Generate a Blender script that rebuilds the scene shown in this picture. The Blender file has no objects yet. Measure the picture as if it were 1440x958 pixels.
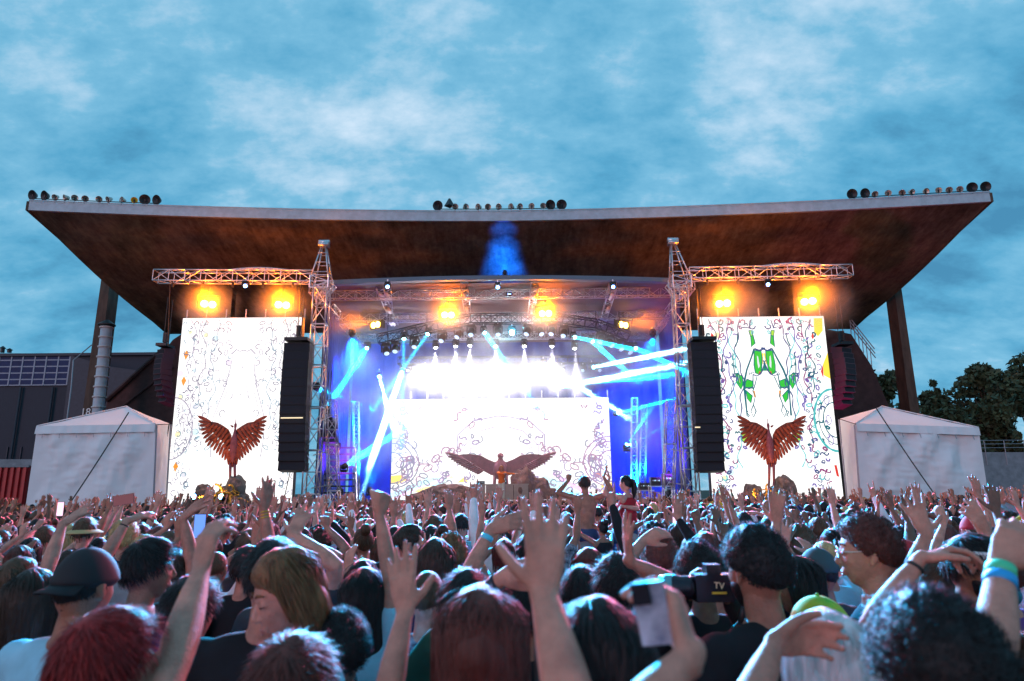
import bpy, bmesh, math, random
import numpy as np
from mathutils import Vector, Matrix, Euler, Quaternion
import mathutils.noise as mnoise
random.seed(11); RNG = np.random.default_rng(11)
SC = bpy.context.scene
COL = SC.collection
rad = math.radians

# ------------------------------------------------------------------ camera
CAM_Z = 1.95; PITCH = 12.4; ROLL = -0.55; FPX = 960.0
cam_d = bpy.data.cameras.new('camera'); cam = bpy.data.objects.new('camera', cam_d); COL.objects.link(cam)
cam_d.lens = 24.0; cam_d.sensor_width = 36.0; cam_d.clip_start = 0.05; cam_d.clip_end = 3000
CAM_M = Euler((rad(90 + PITCH), 0, 0)).to_matrix() @ Matrix.Rotation(rad(ROLL), 3, 'Z')
cam.matrix_world = Matrix.Translation((0, 0, CAM_Z)) @ CAM_M.to_4x4()
cam_d.dof.use_dof = True; cam_d.dof.focus_distance = 18.0; cam_d.dof.aperture_fstop = 3.2
SC.camera = cam
def at(px, py, Y):
    """the point of the place at depth Y (metres north of the viewer) on the sight line of a photo pixel"""
    d = CAM_M @ Vector(((px - 720) / FPX, (479 - py) / FPX, -1.0))
    t = Y / d.y
    return Vector((d.x * t, Y, CAM_Z + d.z * t))

# ------------------------------------------------------------------ render set-up
SC.view_settings.view_transform = 'Standard'; SC.view_settings.look = 'None'
SC.view_settings.exposure = 0.0; SC.view_settings.gamma = 1.0
SC.render.engine = 'CYCLES'
cy = SC.cycles
cy.max_bounces = 5; cy.diffuse_bounces = 2; cy.glossy_bounces = 2; cy.transmission_bounces = 3; cy.transparent_max_bounces = 6
cy.volume_bounces = 0; cy.use_denoising = True; cy.use_light_tree = True
cy.sample_clamp_indirect = 4.0; cy.sample_clamp_direct = 0.0
cy.caustics_reflective = False; cy.caustics_refractive = False

# ------------------------------------------------------------------ sky: dusk, broken cloud
SUN_EL, SUN_AZ = 9.0, 215.0
w = bpy.data.worlds.new('World'); SC.world = w; w.use_nodes = True
nt = w.node_tree; N = nt.nodes; L = nt.links
for n in list(N): N.remove(n)
def nn(t, **k):
    n = N.new(t)
    for a, b in k.items(): setattr(n, a, b)
    return n
out = nn('ShaderNodeOutputWorld'); bg = nn('ShaderNodeBackground'); bg.inputs[1].default_value = 0.14
sky = nn('ShaderNodeTexSky', sky_type='NISHITA'); sky.sun_disc = False
sky.sun_elevation = rad(SUN_EL); sky.sun_rotation = rad(SUN_AZ); sky.air_density = 1.0; sky.dust_density = 0.6; sky.ozone_density = 3.0
tc = nn('ShaderNodeTexCoord'); sep = nn('ShaderNodeSeparateXYZ'); L.new(tc.outputs['Generated'], sep.inputs[0])
def math_(op, a, b=None, cl=False):
    m = nn('ShaderNodeMath', operation=op); m.use_clamp = cl
    for i, v in enumerate((a, b)):
        if v is None: continue
        if isinstance(v, (int, float)): m.inputs[i].default_value = v
        else: L.new(v, m.inputs[i])
    return m.outputs[0]
zz = math_('ADD', math_('MAXIMUM', sep.outputs['Z'], 0.0), 0.42)
cx = math_('DIVIDE', sep.outputs['X'], zz); cyy = math_('DIVIDE', sep.outputs['Y'], zz)
cmb = nn('ShaderNodeCombineXYZ'); L.new(cx, cmb.inputs[0]); L.new(cyy, cmb.inputs[1]); cmb.inputs[2].default_value = 0.7
n1 = nn('ShaderNodeTexNoise'); n1.inputs['Scale'].default_value = 1.75; n1.inputs['Detail'].default_value = 7; n1.inputs['Roughness'].default_value = 0.56; n1.inputs['Distortion'].default_value = 0.2
L.new(cmb.outputs[0], n1.inputs['Vector'])
n2 = nn('ShaderNodeTexNoise'); n2.inputs['Scale'].default_value = 7.5; n2.inputs['Detail'].default_value = 8; n2.inputs['Roughness'].default_value = 0.6
mp = nn('ShaderNodeMapping'); mp.inputs['Scale'].default_value = (0.9, 1.3, 1); mp.inputs['Location'].default_value = (3.1, 1.7, 0)
L.new(cmb.outputs[0], mp.inputs['Vector']); L.new(mp.outputs[0], n2.inputs['Vector'])
mixf = math_('ADD', math_('MULTIPLY', n1.outputs[0], 0.58), math_('MULTIPLY', n2.outputs[0], 0.42))
ramp = nn('ShaderNodeValToRGB'); L.new(mixf, ramp.inputs[0])
cr = ramp.color_ramp; cr.elements[0].position = 0.37; cr.elements[0].color = (0.45, 1.95, 3.4, 1)
cr.elements[1].position = 0.655; cr.elements[1].color = (4.7, 6.0, 7.2, 1)
e = cr.elements.new(0.45); e.color = (0.75, 2.95, 4.7, 1)
e = cr.elements.new(0.53); e.color = (1.45, 3.8, 5.5, 1)
mx = nn('ShaderNodeMixRGB'); mx.blend_type = 'MIX'; mx.inputs[0].default_value = 0.93
L.new(sky.outputs[0], mx.inputs[1]); L.new(ramp.outputs[0], mx.inputs[2])
L.new(mx.outputs[0], bg.inputs[0]); L.new(bg.outputs[0], out.inputs[0])
sun_d = bpy.data.lights.new('sun', 'SUN'); sun_d.energy = 0.75; sun_d.angle = rad(25); sun_d.color = (1.0, 0.46, 0.52)
sun = bpy.data.objects.new('sun', sun_d); COL.objects.link(sun)
_sd = Vector((math.sin(rad(SUN_AZ)) * math.cos(rad(SUN_EL)), math.cos(rad(SUN_AZ)) * math.cos(rad(SUN_EL)), math.sin(rad(SUN_EL))))
sun.rotation_euler = (-_sd).to_track_quat('-Z', 'Y').to_euler()

# ------------------------------------------------------------------ helpers
def tag(o, label=None, cat=None, group=None, kind=None):
    if label: o['label'] = label
    if cat: o['category'] = cat
    if group: o['group'] = group
    if kind: o['kind'] = kind
    return o
def empty(name, loc=(0, 0, 0), rz=0.0, label=None, cat=None, group=None):
    o = bpy.data.objects.new(name, None); COL.objects.link(o); o.location = loc; o.rotation_euler = (0, 0, rz)
    o.empty_display_size = 0.2
    return tag(o, label, cat, group)
def copy_tree(o, parent=None):
    c = o.copy(); COL.objects.link(c)
    if parent is not None: c.parent = parent
    for ch in list(o.children): copy_tree(ch, c)
    return c
def light(name, kind, loc, target, energy, color, parent=None, **k):
    d = bpy.data.lights.new(name, kind); d.energy = energy; d.color = color
    for a, b in k.items(): setattr(d, a, b)
    o = bpy.data.objects.new(name, d); COL.objects.link(o)
    q = (Vector(target) - Vector(loc)).to_track_quat('-Z', 'Y')
    o.matrix_world = Matrix.Translation(loc) @ q.to_matrix().to_4x4()
    if parent is not None:
        bpy.context.view_layer.update() if False else None
        o.parent = parent; o.matrix_parent_inverse = (Matrix.Translation(parent.location) @ parent.rotation_euler.to_matrix().to_4x4()).inverted()
    return o
class MB:
    def __init__(s): s.v = []; s.f = []; s.m = []
    def add(s, vs, fs, mi=0):
        b = len(s.v); s.v += [tuple(p) for p in vs]; s.f += [tuple(i + b for i in q) for q in fs]; s.m += [mi] * len(fs); return s
    def box(s, c, d, R=None, mi=0):
        c = Vector(c); vs = []
        for i in range(8):
            p = Vector((d[0] / 2 * (1 if i & 1 else -1), d[1] / 2 * (1 if i & 2 else -1), d[2] / 2 * (1 if i & 4 else -1)))
            if R is not None: p = R @ p
            vs.append(c + p)
        return s.add(vs, [(0, 2, 3, 1), (4, 5, 7, 6), (0, 1, 5, 4), (2, 6, 7, 3), (0, 4, 6, 2), (1, 3, 7, 5)], mi)
    def tube(s, p, q, r, n=6, r2=None, mi=0, cap=True):
        p = Vector(p); q = Vector(q); r2 = r if r2 is None else r2; d = q - p
        if d.length < 1e-6: return s
        d.normalize(); a = d.orthogonal().normalized(); b = d.cross(a)
        vs = [p + (a * math.cos(t) + b * math.sin(t)) * r for t in [2 * math.pi * i / n for i in range(n)]]
        vs += [q + (a * math.cos(t) + b * math.sin(t)) * r2 for t in [2 * math.pi * i / n for i in range(n)]]
        fs = [(i, (i + 1) % n, n + (i + 1) % n, n + i) for i in range(n)]
        if cap: fs += [tuple(range(n - 1, -1, -1)), tuple(range(n, 2 * n))]
        return s.add(vs, fs, mi)
    def path(s, pts, r, n=6, mi=0):
        for a, b in zip(pts[:-1], pts[1:]): s.tube(a, b, r, n, mi=mi)
        return s
    def lathe(s, prof, n=16, M=None, mi=0):
        vs = []; k = len(prof)
        for (r, z) in prof:
            for i in range(n):
                t = 2 * math.pi * i / n; p = Vector((r * math.cos(t), r * math.sin(t), z)); vs.append(M @ p if M is not None else p)
        fs = [(j * n + i, j * n + (i + 1) % n, (j + 1) * n + (i + 1) % n, (j + 1) * n + i) for j in range(k - 1) for i in range(n)]
        if prof[0][0] > 1e-5: fs.append(tuple(range(n - 1, -1, -1)))
        if prof[-1][0] > 1e-5: fs.append(tuple(range((k - 1) * n, k * n)))
        return s.add(vs, fs, mi)
    def prism(s, poly, off, mi=0):
        """poly: 3-D points of one face, off: vector it is extruded by"""
        n = len(poly); off = Vector(off); vs = [Vector(p) for p in poly] + [Vector(p) + off for p in poly]
        fs = [tuple(range(n - 1, -1, -1)), tuple(range(n, 2 * n))] + [(i, (i + 1) % n, n + (i + 1) % n, n + i) for i in range(n)]
        return s.add(vs, fs, mi)
    def build(s, name, mat, parent=None, smooth=False, loc=None, world=True):
        me = bpy.data.meshes.new(name)
        off = Vector((0, 0, 0))
        vs = s.v
        if parent is not None and world:     # vertices were given in world space: bring them into the parent's space
            Mi = Matrix.Identity(4); p_ = parent
            while p_ is not None: Mi = Mi @ (Matrix.Translation(p_.location) @ p_.rotation_euler.to_matrix().to_4x4()).inverted(); p_ = p_.parent
            vs = [tuple(Mi @ Vector(p)) for p in vs]
        elif parent is None and loc is not None:
            off = Vector(loc); vs = [tuple(Vector(p) - off) for p in vs]
        me.from_pydata(vs, [], s.f)
        for m in (mat if isinstance(mat, (list, tuple)) else [mat]): me.materials.append(m)
        me.polygons.foreach_set('material_index', s.m)
        if smooth: me.polygons.foreach_set('use_smooth', [True] * len(me.polygons))
        me.update()
        o = bpy.data.objects.new(name, me); COL.objects.link(o)
        if parent is not None: o.parent = parent
        else: o.location = off
        return o
def mesh_np(name, V, F, mats, smooth=True, mi=None, flip=False):
    me = bpy.data.meshes.new(name); V = np.asarray(V, np.float32); F = np.asarray(F, np.int32)
    if flip: F = F[:, ::-1]
    k = F.shape[1]
    me.vertices.add(len(V)); me.vertices.foreach_set('co', V.ravel())
    me.loops.add(F.size); me.loops.foreach_set('vertex_index', F.ravel())
    me.polygons.add(len(F)); me.polygons.foreach_set('loop_start', np.arange(0, F.size, k, dtype=np.int32))
    if smooth: me.polygons.foreach_set('use_smooth', np.ones(len(F), bool))
    if mi is not None: me.polygons.foreach_set('material_index', np.asarray(mi, np.int32))
    for m in mats: me.materials.append(m)
    me.update(calc_edges=True); me.validate()
    return me
def link(name, me, parent=None):
    o = bpy.data.objects.new(name, me); COL.objects.link(o)
    if parent is not None: o.parent = parent
    return o

# ------------------------------------------------------------------ materials
MATS = {}
def mat(name, color, rough=0.6, metal=0.0, noise=0.0, nscale=8.0, bump=0.0, bscale=30.0, c2=None, stretch=(1, 1, 1), spec=0.5, coat=0.0, sheen=0.0, trans=0.0):
    if name in MATS: return MATS[name]
    m = bpy.data.materials.new(name); m.use_nodes = True; t = m.node_tree; b = t.nodes['Principled BSDF']
    b.inputs['Roughness'].default_value = rough; b.inputs['Metallic'].default_value = metal
    b.inputs['Specular IOR Level'].default_value = spec; b.inputs['Coat Weight'].default_value = coat; b.inputs['Sheen Weight'].default_value = sheen
    b.inputs['Base Color'].default_value = (*color, 1)
    if noise or bump or c2 is not None:
        co = t.nodes.new('ShaderNodeTexCoord'); ma = t.nodes.new('ShaderNodeMapping'); ma.inputs['Scale'].default_value = stretch
        t.links.new(co.outputs['Object'], ma.inputs['Vector'])
    if noise or c2 is not None:
        n = t.nodes.new('ShaderNodeTexNoise'); n.inputs['Scale'].default_value = nscale; n.inputs['Detail'].default_value = 6; n.inputs['Roughness'].default_value = 0.6
        t.links.new(ma.outputs[0], n.inputs['Vector'])
        r = t.nodes.new('ShaderNodeValToRGB'); t.links.new(n.outputs[0], r.inputs[0])
        r.color_ramp.elements[0].position = 0.34; r.color_ramp.elements[1].position = 0.66
        ca = tuple(x * (1 - noise) for x in color); cb = c2 if c2 is not None else tuple(min(1, x * (1 + noise)) for x in color)
        r.color_ramp.elements[0].color = (*ca, 1); r.color_ramp.elements[1].color = (*cb, 1)
        t.links.new(r.outputs[0], b.inputs['Base Color'])
    if bump:
        n = t.nodes.new('ShaderNodeTexNoise'); n.inputs['Scale'].default_value = bscale; n.inputs['Detail'].default_value = 5
        t.links.new(ma.outputs[0], n.inputs['Vector'])
        bp = t.nodes.new('ShaderNodeBump'); bp.inputs['Strength'].default_value = bump; bp.inputs['Distance'].default_value = 0.02
        t.links.new(n.outputs[0], bp.inputs['Height']); t.links.new(bp.outputs[0], b.inputs['Normal'])
    MATS[name] = m
    return m
def emit(name, color, strength, sampled=False):
    if name in MATS: return MATS[name]
    m = bpy.data.materials.new(name); m.use_nodes = True; t = m.node_tree
    b = t.nodes['Principled BSDF']; b.inputs['Base Color'].default_value = (0.02, 0.02, 0.02, 1)
    b.inputs['Emission Color'].default_value = (*color, 1); b.inputs['Emission Strength'].default_value = strength
    b.inputs['Roughness'].default_value = 0.4
    m.cycles.emission_sampling = 'FRONT' if sampled else 'NONE'
    MATS[name] = m
    return m
M_black = mat('black metal', (0.018, 0.018, 0.021), 0.45, 0.3, 0.3, 20)
M_alu = mat('aluminium truss', (0.62, 0.62, 0.66), 0.35, 0.75, 0.15, 12)
M_blacktruss = mat('black truss', (0.03, 0.03, 0.04), 0.45, 0.4)
M_cable = mat('black cable', (0.02, 0.02, 0.02), 0.6)
# ================================================================== the place: ground, stands, roof, trees
M_ground = mat('worn turf', (0.035, 0.05, 0.02), 0.95, 0, 0.5, 0.8, 0.6, 30, c2=(0.06, 0.055, 0.035))
g = MB(); g.add([(-400, -60, 0), (400, -60, 0), (400, 900, 0), (-400, 900, 0)], [(0, 1, 2, 3)])
tag(g.build('ground', M_ground), kind='structure')

# ---- concrete canopy roof of the stadium stand
def roof_mat():
    m = bpy.data.materials.new('board-marked concrete'); m.use_nodes = True; t = m.node_tree; b = t.nodes['Principled BSDF']; b.inputs['Roughness'].default_value = 0.85
    co = t.nodes.new('ShaderNodeTexCoord')
    def noise(scale, st, det=6, rough=.6):
        ma = t.nodes.new('ShaderNodeMapping'); ma.inputs['Scale'].default_value = st; ma.inputs['Rotation'].default_value = (0, 0, .12)
        t.links.new(co.outputs['Object'], ma.inputs[0]); n = t.nodes.new('ShaderNodeTexNoise'); n.inputs['Scale'].default_value = scale; n.inputs['Detail'].default_value = det; n.inputs['Roughness'].default_value = rough
        t.links.new(ma.outputs[0], n.inputs['Vector']); return n.outputs[0]
    a = noise(.55, (1, .8, 1), 8, .68); b2 = noise(1.4, (2.4, .22, 1), 5); c = noise(5, (1, .6, 1), 4)
    def mt(op, x, y):
        n = t.nodes.new('ShaderNodeMath'); n.operation = op
        for i, v in enumerate((x, y)):
            if isinstance(v, (int, float)): n.inputs[i].default_value = v
            else: t.links.new(v, n.inputs[i])
        return n.outputs[0]
    f = mt('ADD', mt('MULTIPLY', a, .56), mt('ADD', mt('MULTIPLY', b2, .24), mt('MULTIPLY', c, .20)))
    r = t.nodes.new('ShaderNodeValToRGB'); t.links.new(f, r.inputs[0])
    r.color_ramp.elements[0].position = .38; r.color_ramp.elements[0].color = (.045, .030, .020, 1)
    r.color_ramp.elements[1].position = .64; r.color_ramp.elements[1].color = (.26, .20, .14, 1)
    e = r.color_ramp.elements.new(.5); e.color = (.13, .098, .068, 1)
    t.links.new(r.outputs[0], b.inputs['Base Color'])
    bp = t.nodes.new('ShaderNodeBump'); bp.inputs['Strength'].default_value = .25; bp.inputs['Distance'].default_value = .04
    t.links.new(b2, bp.inputs['Height']); t.links.new(bp.outputs[0], b.inputs['Normal'])
    return m
M_roof = roof_mat()
M_fascia = mat('grey fascia', (0.42, 0.50, 0.56), 0.6, 0, .12, 3, .2, 8)
M_column = mat('brown concrete column', (0.085, 0.05, 0.035), 0.8, 0, .35, 3, .3, 15, stretch=(1, 1, .3))
roof = empty('stadium_roof', (0, 36, 0), label='huge brown concrete canopy with a pale curved front edge spreading over the stage', cat='stadium roof')
FY, BY = 33.0, 46.5
NX = 44
tipL = at(42, 296, FY); tipR = at(1391, 284, FY); mid = at(705, 311, FY)
bL = at(238, 470, BY); bR = at(1197, 463, BY)
fr = []; bk = []
for i in range(NX + 1):
    u = i / NX; x = tipL.x + (tipR.x - tipL.x) * u; zl = tipL.z + (tipR.z - tipL.z) * u; um = (mid.x - tipL.x) / (tipR.x - tipL.x)
    sag = (tipL.z + (tipR.z - tipL.z) * um) - mid.z
    t_ = (u - um) / (um if u < um else 1 - um); fr.append(Vector((x, FY, zl - sag * (1 - abs(t_) ** 1.7))))
    bk.append(Vector((bL.x + (bR.x - bL.x) * u, BY, bL.z + (bR.z - bL.z) * u)))
NYR = 10; V = []; F = []
for i in range(NX + 1):
    for j in range(NYR + 1): V.append(fr[i].lerp(bk[i], j / NYR) + Vector((0, 0, -.35 * math.sin(math.pi * j / NYR))))
for i in range(NX):
    for j in range(NYR): a = i * (NYR + 1) + j; F.append((a, a + 1, a + NYR + 2, a + NYR + 1))
m_ = MB(); m_.add(V, F); o = m_.build('soffit', M_roof, roof, True)
V = []; F = []
for i in range(NX + 1):
    V.append(fr[i] + Vector((0, .02, .50))); V.append(bk[i] + Vector((0, 0, .5)))
for i in range(NX): F.append((2 * i, 2 * i + 2, 2 * i + 3, 2 * i + 1))
m_ = MB(); m_.add(V, F); m_.build('roof_deck', M_column, roof)
m_ = MB()
for i in range(NX):
    a, b = fr[i], fr[i + 1]
    m_.add([a + Vector((0, -.12, -.03)), b + Vector((0, -.12, -.03)), b + Vector((0, -.12, .46)), a + Vector((0, -.12, .46)), a + Vector((0, .05, -.03)), b + Vector((0, .05, -.03)), b + Vector((0, .05, .46)), a + Vector((0, .05, .46))],
           [(0, 1, 2, 3), (5, 4, 7, 6), (3, 2, 6, 7), (1, 0, 4, 5)])
m_.build('fascia', M_fascia, roof)
m_ = MB()
for i in range(NX):
    a, b = fr[i], fr[i + 1]; m_.tube(a + Vector((0, -.15, .50)), b + Vector((0, -.15, .50)), .04, 6)
m_.build('gutter', M_fascia, roof)
for s, f0, b0 in ((-1, fr[0], bk[0]), (1, fr[-1], bk[-1])):
    m_ = MB(); m_.prism([f0 + Vector((0, -.12, -.03)), f0 + Vector((0, -.12, .46)), b0 + Vector((0, 0, .5)), b0 + Vector((0, 0, -.03))], (s * .15, 0, 0)); m_.build('side_fascia', M_column, roof)
# small flood cans under the roof (white bells)
M_can = mat('white lamp housing', (0.55, 0.55, 0.55), 0.5)
for k, (px, py, Y) in enumerate(((288, 328, 35.0), (497, 331, 35.0), (708, 331, 35.0), (922, 328, 35.0), (1159, 321, 35.0))):
    p = at(px, py, Y); e_ = empty('soffit_lamp', p, 0, ['white bell lamp under the canopy above the smooth white screen', 'white bell lamp under the canopy just past the pale screen truss tower', 'white bell lamp under the middle of the canopy in the blue glow', 'white bell lamp under the canopy beside the green screen truss tower', 'white bell lamp under the canopy above the green patterned screen'][k], 'lamp', 'bell lamps under the canopy')
    m_ = MB(); m_.lathe([(.09, .28), (.10, .16), (.14, .02), (.20, -.16), (.19, -.17), (.12, 0), (.0, .05)], 14, Matrix.Translation(p)); m_.build('lamp_shade', M_can, e_, True)
    ztop = fr[int((p.x - tipL.x) / (tipR.x - tipL.x) * NX)].z
    m_ = MB(); m_.tube(p + Vector((0, 0, .27)), p + Vector((0, 0, .75)), .045, 8); m_.build('stem', M_black, e_)

# ---- banks of floodlights on the fascia
M_refl = mat('floodlight reflector', (0.5, 0.47, 0.42), 0.35, 0.5)
M_darkrefl = mat('dark floodlight shell', (0.02, 0.022, 0.026), 0.5)
def fasc(px):
    best = min(range(len(fr)), key=lambda i: abs(pix(fr[i])[0] - px)); return best
def pix(p):
    v = CAM_M.transposed() @ (Vector(p) - Vector((0, 0, CAM_Z))); return 720 + FPX * v.x / -v.z, 479 - FPX * v.y / -v.z
def fpoint(px, dz):
    lo, hi = 0, 1
    pts = [(pix(p)[0], p) for p in fr]
    for (xa, a), (xb, b) in zip(pts[:-1], pts[1:]):
        if xa <= px <= xb: return a.lerp(b, (px - xa) / (xb - xa)) + Vector((0, -.1, dz))
    return (fr[0] if px < pts[0][0] else fr[-1]) + Vector((0, -.1, dz))
def flood(bank, c, r, aim, dark, n=14):
    q = Vector(aim).to_track_quat('Z', 'Y').to_matrix().to_4x4(); M = Matrix.Translation(c) @ q
    m = MB(); m.lathe([(.05 * r / .2, -.20), (.09 * r / .2, -.18), (r * .75, -.06), (r, .04), (r, .06), (r * .92, .05), (r * .6, -.04), (0, -.09)], n, M)
    o = m.build('floodlight', M_darkrefl if dark else M_refl, bank, True)
    b = MB(); b.tube(c + Vector((0, 0, -.02)), Vector((c.x, c.y, c.z - .30)), .018, 5); b.box(c + Vector((0, 0, -.02)), (.05, .05, .12)); b.build('bracket', M_black, bank)
banks = [([(45, 1), (62, 1), (77, 0), (91, 0), (104, 0), (119, 0), (139, 0), (152, 0), (171, 0), (188, 2), (203, 1), (220, 1)], 'floodlight bank on the roof corner above the dark building, one lamp yellow'),
         ([(616, 1), (632, 3), (640, 0), (655, 0), (673, 0), (686, 0), (702, 0), (719, 0), (731, 0), (748, 0), (764, 0), (774, 1), (790, 1)], 'floodlight bank on the middle of the roof edge'),
         ([(1199, 1), (1217, 1), (1231, 0), (1250, 0), (1270, 0), (1283, 0), (1303, 0), (1321, 0), (1336, 0), (1351, 0), (1368, 1), (1387, 1)], 'floodlight bank on the roof corner above the trees')]
M_yel = mat('yellow lamp cover', (0.75, 0.48, 0.03), 0.5)
rf = random.Random(4)
for lst, lab in banks:
    b0 = fpoint(lst[len(lst) // 2][0], .46); bank = empty('floodlight_bank', b0, 0, lab, 'floodlights', 'floodlight banks on the roof edge')
    r_ = MB(); pts = [fpoint(px, .62) for px, _ in lst]; r_.path(pts, .025, 6)
    for p in pts[::2]: r_.tube(p, p - Vector((0, 0, .2)), .02, 5)
    r_.build('rail', M_black, bank)
    for px, k in lst:
        c = fpoint(px, .80)
        if k == 1: flood(bank, c, .27, (rf.uniform(-.6, .6), -1, -.25), True, 18)
        elif k == 3:
            m_ = MB(); m_.lathe([(.28, -.12), (.05, .30), (0, .32)], 4, Matrix.Translation(c + Vector((0, 0, .1)))); m_.build('horn', M_darkrefl, bank)
        else:
            flood(bank, c - Vector((0, 0, .06)), .17, (rf.uniform(-1, 1), -1, rf.uniform(-.8, .1)), False)
            if k == 2: bank.children[-2].data.materials[0] = M_yel

# ---- leaning columns
def column(p0, p1, w0, w1, Y, lab):
    a = at(*p0, Y); b = at(*p1, Y); b = b + (b - a) * ((a.z - 0) / (a.z - b.z) - 1); m = MB()
    s = Y / 960
    m.prism([a + Vector((-w0 * s / 2, 0, 0)), a + Vector((w0 * s / 2, 0, .1)), b + Vector((w1 * s / 2 * 1.15, 0, 0)), b + Vector((-w1 * s / 2 * 1.15, 0, 0))], (0, 1.1, 0))
    o = m.build('roof_column', M_column, None, loc=b); return tag(o, lab, 'column', 'columns carrying the canopy')
colL = column((151, 375), (124, 580), 13, 16, 42, 'brown tapered column carrying the canopy beside the ribbed grey duct')
colR = column((1258, 372), (1286, 575), 10, 13, 42, 'dark tapered column carrying the canopy in front of the trees')
fc = bpy.data.curves.new('number_sign', 'FONT'); fc.body = '18'; fc.size = .62; fc.extrude = .01; fc.align_x = 'CENTER'
fo = bpy.data.objects.new('number_tmp', fc); COL.objects.link(fo); dgx = bpy.context.evaluated_depsgraph_get(); dgx.update()
me = bpy.data.meshes.new_from_object(fo.evaluated_get(dgx)); bpy.data.objects.remove(fo); me.materials.clear(); me.materials.append(mat('white paint', (.8, .8, .8), .6))
o = link('number', me, colL); p = at(120, 584, 41.97); o.matrix_parent_inverse = Matrix.Translation(-colL.location); o.location = p; o.rotation_euler = (rad(90), 0, 0)
# ribbed duct beside the column
d0 = at(150, 460, 41.4); d1 = at(138, 578, 41.4); d1 = d1 + (d1 - d0) * .9
duct = empty('ribbed_duct', d1, 0, 'pale grey ribbed ventilation duct standing beside the brown column', 'duct')
m_ = MB(); m_.tube(d0, d1, .33, 16); m_.build('pipe', M_fascia, duct, True)
rr_ = None
for k in range(16):
    p = d0.lerp(d1, k / 16); m_ = MB(); m_.tube(p, p + (d1 - d0).normalized() * .09, .40, 16); m_.build('collar', M_can, duct, True)
m_ = MB(); m_.lathe([(.5, 0), (.5, .06), (.1, .35), (0, .36)], 16, Matrix.Translation(d0 + Vector((0, 0, .1)))); m_.build('cowl', M_black, duct)

# ---- grandstand tiers below the canopy: dark wedges that show either side of the stage
M_stand = mat('dark stand cladding', (0.06, 0.03, 0.03), .8, 0, .3, 2)
M_rail = mat('galvanised rail', (0.35, 0.36, 0.4), .5, .5)
def wedge(poly, Y, dep, lab, name='grandstand'):
    pts = [at(x, y, Y) for x, y in poly]; base = Vector((sum(p.x for p in pts) / len(pts), Y, 0))
    e_ = empty(name, base, 0, lab, 'grandstand', 'grandstand wings'); return e_, pts
e_, pts = wedge([(243, 478), (232, 492), (150, 566), (130, 720), (300, 720), (300, 440)], 45, 3, 'dark raked grandstand wing rising behind the white tent next to the duct')
m_ = MB(); m_.prism(pts, (0, 6, 0)); m_.build('side_wall', M_stand, e_)
m_ = MB(); m_.tube(pts[1] + Vector((0, -.1, .1)), pts[2] + Vector((0, -.1, .1)), .14, 6); m_.tube(pts[1] + Vector((.7, -.1, -1.2)), pts[2] + Vector((.9, -.1, -.5)), .07, 6); m_.build('raker_beam', M_stand, e_)
e_, pts = wedge([(1100, 450), (1197, 470), (1226, 515), (1262, 600), (1262, 720), (1100, 720)], 45, 3, 'dark raked grandstand wing with stair railings behind the tent beside the trees')
m_ = MB(); m_.prism([pts[0], pts[5], pts[4], pts[3], pts[2], pts[1]], (0, 6, 0)); m_.build('side_wall', M_stand, e_)
for dz in (.55, .85, 1.15):
    m_ = MB(); m_.tube(pts[1] + Vector((0, -.05, dz)), pts[2] + Vector((.3, -.05, dz)), .035, 6); m_.build('rail', M_rail, e_)
for k in range(6):
    p = pts[1].lerp(pts[2], k / 5); m_ = MB(); m_.tube(p, p + Vector((0, -.05, 1.2)), .03, 5); m_.build('rail_post', M_rail, e_)

# ---- dark building with a grid of panes
M_bld = mat('dark ribbed cladding', (0.018, 0.024, 0.040), .7, 0, .25, 6, .4, 6, stretch=(8, 1, .2))
M_bld2 = mat('slate roof', (0.022, 0.032, 0.050), .6, 0, .2, 3)
M_pane = mat('dark glass', (0.008, 0.03, 0.10), .5, .0, .2, 1.5, spec=.15)
YB = 75.0
bld = empty('dark_building', (at(60, 600, YB).x, YB, 0), 0, 'long dark building with a glazed grid behind the duct and the column', 'building')
def P_(x, y, Y=YB): return at(x, y, Y)
m_ = MB(); a, b = P_(-260, 497), P_(250, 497); m_.prism([(a.x, YB, 0), (b.x, YB, 0), (b.x, YB, b.z), (a.x, YB, a.z)], (0, 22, 0)); m_.build('wall', M_bld, bld)
m_ = MB(); a, b = P_(-262, 495, YB - .4), P_(252, 495, YB - .4); m_.prism([(a.x, YB - .4, b.z - .3), (b.x, YB - .4, b.z - .3), (b.x, YB - .4, b.z), (a.x, YB - .4, b.z)], (0, 23, 0)); m_.build('roof_edge', M_bld2, bld)
xs = [P_(x, 520).x for x in (-85, -68, -51, -34, -17, -1, 16, 32, 49, 65, 82, 98)]; zs = [P_(40, y).z for y in (499, 507, 516, 525, 534, 542)]
for i in range(len(xs) - 1):
    for j in range(len(zs) - 1):
        m_ = MB(); m_.box(((xs[i] + xs[i + 1]) / 2, YB - .12, (zs[j] + zs[j + 1]) / 2), (xs[i + 1] - xs[i] - .14, .08, abs(zs[j] - zs[j + 1]) - .12)); m_.build('pane', M_pane, bld)
m_ = MB()
for x in xs: m_.box((x, YB - .13, (zs[0] + zs[-1]) / 2), (.14, .16, abs(zs[0] - zs[-1]) + .1))
for z in zs: m_.box(((xs[0] + xs[-1]) / 2, YB - .10, z), (xs[-1] - xs[0], .14, .12))
m_.build('glazing_frame', mat('grey glazing bar', (.25, .30, .38), .5), bld)
m_ = MB(); a, b = P_(100, 500, YB - 3), P_(235, 560, YB - 3); m_.prism([(a.x, YB - 3, a.z), (P_(88, 600, YB - 3).x, YB - 3, 0), (b.x, YB - 3, 0), (b.x, YB - 3, b.z + 2.5), (P_(150, 515, YB - 3).x, YB - 3, P_(150, 515, YB - 3).z)], (0, 2.9, 0)); m_.build('annexe', M_bld2, bld)
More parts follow.
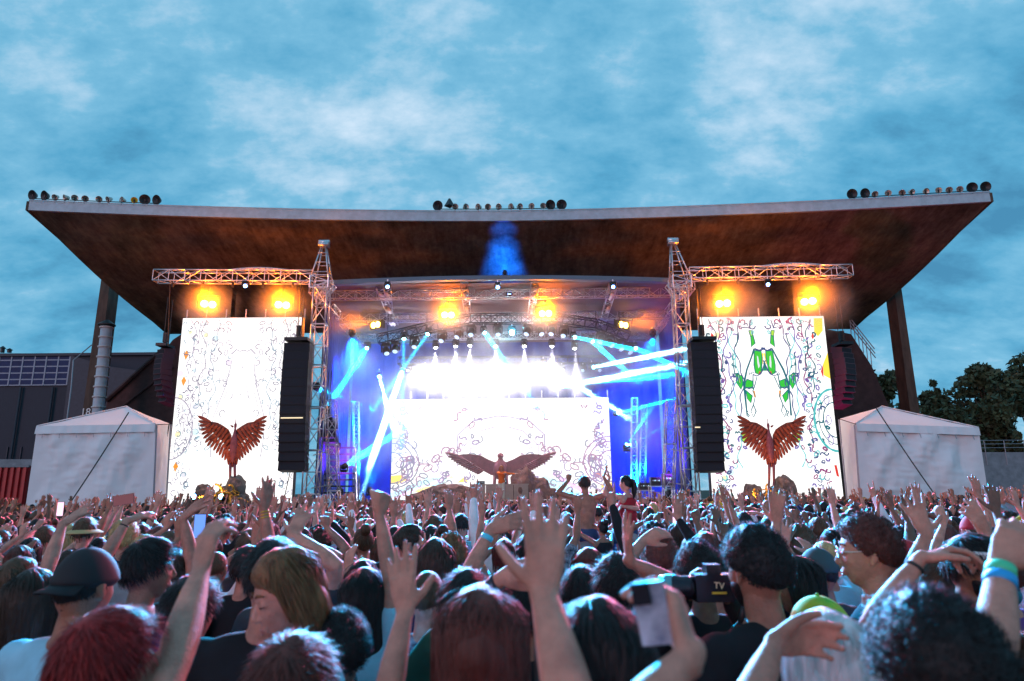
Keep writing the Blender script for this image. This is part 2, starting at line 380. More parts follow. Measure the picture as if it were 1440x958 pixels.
for k, x in enumerate((3, 13)):
    m_ = MB(); p = P_(x, 496); m_.lathe([(.22, 0), (.22, .45 - .2 * k), (.34, .5 - .2 * k), (.05, .75 - .25 * k), (0, .76 - .25 * k)], 10, Matrix.Translation(p)); m_.build('roof_vent', M_black, bld)
m_ = MB(); p = P_(103, 507, 60); q = P_(129, 485, 60); m_.tube(p, q, .05, 6); q2 = P_(100, 545, 60); m_.tube(p, q2, .05, 6); m_.tube(q2, Vector((q2.x, 60, 0)), .05, 6)
tag(m_.build('stay_pole', M_rail, None, loc=Vector((q2.x, 60, 0))), 'thin grey bent pole between the glazed building and the column', 'pole')
for k in range(26):
    x = P_(-250 + 19 * k, 600).x; m_ = MB(); m_.box((x, YB - .06, 3.6), (.12, .12, 7.0)); m_.build('cladding_rib', M_bld2, bld)
for x_ in (20, 66): m_ = MB(); p = P_(x_, 600, YB - .4); m_.tube((p.x, YB - .25, 0), (p.x, YB - .25, P_(x_, 545).z), .12, 8); m_.build('downpipe', M_bld2, bld)
# low wall and the red ribbed container
M_conc = mat('grey concrete', (.22, .25, .28), .85, 0, .2, 2, .3, 10)
M_red = mat('red ribbed steel', (.42, .015, .02), .5, 0, .15, 3)
def low_wall(xa, xb, y, Y, lab, zb=0.0):
    a, b = at(xa, y, Y), at(xb, y, Y); m = MB(); m.prism([(a.x, Y, zb), (b.x, Y, zb), (b.x, Y, b.z), (a.x, Y, a.z)], (0, .4, 0))
    return tag(m.build('perimeter_wall', M_conc, None, loc=((a.x + b.x) / 2, Y, 0)), lab, 'wall')
low_wall(-260, 60, 646, 50, 'dirty grey wall behind the red container at the dark building')
e_ = empty('red_container', (at(10, 690, 38).x, 38, 0), 0, 'red ribbed container standing behind the crowd beside the white tent', 'container')
xa, xb, zt = at(-60, 655, 38).x, at(41, 655, 38).x, at(20, 655, 38).z
m_ = MB(); m_.box(((xa + xb) / 2, 39.2, zt / 2), (xb - xa, 2.4, zt)); m_.build('container_box', M_red, e_)
k = 0; x = xa + .1
while x < xb:
    m_ = MB(); m_.box((x, 37.94, zt / 2), (.10, .1, zt - .2)); m_.build('rib', M_red, e_); x += .34
m_ = MB(); m_.box(((xa + xb) / 2, 37.96, zt - .04), (xb - xa + .1, .14, .1)); m_.build('top_rail', M_conc, e_)
low_wall(1340, 1640, 636, 55, 'grey concrete wall below the trees past the open-sided tent')
e_ = empty('wire_fence', (at(1410, 640, 54).x, 54, 0), 0, 'thin rail fence on top of the concrete wall below the trees', 'fence')
za = at(1410, 636, 54.9).z
for k in range(12):
    x = at(1330 + 28 * k, 636, 54.9).x; m_ = MB(); m_.tube((x, 54.9, za - 1), (x, 54.9, za + .95), .03, 5); m_.build('post', M_rail, e_)
for dz in (.35, .65, .93):
    m_ = MB(); m_.tube((at(1325, 636, 54.9).x, 54.88, za + dz), (at(1645, 636, 54.9).x, 54.88, za + dz), .02, 5); m_.build('rail', M_rail, e_)

# ---- trees
M_leaf = mat('foliage', (0.030, 0.050, 0.022), .7, 0, .45, 1.2, c2=(.075, .10, .04))
M_bark = mat('bark', (.05, .035, .025), .9, 0, .3, 5)
rt = np.random.default_rng(5)
def tree(px, topy, Y, wpx, lab, n=2600):
    top = at(px, topy, Y); R = wpx * Y / 960 / 2; H = top.z; base = Vector((top.x, Y, 0)); e_ = empty('tree', base, 0, lab, 'tree', 'trees beyond the stadium')
    m = MB(); m.tube(base, base + Vector((.2, 0, H * .45)), .32, 9, .2)
    cl = []
    for k in range(11):
        a = rt.uniform(0, 6.28); rr = R * rt.uniform(.15, .75); z = H * rt.uniform(.42, .88) if k > 1 else H * .9
        if k <= 1: rr *= .4
        c = np.array([base.x + math.cos(a) * rr, Y + math.sin(a) * rr * .8, z]); cl.append((c, R * rt.uniform(.28, .48)))
        m.tube(base + Vector((.1, 0, H * rt.uniform(.25, .42))), Vector(c), .11, 6, .03)
    m.build('trunk', M_bark, e_)
    N_ = n; idx = rt.integers(0, len(cl), N_); C_ = np.array([c for c, r in cl])[idx]; Rr = np.array([r for c, r in cl])[idx]
    d = rt.normal(size=(N_, 3)); d /= np.linalg.norm(d, axis=1, keepdims=True); P = C_ + d * (Rr * rt.uniform(.45, 1.15, N_) ** .6)[:, None]
    P[:, 2] = np.minimum(P[:, 2], H + .3)
    s = rt.uniform(.16, .38, N_)[:, None]; a = rt.normal(size=(N_, 3)); a /= np.linalg.norm(a, axis=1, keepdims=True); b = np.cross(a, rt.normal(size=(N_, 3))); b /= np.linalg.norm(b, axis=1, keepdims=True)
    V = np.stack([P - a * s, P - b * s * .55, P + a * s, P + b * s * .55], 1).reshape(-1, 3); F = np.arange(N_ * 4).reshape(-1, 4)
    me = mesh_np('crown', V - np.array(base), F, [M_leaf], smooth=False); link('crown', me, e_)
tree(1212, 512, 66, 60, 'small dark tree behind the stair railings of the grandstand wing')
tree(1244, 517, 64, 62, 'tree in the gap between the stair railings and the leaning column')
tree(1300, 545, 70, 66, 'low tree just past the leaning column with open sky above it')
tree(1312, 521, 82, 24, 'single small round treetop standing out against the sky', 500)
tree(1350, 545, 72, 80, 'low dark tree above the peak of the tent at the far end')
tree(1376, 508, 68, 84, 'tallest leafy tree above the eave corner of the tent', 3600)
tree(1432, 497, 72, 90, 'big leafy tree at the edge of the picture, highest of the row', 3600)
tree(1500, 500, 74, 100, 'broad leafy tree at the end of the row, cut by the picture edge')
tree(1405, 560, 60, 90, 'dark lower tree in front of the tall ones above the concrete wall', 3000)
tree(1335, 575, 60, 90, 'dark bushy tree directly behind the ridge of the tent', 3000)
tree(1270, 570, 58, 80, 'dark bushy tree seen between the column foot and tent roof')

# ---- white tents
def fabric_mat():
    return mat('white tent fabric', (.76, .77, .80), .7, 0, .04, 1.2, .25, 5, sheen=.1)
M_tent = fabric_mat()
def drape(A, B, C_, D, n, m, amp, seed, sagdir=(0, -1, 0)):
    """A top-left, B top-right, C bottom-right, D bottom-left -> wrinkled sheet"""
    A, B, C_, D = map(Vector, (A, B, C_, D)); V = []; F = []; w = (B - A).length; h = (D - A).length
    for j in range(m + 1):
        for i in range(n + 1):
            u, v = i / n, j / m; p = A.lerp(B, u).lerp(D.lerp(C_, u), v); X = u * w; Z = v * h
            e1 = min(u, 1 - u, v * 1.5, 1) * 6; e1 = min(1, e1)
            k = mnoise.noise(Vector((X * .9 + seed, Z * .35, 1))) * 1.2 + mnoise.noise(Vector((X * 1.6 + Z * .9, Z * .8 - X * .3, seed + 3))) * .7 + .30 * abs(mnoise.noise(Vector((X * 1.3 + Z * 2.6, Z * 3.1 - X * .8, seed + 7)))) + mnoise.noise(Vector((X * 5, Z * 1.2, seed))) * .18
            V.append(p + Vector(sagdir) * (amp * k * e1 + amp * .6 * math.sin(u * math.pi) * math.sin(v * math.pi)))
    for j in range(m):
        for i in range(n): a = j * (n + 1) + i; F.append((a, a + n + 1, a + n + 2, a + 1))
    return V, F
def tent(pk, fl, fr_, bl, br, sd_top, sd_bot, Y, Ys, lab, side):
    """pk peak px, fl/fr_ front eave corners px, bl/br front bottom px, sd_* side wall outer edge px"""
    a, b, c, d = at(*fl, Y), at(*fr_, Y), at(*br, Y), at(*bl, Y); base = Vector(((a.x + b.x) / 2, Y, 0)); e_ = empty('white_tent', base, 0, lab, 'tent', 'white tents flanking the stage')
    def down(t, b_): s = (t.z - 0) / (t.z - b_.z); return t + (b_ - t) * s
    c, d = down(b, c), down(a, d)
    V, F = drape(a, b, c, d, 90, 80, .17, 2 + side); m = MB(); m.add(V, F); m.build('front_wall', M_tent, e_, True)
    st, sb = at(*sd_top, Ys), at(*sd_bot, Ys); sb = down(st, sb); nrm = Vector((-side, -.2, 0))
    V, F = drape(b if side < 0 else a, st, sb, c if side < 0 else d, 34, 40, .15, 9 + side, nrm); m = MB(); m.add(V, F); m.build('side_wall', M_tent, e_, True)
    bk_far = (a if side < 0 else b) + (st - (b if side < 0 else a))
    pkp = at(*pk, (Y + Ys) / 2); e1, e2, e3, e4 = (a, b, st, bk_far) if side < 0 else (b, a, st, bk_far)
    for q, (p, r) in enumerate(((e1, e2), (e2, e3), (e3, e4), (e4, e1))):
        n_ = 14; Vv = []; Ff = []
        for j in range(n_ + 1):
            for i in range(n_ + 1):
                u, v = i / n_, j / n_; pp = p.lerp(r, u).lerp(pkp, v); s_ = -.16 * math.sin(u * math.pi) * math.sin(v * math.pi) - .05 * abs(mnoise.noise(pp * 1.3)) * math.sin(v * math.pi)
                Vv.append(pp + Vector((0, 0, s_ + .03)))
        for j in range(n_):
            for i in range(n_): k_ = j * (n_ + 1) + i; Ff.append((k_, k_ + 1, k_ + n_ + 2, k_ + n_ + 1))
        m = MB(); m.add(Vv, Ff); m.build('roof_slope', M_tent, e_, True)
    dv = Vector((0, -.05, 0))
    for t_ in (1 / 3, 2 / 3):
        p, q = a.lerp(b, t_), d.lerp(c, t_); m = MB(); m.box((p + q) / 2 + Vector((0, -.26 * .8, 0)), (.035, .02, (p - q).length * .8)) if False else None
    m = MB(); pp = [a.lerp(pkp, k / 8) + Vector((0, -.02, .05)) for k in range(9)]; m.path(pp, .022, 5); pp = [b.lerp(pkp, k / 8) + Vector((0, -.02, .05)) for k in range(9)]; m.path(pp, .022, 5); m.build('roof_seam', M_tent, e_, True)
    for k in range(7):
        p = a.lerp(b, (k + .5) / 7) + Vector((0, -.12, -.27)); m = MB(); m.tube(p, p + Vector((.02, -.02, -.16)), .012, 5); m.build('tie_strap', M_rail, e_)
    m = MB(); L1, R1 = a + dv, b + dv; N_ = 40; Vv = []
    for i in range(N_ + 1):
        p = L1.lerp(R1, i / N_); Vv += [p + Vector((0, .02 * math.sin(i * 1.9), .04)), p + Vector((0, -.05 + .03 * math.sin(i * 1.3), -.26))]
    m.add(Vv, [(2 * i, 2 * i + 1, 2 * i + 3, 2 * i + 2) for i in range(N_)]); m.build('valance', M_tent, e_, True)
    for top, bot in ((a, d), (b, c), (st, sb)):
        m = MB(); m.tube(top + Vector((0, .08, 0)), bot + Vector((0, .08, 0)), .035, 8); m.build('pole', M_rail, e_)
    return e_, a, b
tent((178, 573), (52, 601), (219, 598), (36, 712), (214, 716), (239, 597), (232, 716), 26, 29.4, 'white square tent beside the smooth white screen, near the dark building', -1)
tent((1240, 573), (1203, 597), (1376, 603), (1212, 714), (1392, 712), (1181, 590), (1192, 700), 26, 29.4, 'white square tent beside the green patterned screen, near the trees', 1)
for pts, lab in ((((181, 580), (97, 706)), 'black guy rope running diagonally across the tent near the dark building'), (((1232, 574), (1330, 714)), 'black guy rope running diagonally across the tent near the trees'), (((238, 596), (219, 712)), 'black rope hanging at the tent corner by the white screen')):
    a, b = at(*pts[0], 25.7 if pts[0][0] != 238 else 29), at(*pts[1], 24.2 if pts[0][0] != 238 else 28.5); b = b + (b - a) * ((a.z) / (a.z - b.z) - 1)
    m_ = MB(); q = [a.lerp(b, k / 10) - Vector((0, 0, .12 * math.sin(math.pi * k / 10))) for k in range(11)]; m_.path(q, .022, 6); tag(m_.build('guy_rope', M_cable, None, loc=b), lab, 'rope')
# ================================================================== the stage
ra = random.Random(21)
M_deck = mat('stage deck', (.05, .04, .045), .5, 0, .3, 3)
M_skirt = mat('black stage skirt', (.015, .015, .02), .9)
M_drape = mat('dark blue stage drape', (.025, .05, .26), .9, 0, .15, 2, .2, 4)
M_white_truss = M_alu
stage = empty('stage', (at(708, 700, 32).x, 36, 0), 0, 'broad black festival stage deck under the canopy', 'stage')
sx = stage.location.x
m_ = MB()
for i in range(9):
    for j in range(6): m_ = MB(); m_.box((sx - 8.8 + 2.2 * i, 31.3 + 2.0 * j, 1.44), (2.185, 1.985, .12)); m_.build('deck_panel', M_deck, stage)
for i in range(10):
    m_ = MB(); m_.box((sx - 9.0 + 2.0 * i, 30.25, .69), (1.97, .06, 1.36)); m_.build('skirt_panel', M_skirt, stage)
# drapes
def curtain(x0, y0, x1, y1, z0, z1, lab, amp=.12):
    n = 90; V = []; L_ = math.hypot(x1 - x0, y1 - y0); nx, ny = -(y1 - y0) / L_, (x1 - x0) / L_
    for i in range(n + 1):
        u = i / n; o_ = amp * math.sin(u * L_ * 9 + 1.2 * math.sin(u * L_ * 2.1))
        for z in (z0, (z0 + z1) / 2, z1): V.append((x0 + (x1 - x0) * u + nx * o_ * (1.2 - z / z1 * .5), y0 + (y1 - y0) * u + ny * o_ * (1.2 - z / z1 * .5), z))
    m = MB(); m.add(V, [(3 * i + k, 3 * i + 3 + k, 3 * i + 4 + k, 3 * i + 1 + k) for i in range(n) for k in (0, 1)])
    return tag(m.build('stage_drape', M_drape, None, True, loc=((x0 + x1) / 2, (y0 + y1) / 2, 0)), lab, 'drape', 'stage drapes')
curtain(sx - 9.6, 42.5, sx + 9.6, 42.5, 1.5, 12.0, 'wide dark drape closing the back of the stage behind the central screen')
curtain(sx - 9.8, 42.2, sx - 8.9, 33.2, 1.5, 12.0, 'pleated drape along the side of the stage next to the smooth white screen')
curtain(sx + 9.8, 42.2, sx + 8.9, 33.2, 1.5, 12.0, 'pleated drape along the side of the stage next to the green patterned screen')

# ---- truss builder: chords + zig-zag lacing between two points
def truss_mb(m, p, q, w=.4, r=.028, rl=.016, step=None, up=Vector((0, 0, 1)), tri=False, n=6):
    p = Vector(p); q = Vector(q); d = (q - p); L_ = d.length; d.normalize(); s = d.cross(up)
    if s.length < .1: s = Vector((1, 0, 0))
    s.normalize(); u = s.cross(d).normalized(); h = w / 2
    cs = [(s * a + u * b) * h for a, b in ((-1, -1), (1, -1), (1, 1), (-1, 1))]
    for c in cs: m.tube(p + c, q + c, r, n)
    k = max(1, int(round(L_ / (step or w * 1.0)))); st = L_ / k
    for i in range(k + 1):
        t = p + d * st * i
        for a in range(4): m.tube(t + cs[a], t + cs[(a + 1) % 4], rl, 4, cap=False)
        if i < k:
            t2 = t + d * st
            for a in range(4):
                b = (a + 1) % 4
                if (i + a) % 2: m.tube(t + cs[a], t2 + cs[b], rl, 4, cap=False)
                else: m.tube(t + cs[b], t2 + cs[a], rl, 4, cap=False)
    return m
def truss_obj(name, parent, p, q, matl, w=.4, **k):
    """chords, battens and each bay's diagonals"""
    m = MB(); truss_mb(m, p, q, w, **k); return m.build(name, matl, parent, True)
# ---- towers
def tower(px_b, px_t, top_px, Y, lab, side):
    b = at(px_b, 700, Y); t = at(px_t, 402, Y); b = b + (b - t) * ((b.z) / (t.z - b.z)) ; e_ = empty('truss_tower', b, 0, lab, 'truss tower', 'truss towers carrying the stage roof')
    segs = 6
    for i in range(segs):
        truss_obj('truss_section', e_, b.lerp(t, i / segs), b.lerp(t, (i + .985) / segs), M_alu, .62, r=.036, rl=.022, step=.8)
    b2 = b + Vector((-side * 1.0, .6, 0)); t2 = at(px_b - side * 0, 560, Y) + Vector((-side * .75, .6, 0))
    for i in range(3): truss_obj('brace_section', e_, b2.lerp(t2, i / 3), b2.lerp(t2, (i + .985) / 3), M_alu, .45, r=.028, rl=.018, step=.7)
    for k in range(4):
        m = MB(); m.tube(b2.lerp(t2, (k + .5) / 4), b.lerp(t, (k + .5) / 8), .025, 6); m.build('tie_bar', M_alu, e_)
    pk = at(*top_px, Y); c = at(px_t, 382, Y); h = .5
    m = MB()
    for sx_, sy_ in ((-1, -1), (1, -1), (1, 1), (-1, 1)):
        m.tube(c + Vector((sx_ * h * .8, sy_ * h * .8, -.4)), pk + Vector((sx_ * .10, sy_ * .10, -.25)), .035, 6)
    for z in (.15, .42, .68):
        cc = (c - Vector((0, 0, .4))).lerp(pk, z); w_ = .8 * h * (1 - z) + .1 * z
        for a, b_ in (((-1, -1), (1, -1)), ((1, -1), (1, 1)), ((1, 1), (-1, 1)), ((-1, 1), (-1, -1))): m.tube(cc + Vector((a[0] * w_, a[1] * w_, 0)), cc + Vector((b_[0] * w_, b_[1] * w_, 0)), .02, 5)
    m.box(pk + Vector((0, 0, -.15)), (.45, .45, .14)); m.tube(pk + Vector((-.25, 0, 0)), pk + Vector((.25, 0, 0)), .12, 10)
    m.build('tower_head', M_alu, e_, True)
    m = MB(); truss_mb(m, c + Vector((0, 0, -.9)), c + Vector((0, 0, -.3)), .85, step=.3, r=.04); m.build('sleeve_block', M_alu, e_)
    # leaning top arm to the tower shaft
    m = MB(); a = at(px_t - side * 14, 399, Y); b_ = at(px_t + side * 4, 420, Y); truss_mb(m, a, b_, .4, step=.4); m.build('corner_truss', M_alu, e_, True)
    m = MB(); m.box(b + Vector((0, 0, .06)), (1.6, 1.6, .12)); m.build('base_plate', M_black, e_)
    return e_
tower(437, 453, (456, 341), 30.6, 'aluminium truss tower with pointed head, lit amber, beside the smooth white screen', -1)
tower(972, 955, (946, 338), 30.6, 'aluminium truss tower with pointed head beside the green patterned screen', 1)
# ---- wing trusses
def wing(p0, p1, Y, lab):
    a, b = at(*p0, Y), at(*p1, Y); e_ = empty('wing_truss', a.lerp(b, .5), 0, lab, 'lighting truss', 'wing trusses over the side screens'); n = 5
    for i in range(n): truss_obj('truss_section', e_, a.lerp(b, i / n), a.lerp(b, (i + .99) / n), M_alu, .52, r=.032, rl=.02, step=.75)
    m = MB(); q = [a.lerp(b, .45 + .4 * k / 10) + Vector((0, 0, .30 + .12 * math.sin(math.pi * k / 10))) for k in range(11)]; m.path(q, .07, 8); m.build('cable_bundle', mat('pale cable wrap', (.5, .5, .55), .6), e_, True)
    for k in range(5):
        c = a.lerp(b, (k + .6) / 5.3) - Vector((0, 0, .3)); m = MB(); m.tube(c, c - Vector((0, 0, .22)), .06, 8); m.build('chain_hoist', M_black, e_)
wing((219, 389), (442, 390), 30.6, 'horizontal aluminium truss hanging over the smooth white screen')
wing((968, 386), (1196, 382), 30.6, 'horizontal aluminium truss hanging over the green patterned screen')
# ---- stage roof: header, flat lilac ceiling, ribs
M_ceil = mat('pale roof tarpaulin', (.13, .085, .09), .8, 0, .08, 1.5, .2, 3)
ZC = at(708, 398, 31.6).z
srf = empty('stage_roof', (sx, 37, 0), 0, 'pale tarpaulin stage roof with a long grey front beam spanning the two towers', 'stage roof')
h0, hm, h1 = at(464, 397, 31.2), at(708, 390, 31.2), at(948, 394, 31.2)
m_ = MB(); n = 24
for i in range(n):
    def hp(u): p = h0.lerp(h1, u); p.z += (hm.z - (h0.z + h1.z) / 2) * (1 - (2 * u - 1) ** 2); return p
    a, b = hp(i / n), hp((i + 1) / n); m_.prism([a + Vector((0, 0, -.10)), b + Vector((0, 0, -.10)), b + Vector((0, 0, .10)), a + Vector((0, 0, .10))], (0, .35, 0))
m_.build('front_beam', mat('dark grey beam', (.13, .17, .22), .6), srf)
m_ = MB(); V = []; nx_, ny_ = 24, 12
for j in range(ny_ + 1):
    for i in range(nx_ + 1):
        u, v = i / nx_, j / ny_; V.append((sx - 9.2 + 18.4 * u, 31.6 + 10.8 * v, ZC + .10 - .6 * v + .12 * math.sin(v * 9.4) * math.sin(u * 25) - .10 * math.cos(v * math.pi * 8)))
m_.add(V, [(j * (nx_ + 1) + i, j * (nx_ + 1) + i + 1, (j + 1) * (nx_ + 1) + i + 1, (j + 1) * (nx_ + 1) + i) for j in range(ny_) for i in range(nx_)]); m_.build('ceiling', M_ceil, srf, True)
for px0, px1 in ((534, 556), (545, 550), (653, 660), (752, 744), (862, 846)):
    a = at(px0, 398, 32); b = at(px1, 440, 38.5); b.z = a.z - .35; m_ = MB(); truss_mb(m_, a - Vector((0, 0, .15)), b, .34, step=.5); m_.build('rafter_truss', M_alu, srf, True)
    for k in (.15, .5, .85):
        c = a.lerp(b, k) - Vector((0, 0, .35)); m_ = MB(); m_.tube(c - Vector((.0, .5, 0)), c + Vector((.0, .5, 0)), .085, 10); m_.build('roller', mat('white tube', (.75, .7, .7), .5), srf, True)
for yy, zz_ in ((33.0, ZC - .15), (36.6, ZC - .4), (40.5, ZC - .6)): truss_obj('cross_truss', srf, (sx - 9, yy, zz_), (sx + 9, yy, zz_), M_alu, .4, step=.55)
for s in (-1, 1): truss_obj('side_truss', srf, (sx + s * 9.1, 31.6, ZC - .2), (sx + s * 9.1, 42, ZC - .5), M_alu, .4, step=.6)
# ---- arched black lighting truss, three straight pieces
arch = [(532, 478), (600, 462), (662, 449), (776, 448), (838, 457), (884, 474)]
YA = 36.0
atr = empty('arched_truss', at(708, 448, YA), 0, 'black arched lighting truss hanging above the central screen', 'lighting truss')
for k, (a, b) in enumerate(zip(arch[:-1], arch[1:])): truss_obj('truss_section', atr, at(*a, YA), at(*b, YA), M_blacktruss, .5, r=.035, rl=.022, step=.55)
m_ = MB()
for px in (545, 600, 662, 776, 838, 872):
    y_ = np.interp(px, [a for a, _ in arch], [b for _, b in arch]); p = at(px, float(y_), YA); m_.tube(p, (p.x, p.y, ZC - .3), .018, 5)
m_.build('hoist_chain', M_black, atr)
lower = empty('lower_truss', at(708, 507, 38.5), 0, 'straight lighting bar just above the central screen, lost in the white glare', 'lighting truss')
truss_obj('truss_section', lower, at(560, 508, 38.5), at(858, 506, 38.5), M_blacktruss, .4, step=.6)

# ---- moving-head light
M_lens = emit('dim lens', (.5, .7, 1.0), 1.5)
FIX = {}
def fixture(pos, aim, lab, group, hang=True, glow=None, sz=1.0, name='moving_head_light'):
    pos = Vector(pos); e_ = empty(name, pos, 0, lab, 'stage light', group); u = 1 if hang else -1; S = sz
    m = MB(); m.box(pos + Vector((0, 0, u * .26 * S)), (.34 * S, .28 * S, .12 * S)); m.build('lamp_base', M_black, e_)
    m = MB()
    for s in (-1, 1): m.box(pos + Vector((s * .19 * S, 0, u * .08 * S)), (.045 * S, .12 * S, .32 * S))
    m.box(pos + Vector((0, 0, u * .215 * S)), (.42 * S, .13 * S, .05 * S)); m.build('yoke', M_black, e_)
    M = Matrix.Translation(pos) @ (Vector(aim).to_track_quat('Z', 'Y').to_matrix().to_4x4())
    m = MB(); m.lathe([(.0, -.20 * S), (.11 * S, -.18 * S), (.155 * S, -.08 * S), (.16 * S, .10 * S), (.145 * S, .19 * S), (.125 * S, .19 * S)], 14, M); m.build('lamp_head', M_black, e_, True)
    m = MB(); m.lathe([(.125 * S, .186 * S), (.08 * S, .20 * S), (0, .205 * S)], 14, M); m.build('lens', glow or M_lens, e_, True)
    if hang:
        m = MB(); m.tube(pos + Vector((0, 0, .3 * S)), pos + Vector((0, 0, .3 * S + .14)), .03, 6); m.build('clamp', M_alu, e_)
    return e_
M_glowC = emit('cyan lens', (.15, .75, 1.0), 60); M_glowW = emit('white lens', (1, .97, .95), 40); M_glowB = emit('blue lens', (.15, .4, 1.0), 30)
CY = (.02, .42, 1.0); CY2 = (.0, .50, 1.0); WH = (1, .93, 1.0)
def beam(p, q, Yp, Yq, color, power, size, lab, group, hang=True, glow=M_glowC, blend=.25, sz=.85):
    a, b = at(*p, Yp), at(*q, Yq); d = (b - a).normalized(); e_ = fixture(a, d, lab, group, hang, glow, sz)
    if size > 4: return light('beam_lamp', 'SPOT', a + d * .25, b, power * 60, color, e_, spot_size=rad(size), spot_blend=blend, shadow_soft_size=.04)
    l = light('beam_lamp', 'AREA', a + d * .25, b, power, color, e_, shape='DISK', size=.07 * size, spread=rad(1.6))
    return l
G1 = 'beam lights firing blue shafts through the smoke'
BP = 20000
ups = [
 ((517, 488), (482, 540), 37, 34, 'beam light high beside the drape, firing a blue shaft down towards the pale screen tower', 1, 2.6),
 ((568, 474), (567, 520), 36, 34.5, 'beam light on the arched truss firing a short blue shaft straight down', .2, 2.2),
 ((603, 468), (580, 500), 36, 34.5, 'beam light on the arched truss tilted to the pale screen, short blue shaft', .3, 2.4),
 ((680, 466), (706, 502), 36, 34.5, 'beam light near the arch middle, blue shaft down towards the performer', .8, 2.4),
 ((806, 474), (866, 486), 36, 33, 'beam light on the arched truss firing sideways to the green screen tower', .9, 2.2),
 ((832, 479), (868, 512), 36, 33.5, 'beam light on the arched truss firing a steep blue shaft past the screen corner', 1.0, 2.4),
 ((892, 489), (960, 520), 36, 32, 'beam light past the arch end firing behind the green screen tower', 1, 2.0),
 ((832, 517), (1000, 484), 38, 31, 'beam light at the end of the lower bar firing a long flat white-blue shaft', 2.4, 2.2),
 ((780, 546), (990, 506), 38.8, 31, 'beam light at the screen top edge firing the thickest flat shaft', 3.0, 2.6),
 ((790, 541), (1010, 522), 38.8, 31, 'beam light at the screen top edge firing the lower flat shaft', 2.0, 1.8),
 ((764, 512), (850, 566), 38, 33, 'beam light on the lower bar firing a white shaft across the flat ones', 2.4, 3.0),
 ((445, 546), (545, 584), 33, 37.5, 'beam light on the pale screen tower firing blue across to the central screen', 1.6, 2.4),
 ((566, 521), (512, 680), 38.5, 33, 'beam light at the end of the lower bar firing a broad white column downwards', 3.2, 3.6),
 ((533, 528), (552, 600), 38.5, 34, 'beam light beside the screen corner firing a white shaft crossing the broad column', 1.4, 2.2),
 ((484, 656), (562, 606), 33, 38, 'floor beam light beside the pale screen tower firing up at the central screen corner', 2.2, 3.6),
 ((880, 628), (922, 566), 37.5, 35, 'floor beam light beside the central screen firing a short fat blue cone upwards', 1.8, 6.5),
 ((884, 628), (1000, 562), 37.5, 34, 'floor beam light beside the central screen firing a flat blue cone outwards', 1.6, 4.5),
 ((866, 582), (1000, 548), 38, 34, 'beam light behind the screen edge firing a faint flat blue shaft', .8, 1.8)]
for k, (p, q, Yp, Yq, lab, f, sz_) in enumerate(ups):
    white = k in (7, 8, 10, 12, 13)
    beam(p, q, Yp, Yq, (.22, .70, 1.0) if white else CY2, BP * f * (.026 if white else .020), sz_, lab, G1, hang=p[1] < 600, glow=M_glowC)
# white wash lights on the arch and lower bar
for k, (px, py) in enumerate(((613, 486), (641, 484), (661, 483), (697, 484), (737, 484), (776, 484), (808, 487))):
    ord_ = ('first', 'second', 'third', 'fourth', 'fifth', 'sixth', 'last')[k]
    a = at(px, py, 38.0); tg = at(px + (px - 705) * .15, 700, 34.3); e_ = fixture(a, tg - a, f'white wash light, {ord_} from the pale screen in the row above the glare', 'white wash lights above the central screen', True, M_glowW, .9)
    light('wash_lamp', 'SPOT', a + (tg - a).normalized() * .28, tg, 15000, WH, e_, spot_size=rad(19), spot_blend=.9, shadow_soft_size=.06)
for k, px in enumerate((575, 598, 643, 790, 820, 842)):
    a = at(px, 520, 38.5); fixture(a, (ra.uniform(-.5, .5), -1, -.5), f'black spot light, {("first","second","third","fourth","fifth","sixth")[k]} from the pale screen on the lower bar', 'spot lights on the lower bar', True, M_glowW if k in (1, 3) else M_lens, .9)
for k, (px, py) in enumerate(((592, 532), (650, 540), (702, 536), (768, 524))):  # strobe fixtures added to whiten the smoke above the screen
    a = at(px, py, 38.3); e_ = fixture(a, (0, -1, .1), ('white strobe in the thick glare nearest the pale screen side', 'white strobe in the thick glare, second from the pale screen', 'white strobe in the thick glare straight above the performer', 'white strobe in the thick glare nearest the green screen side')[k], 'white strobes added in the glare', True, M_glowW, .8)
    light('strobe_lamp', 'POINT', a + Vector((0, -.35, 0)), (0, 0, 0), 800, (1, .95, 1), e_, shadow_soft_size=.25)
# dark fixtures along the arch
ORD = 'first second third fourth fifth sixth seventh eighth ninth tenth eleventh twelfth thirteenth fourteenth last'.split()
k = 0
for px in (543, 556, 583, 622, 645, 663, 700, 742, 760, 776, 793, 845, 858, 872, 884):
    y_ = float(np.interp(px, [a for a, _ in arch], [b for _, b in arch])) + 18; a = at(px, y_, YA - .1)
    fixture(a, (ra.uniform(-.5, .5), -.7, -1), f'unlit black moving head, {ORD[k]} along the arch counting from the pale screen', 'unlit moving heads on the arched truss', True, M_lens, 1.25); k += 1
# centre star light + added uplight for a blue glow on the canopy
a = at(720, 468, 35.5); e_ = fixture(a, Vector((0, 0, CAM_Z)) - a, 'dazzling cyan light in the exact middle of the arch facing the crowd', 'cyan lights', True, emit('cyan star lens', (.2, .9, 1), 400), 1.1)
light('star_lamp', 'SPOT', a + Vector((0, -.4, 0)), (0.3, 2, 2.5), 6000, (.05, .6, 1), e_, spot_size=rad(22), spot_blend=1, shadow_soft_size=.1)
a = at(716, 418, 33.5); e_ = fixture(a, (0, -.4, 1), 'cyan-blue lamp at the middle of the stage roof ceiling', 'cyan lights', True, M_glowB, .8)
light('ceiling_lamp', 'SPOT', a + Vector((0, 0, -.5)), at(716, 448, 35.5), 150, (.05, .55, 1), e_, spot_size=rad(35), spot_blend=1, shadow_soft_size=.1)
a = at(710, 384, 31.3); e_ = fixture(a, (0, .1, 1), 'blue uplight clamped to the middle of the grey front beam', 'cyan lights', False, M_glowB, .6)  # uplight added to put a blue streak on the canopy
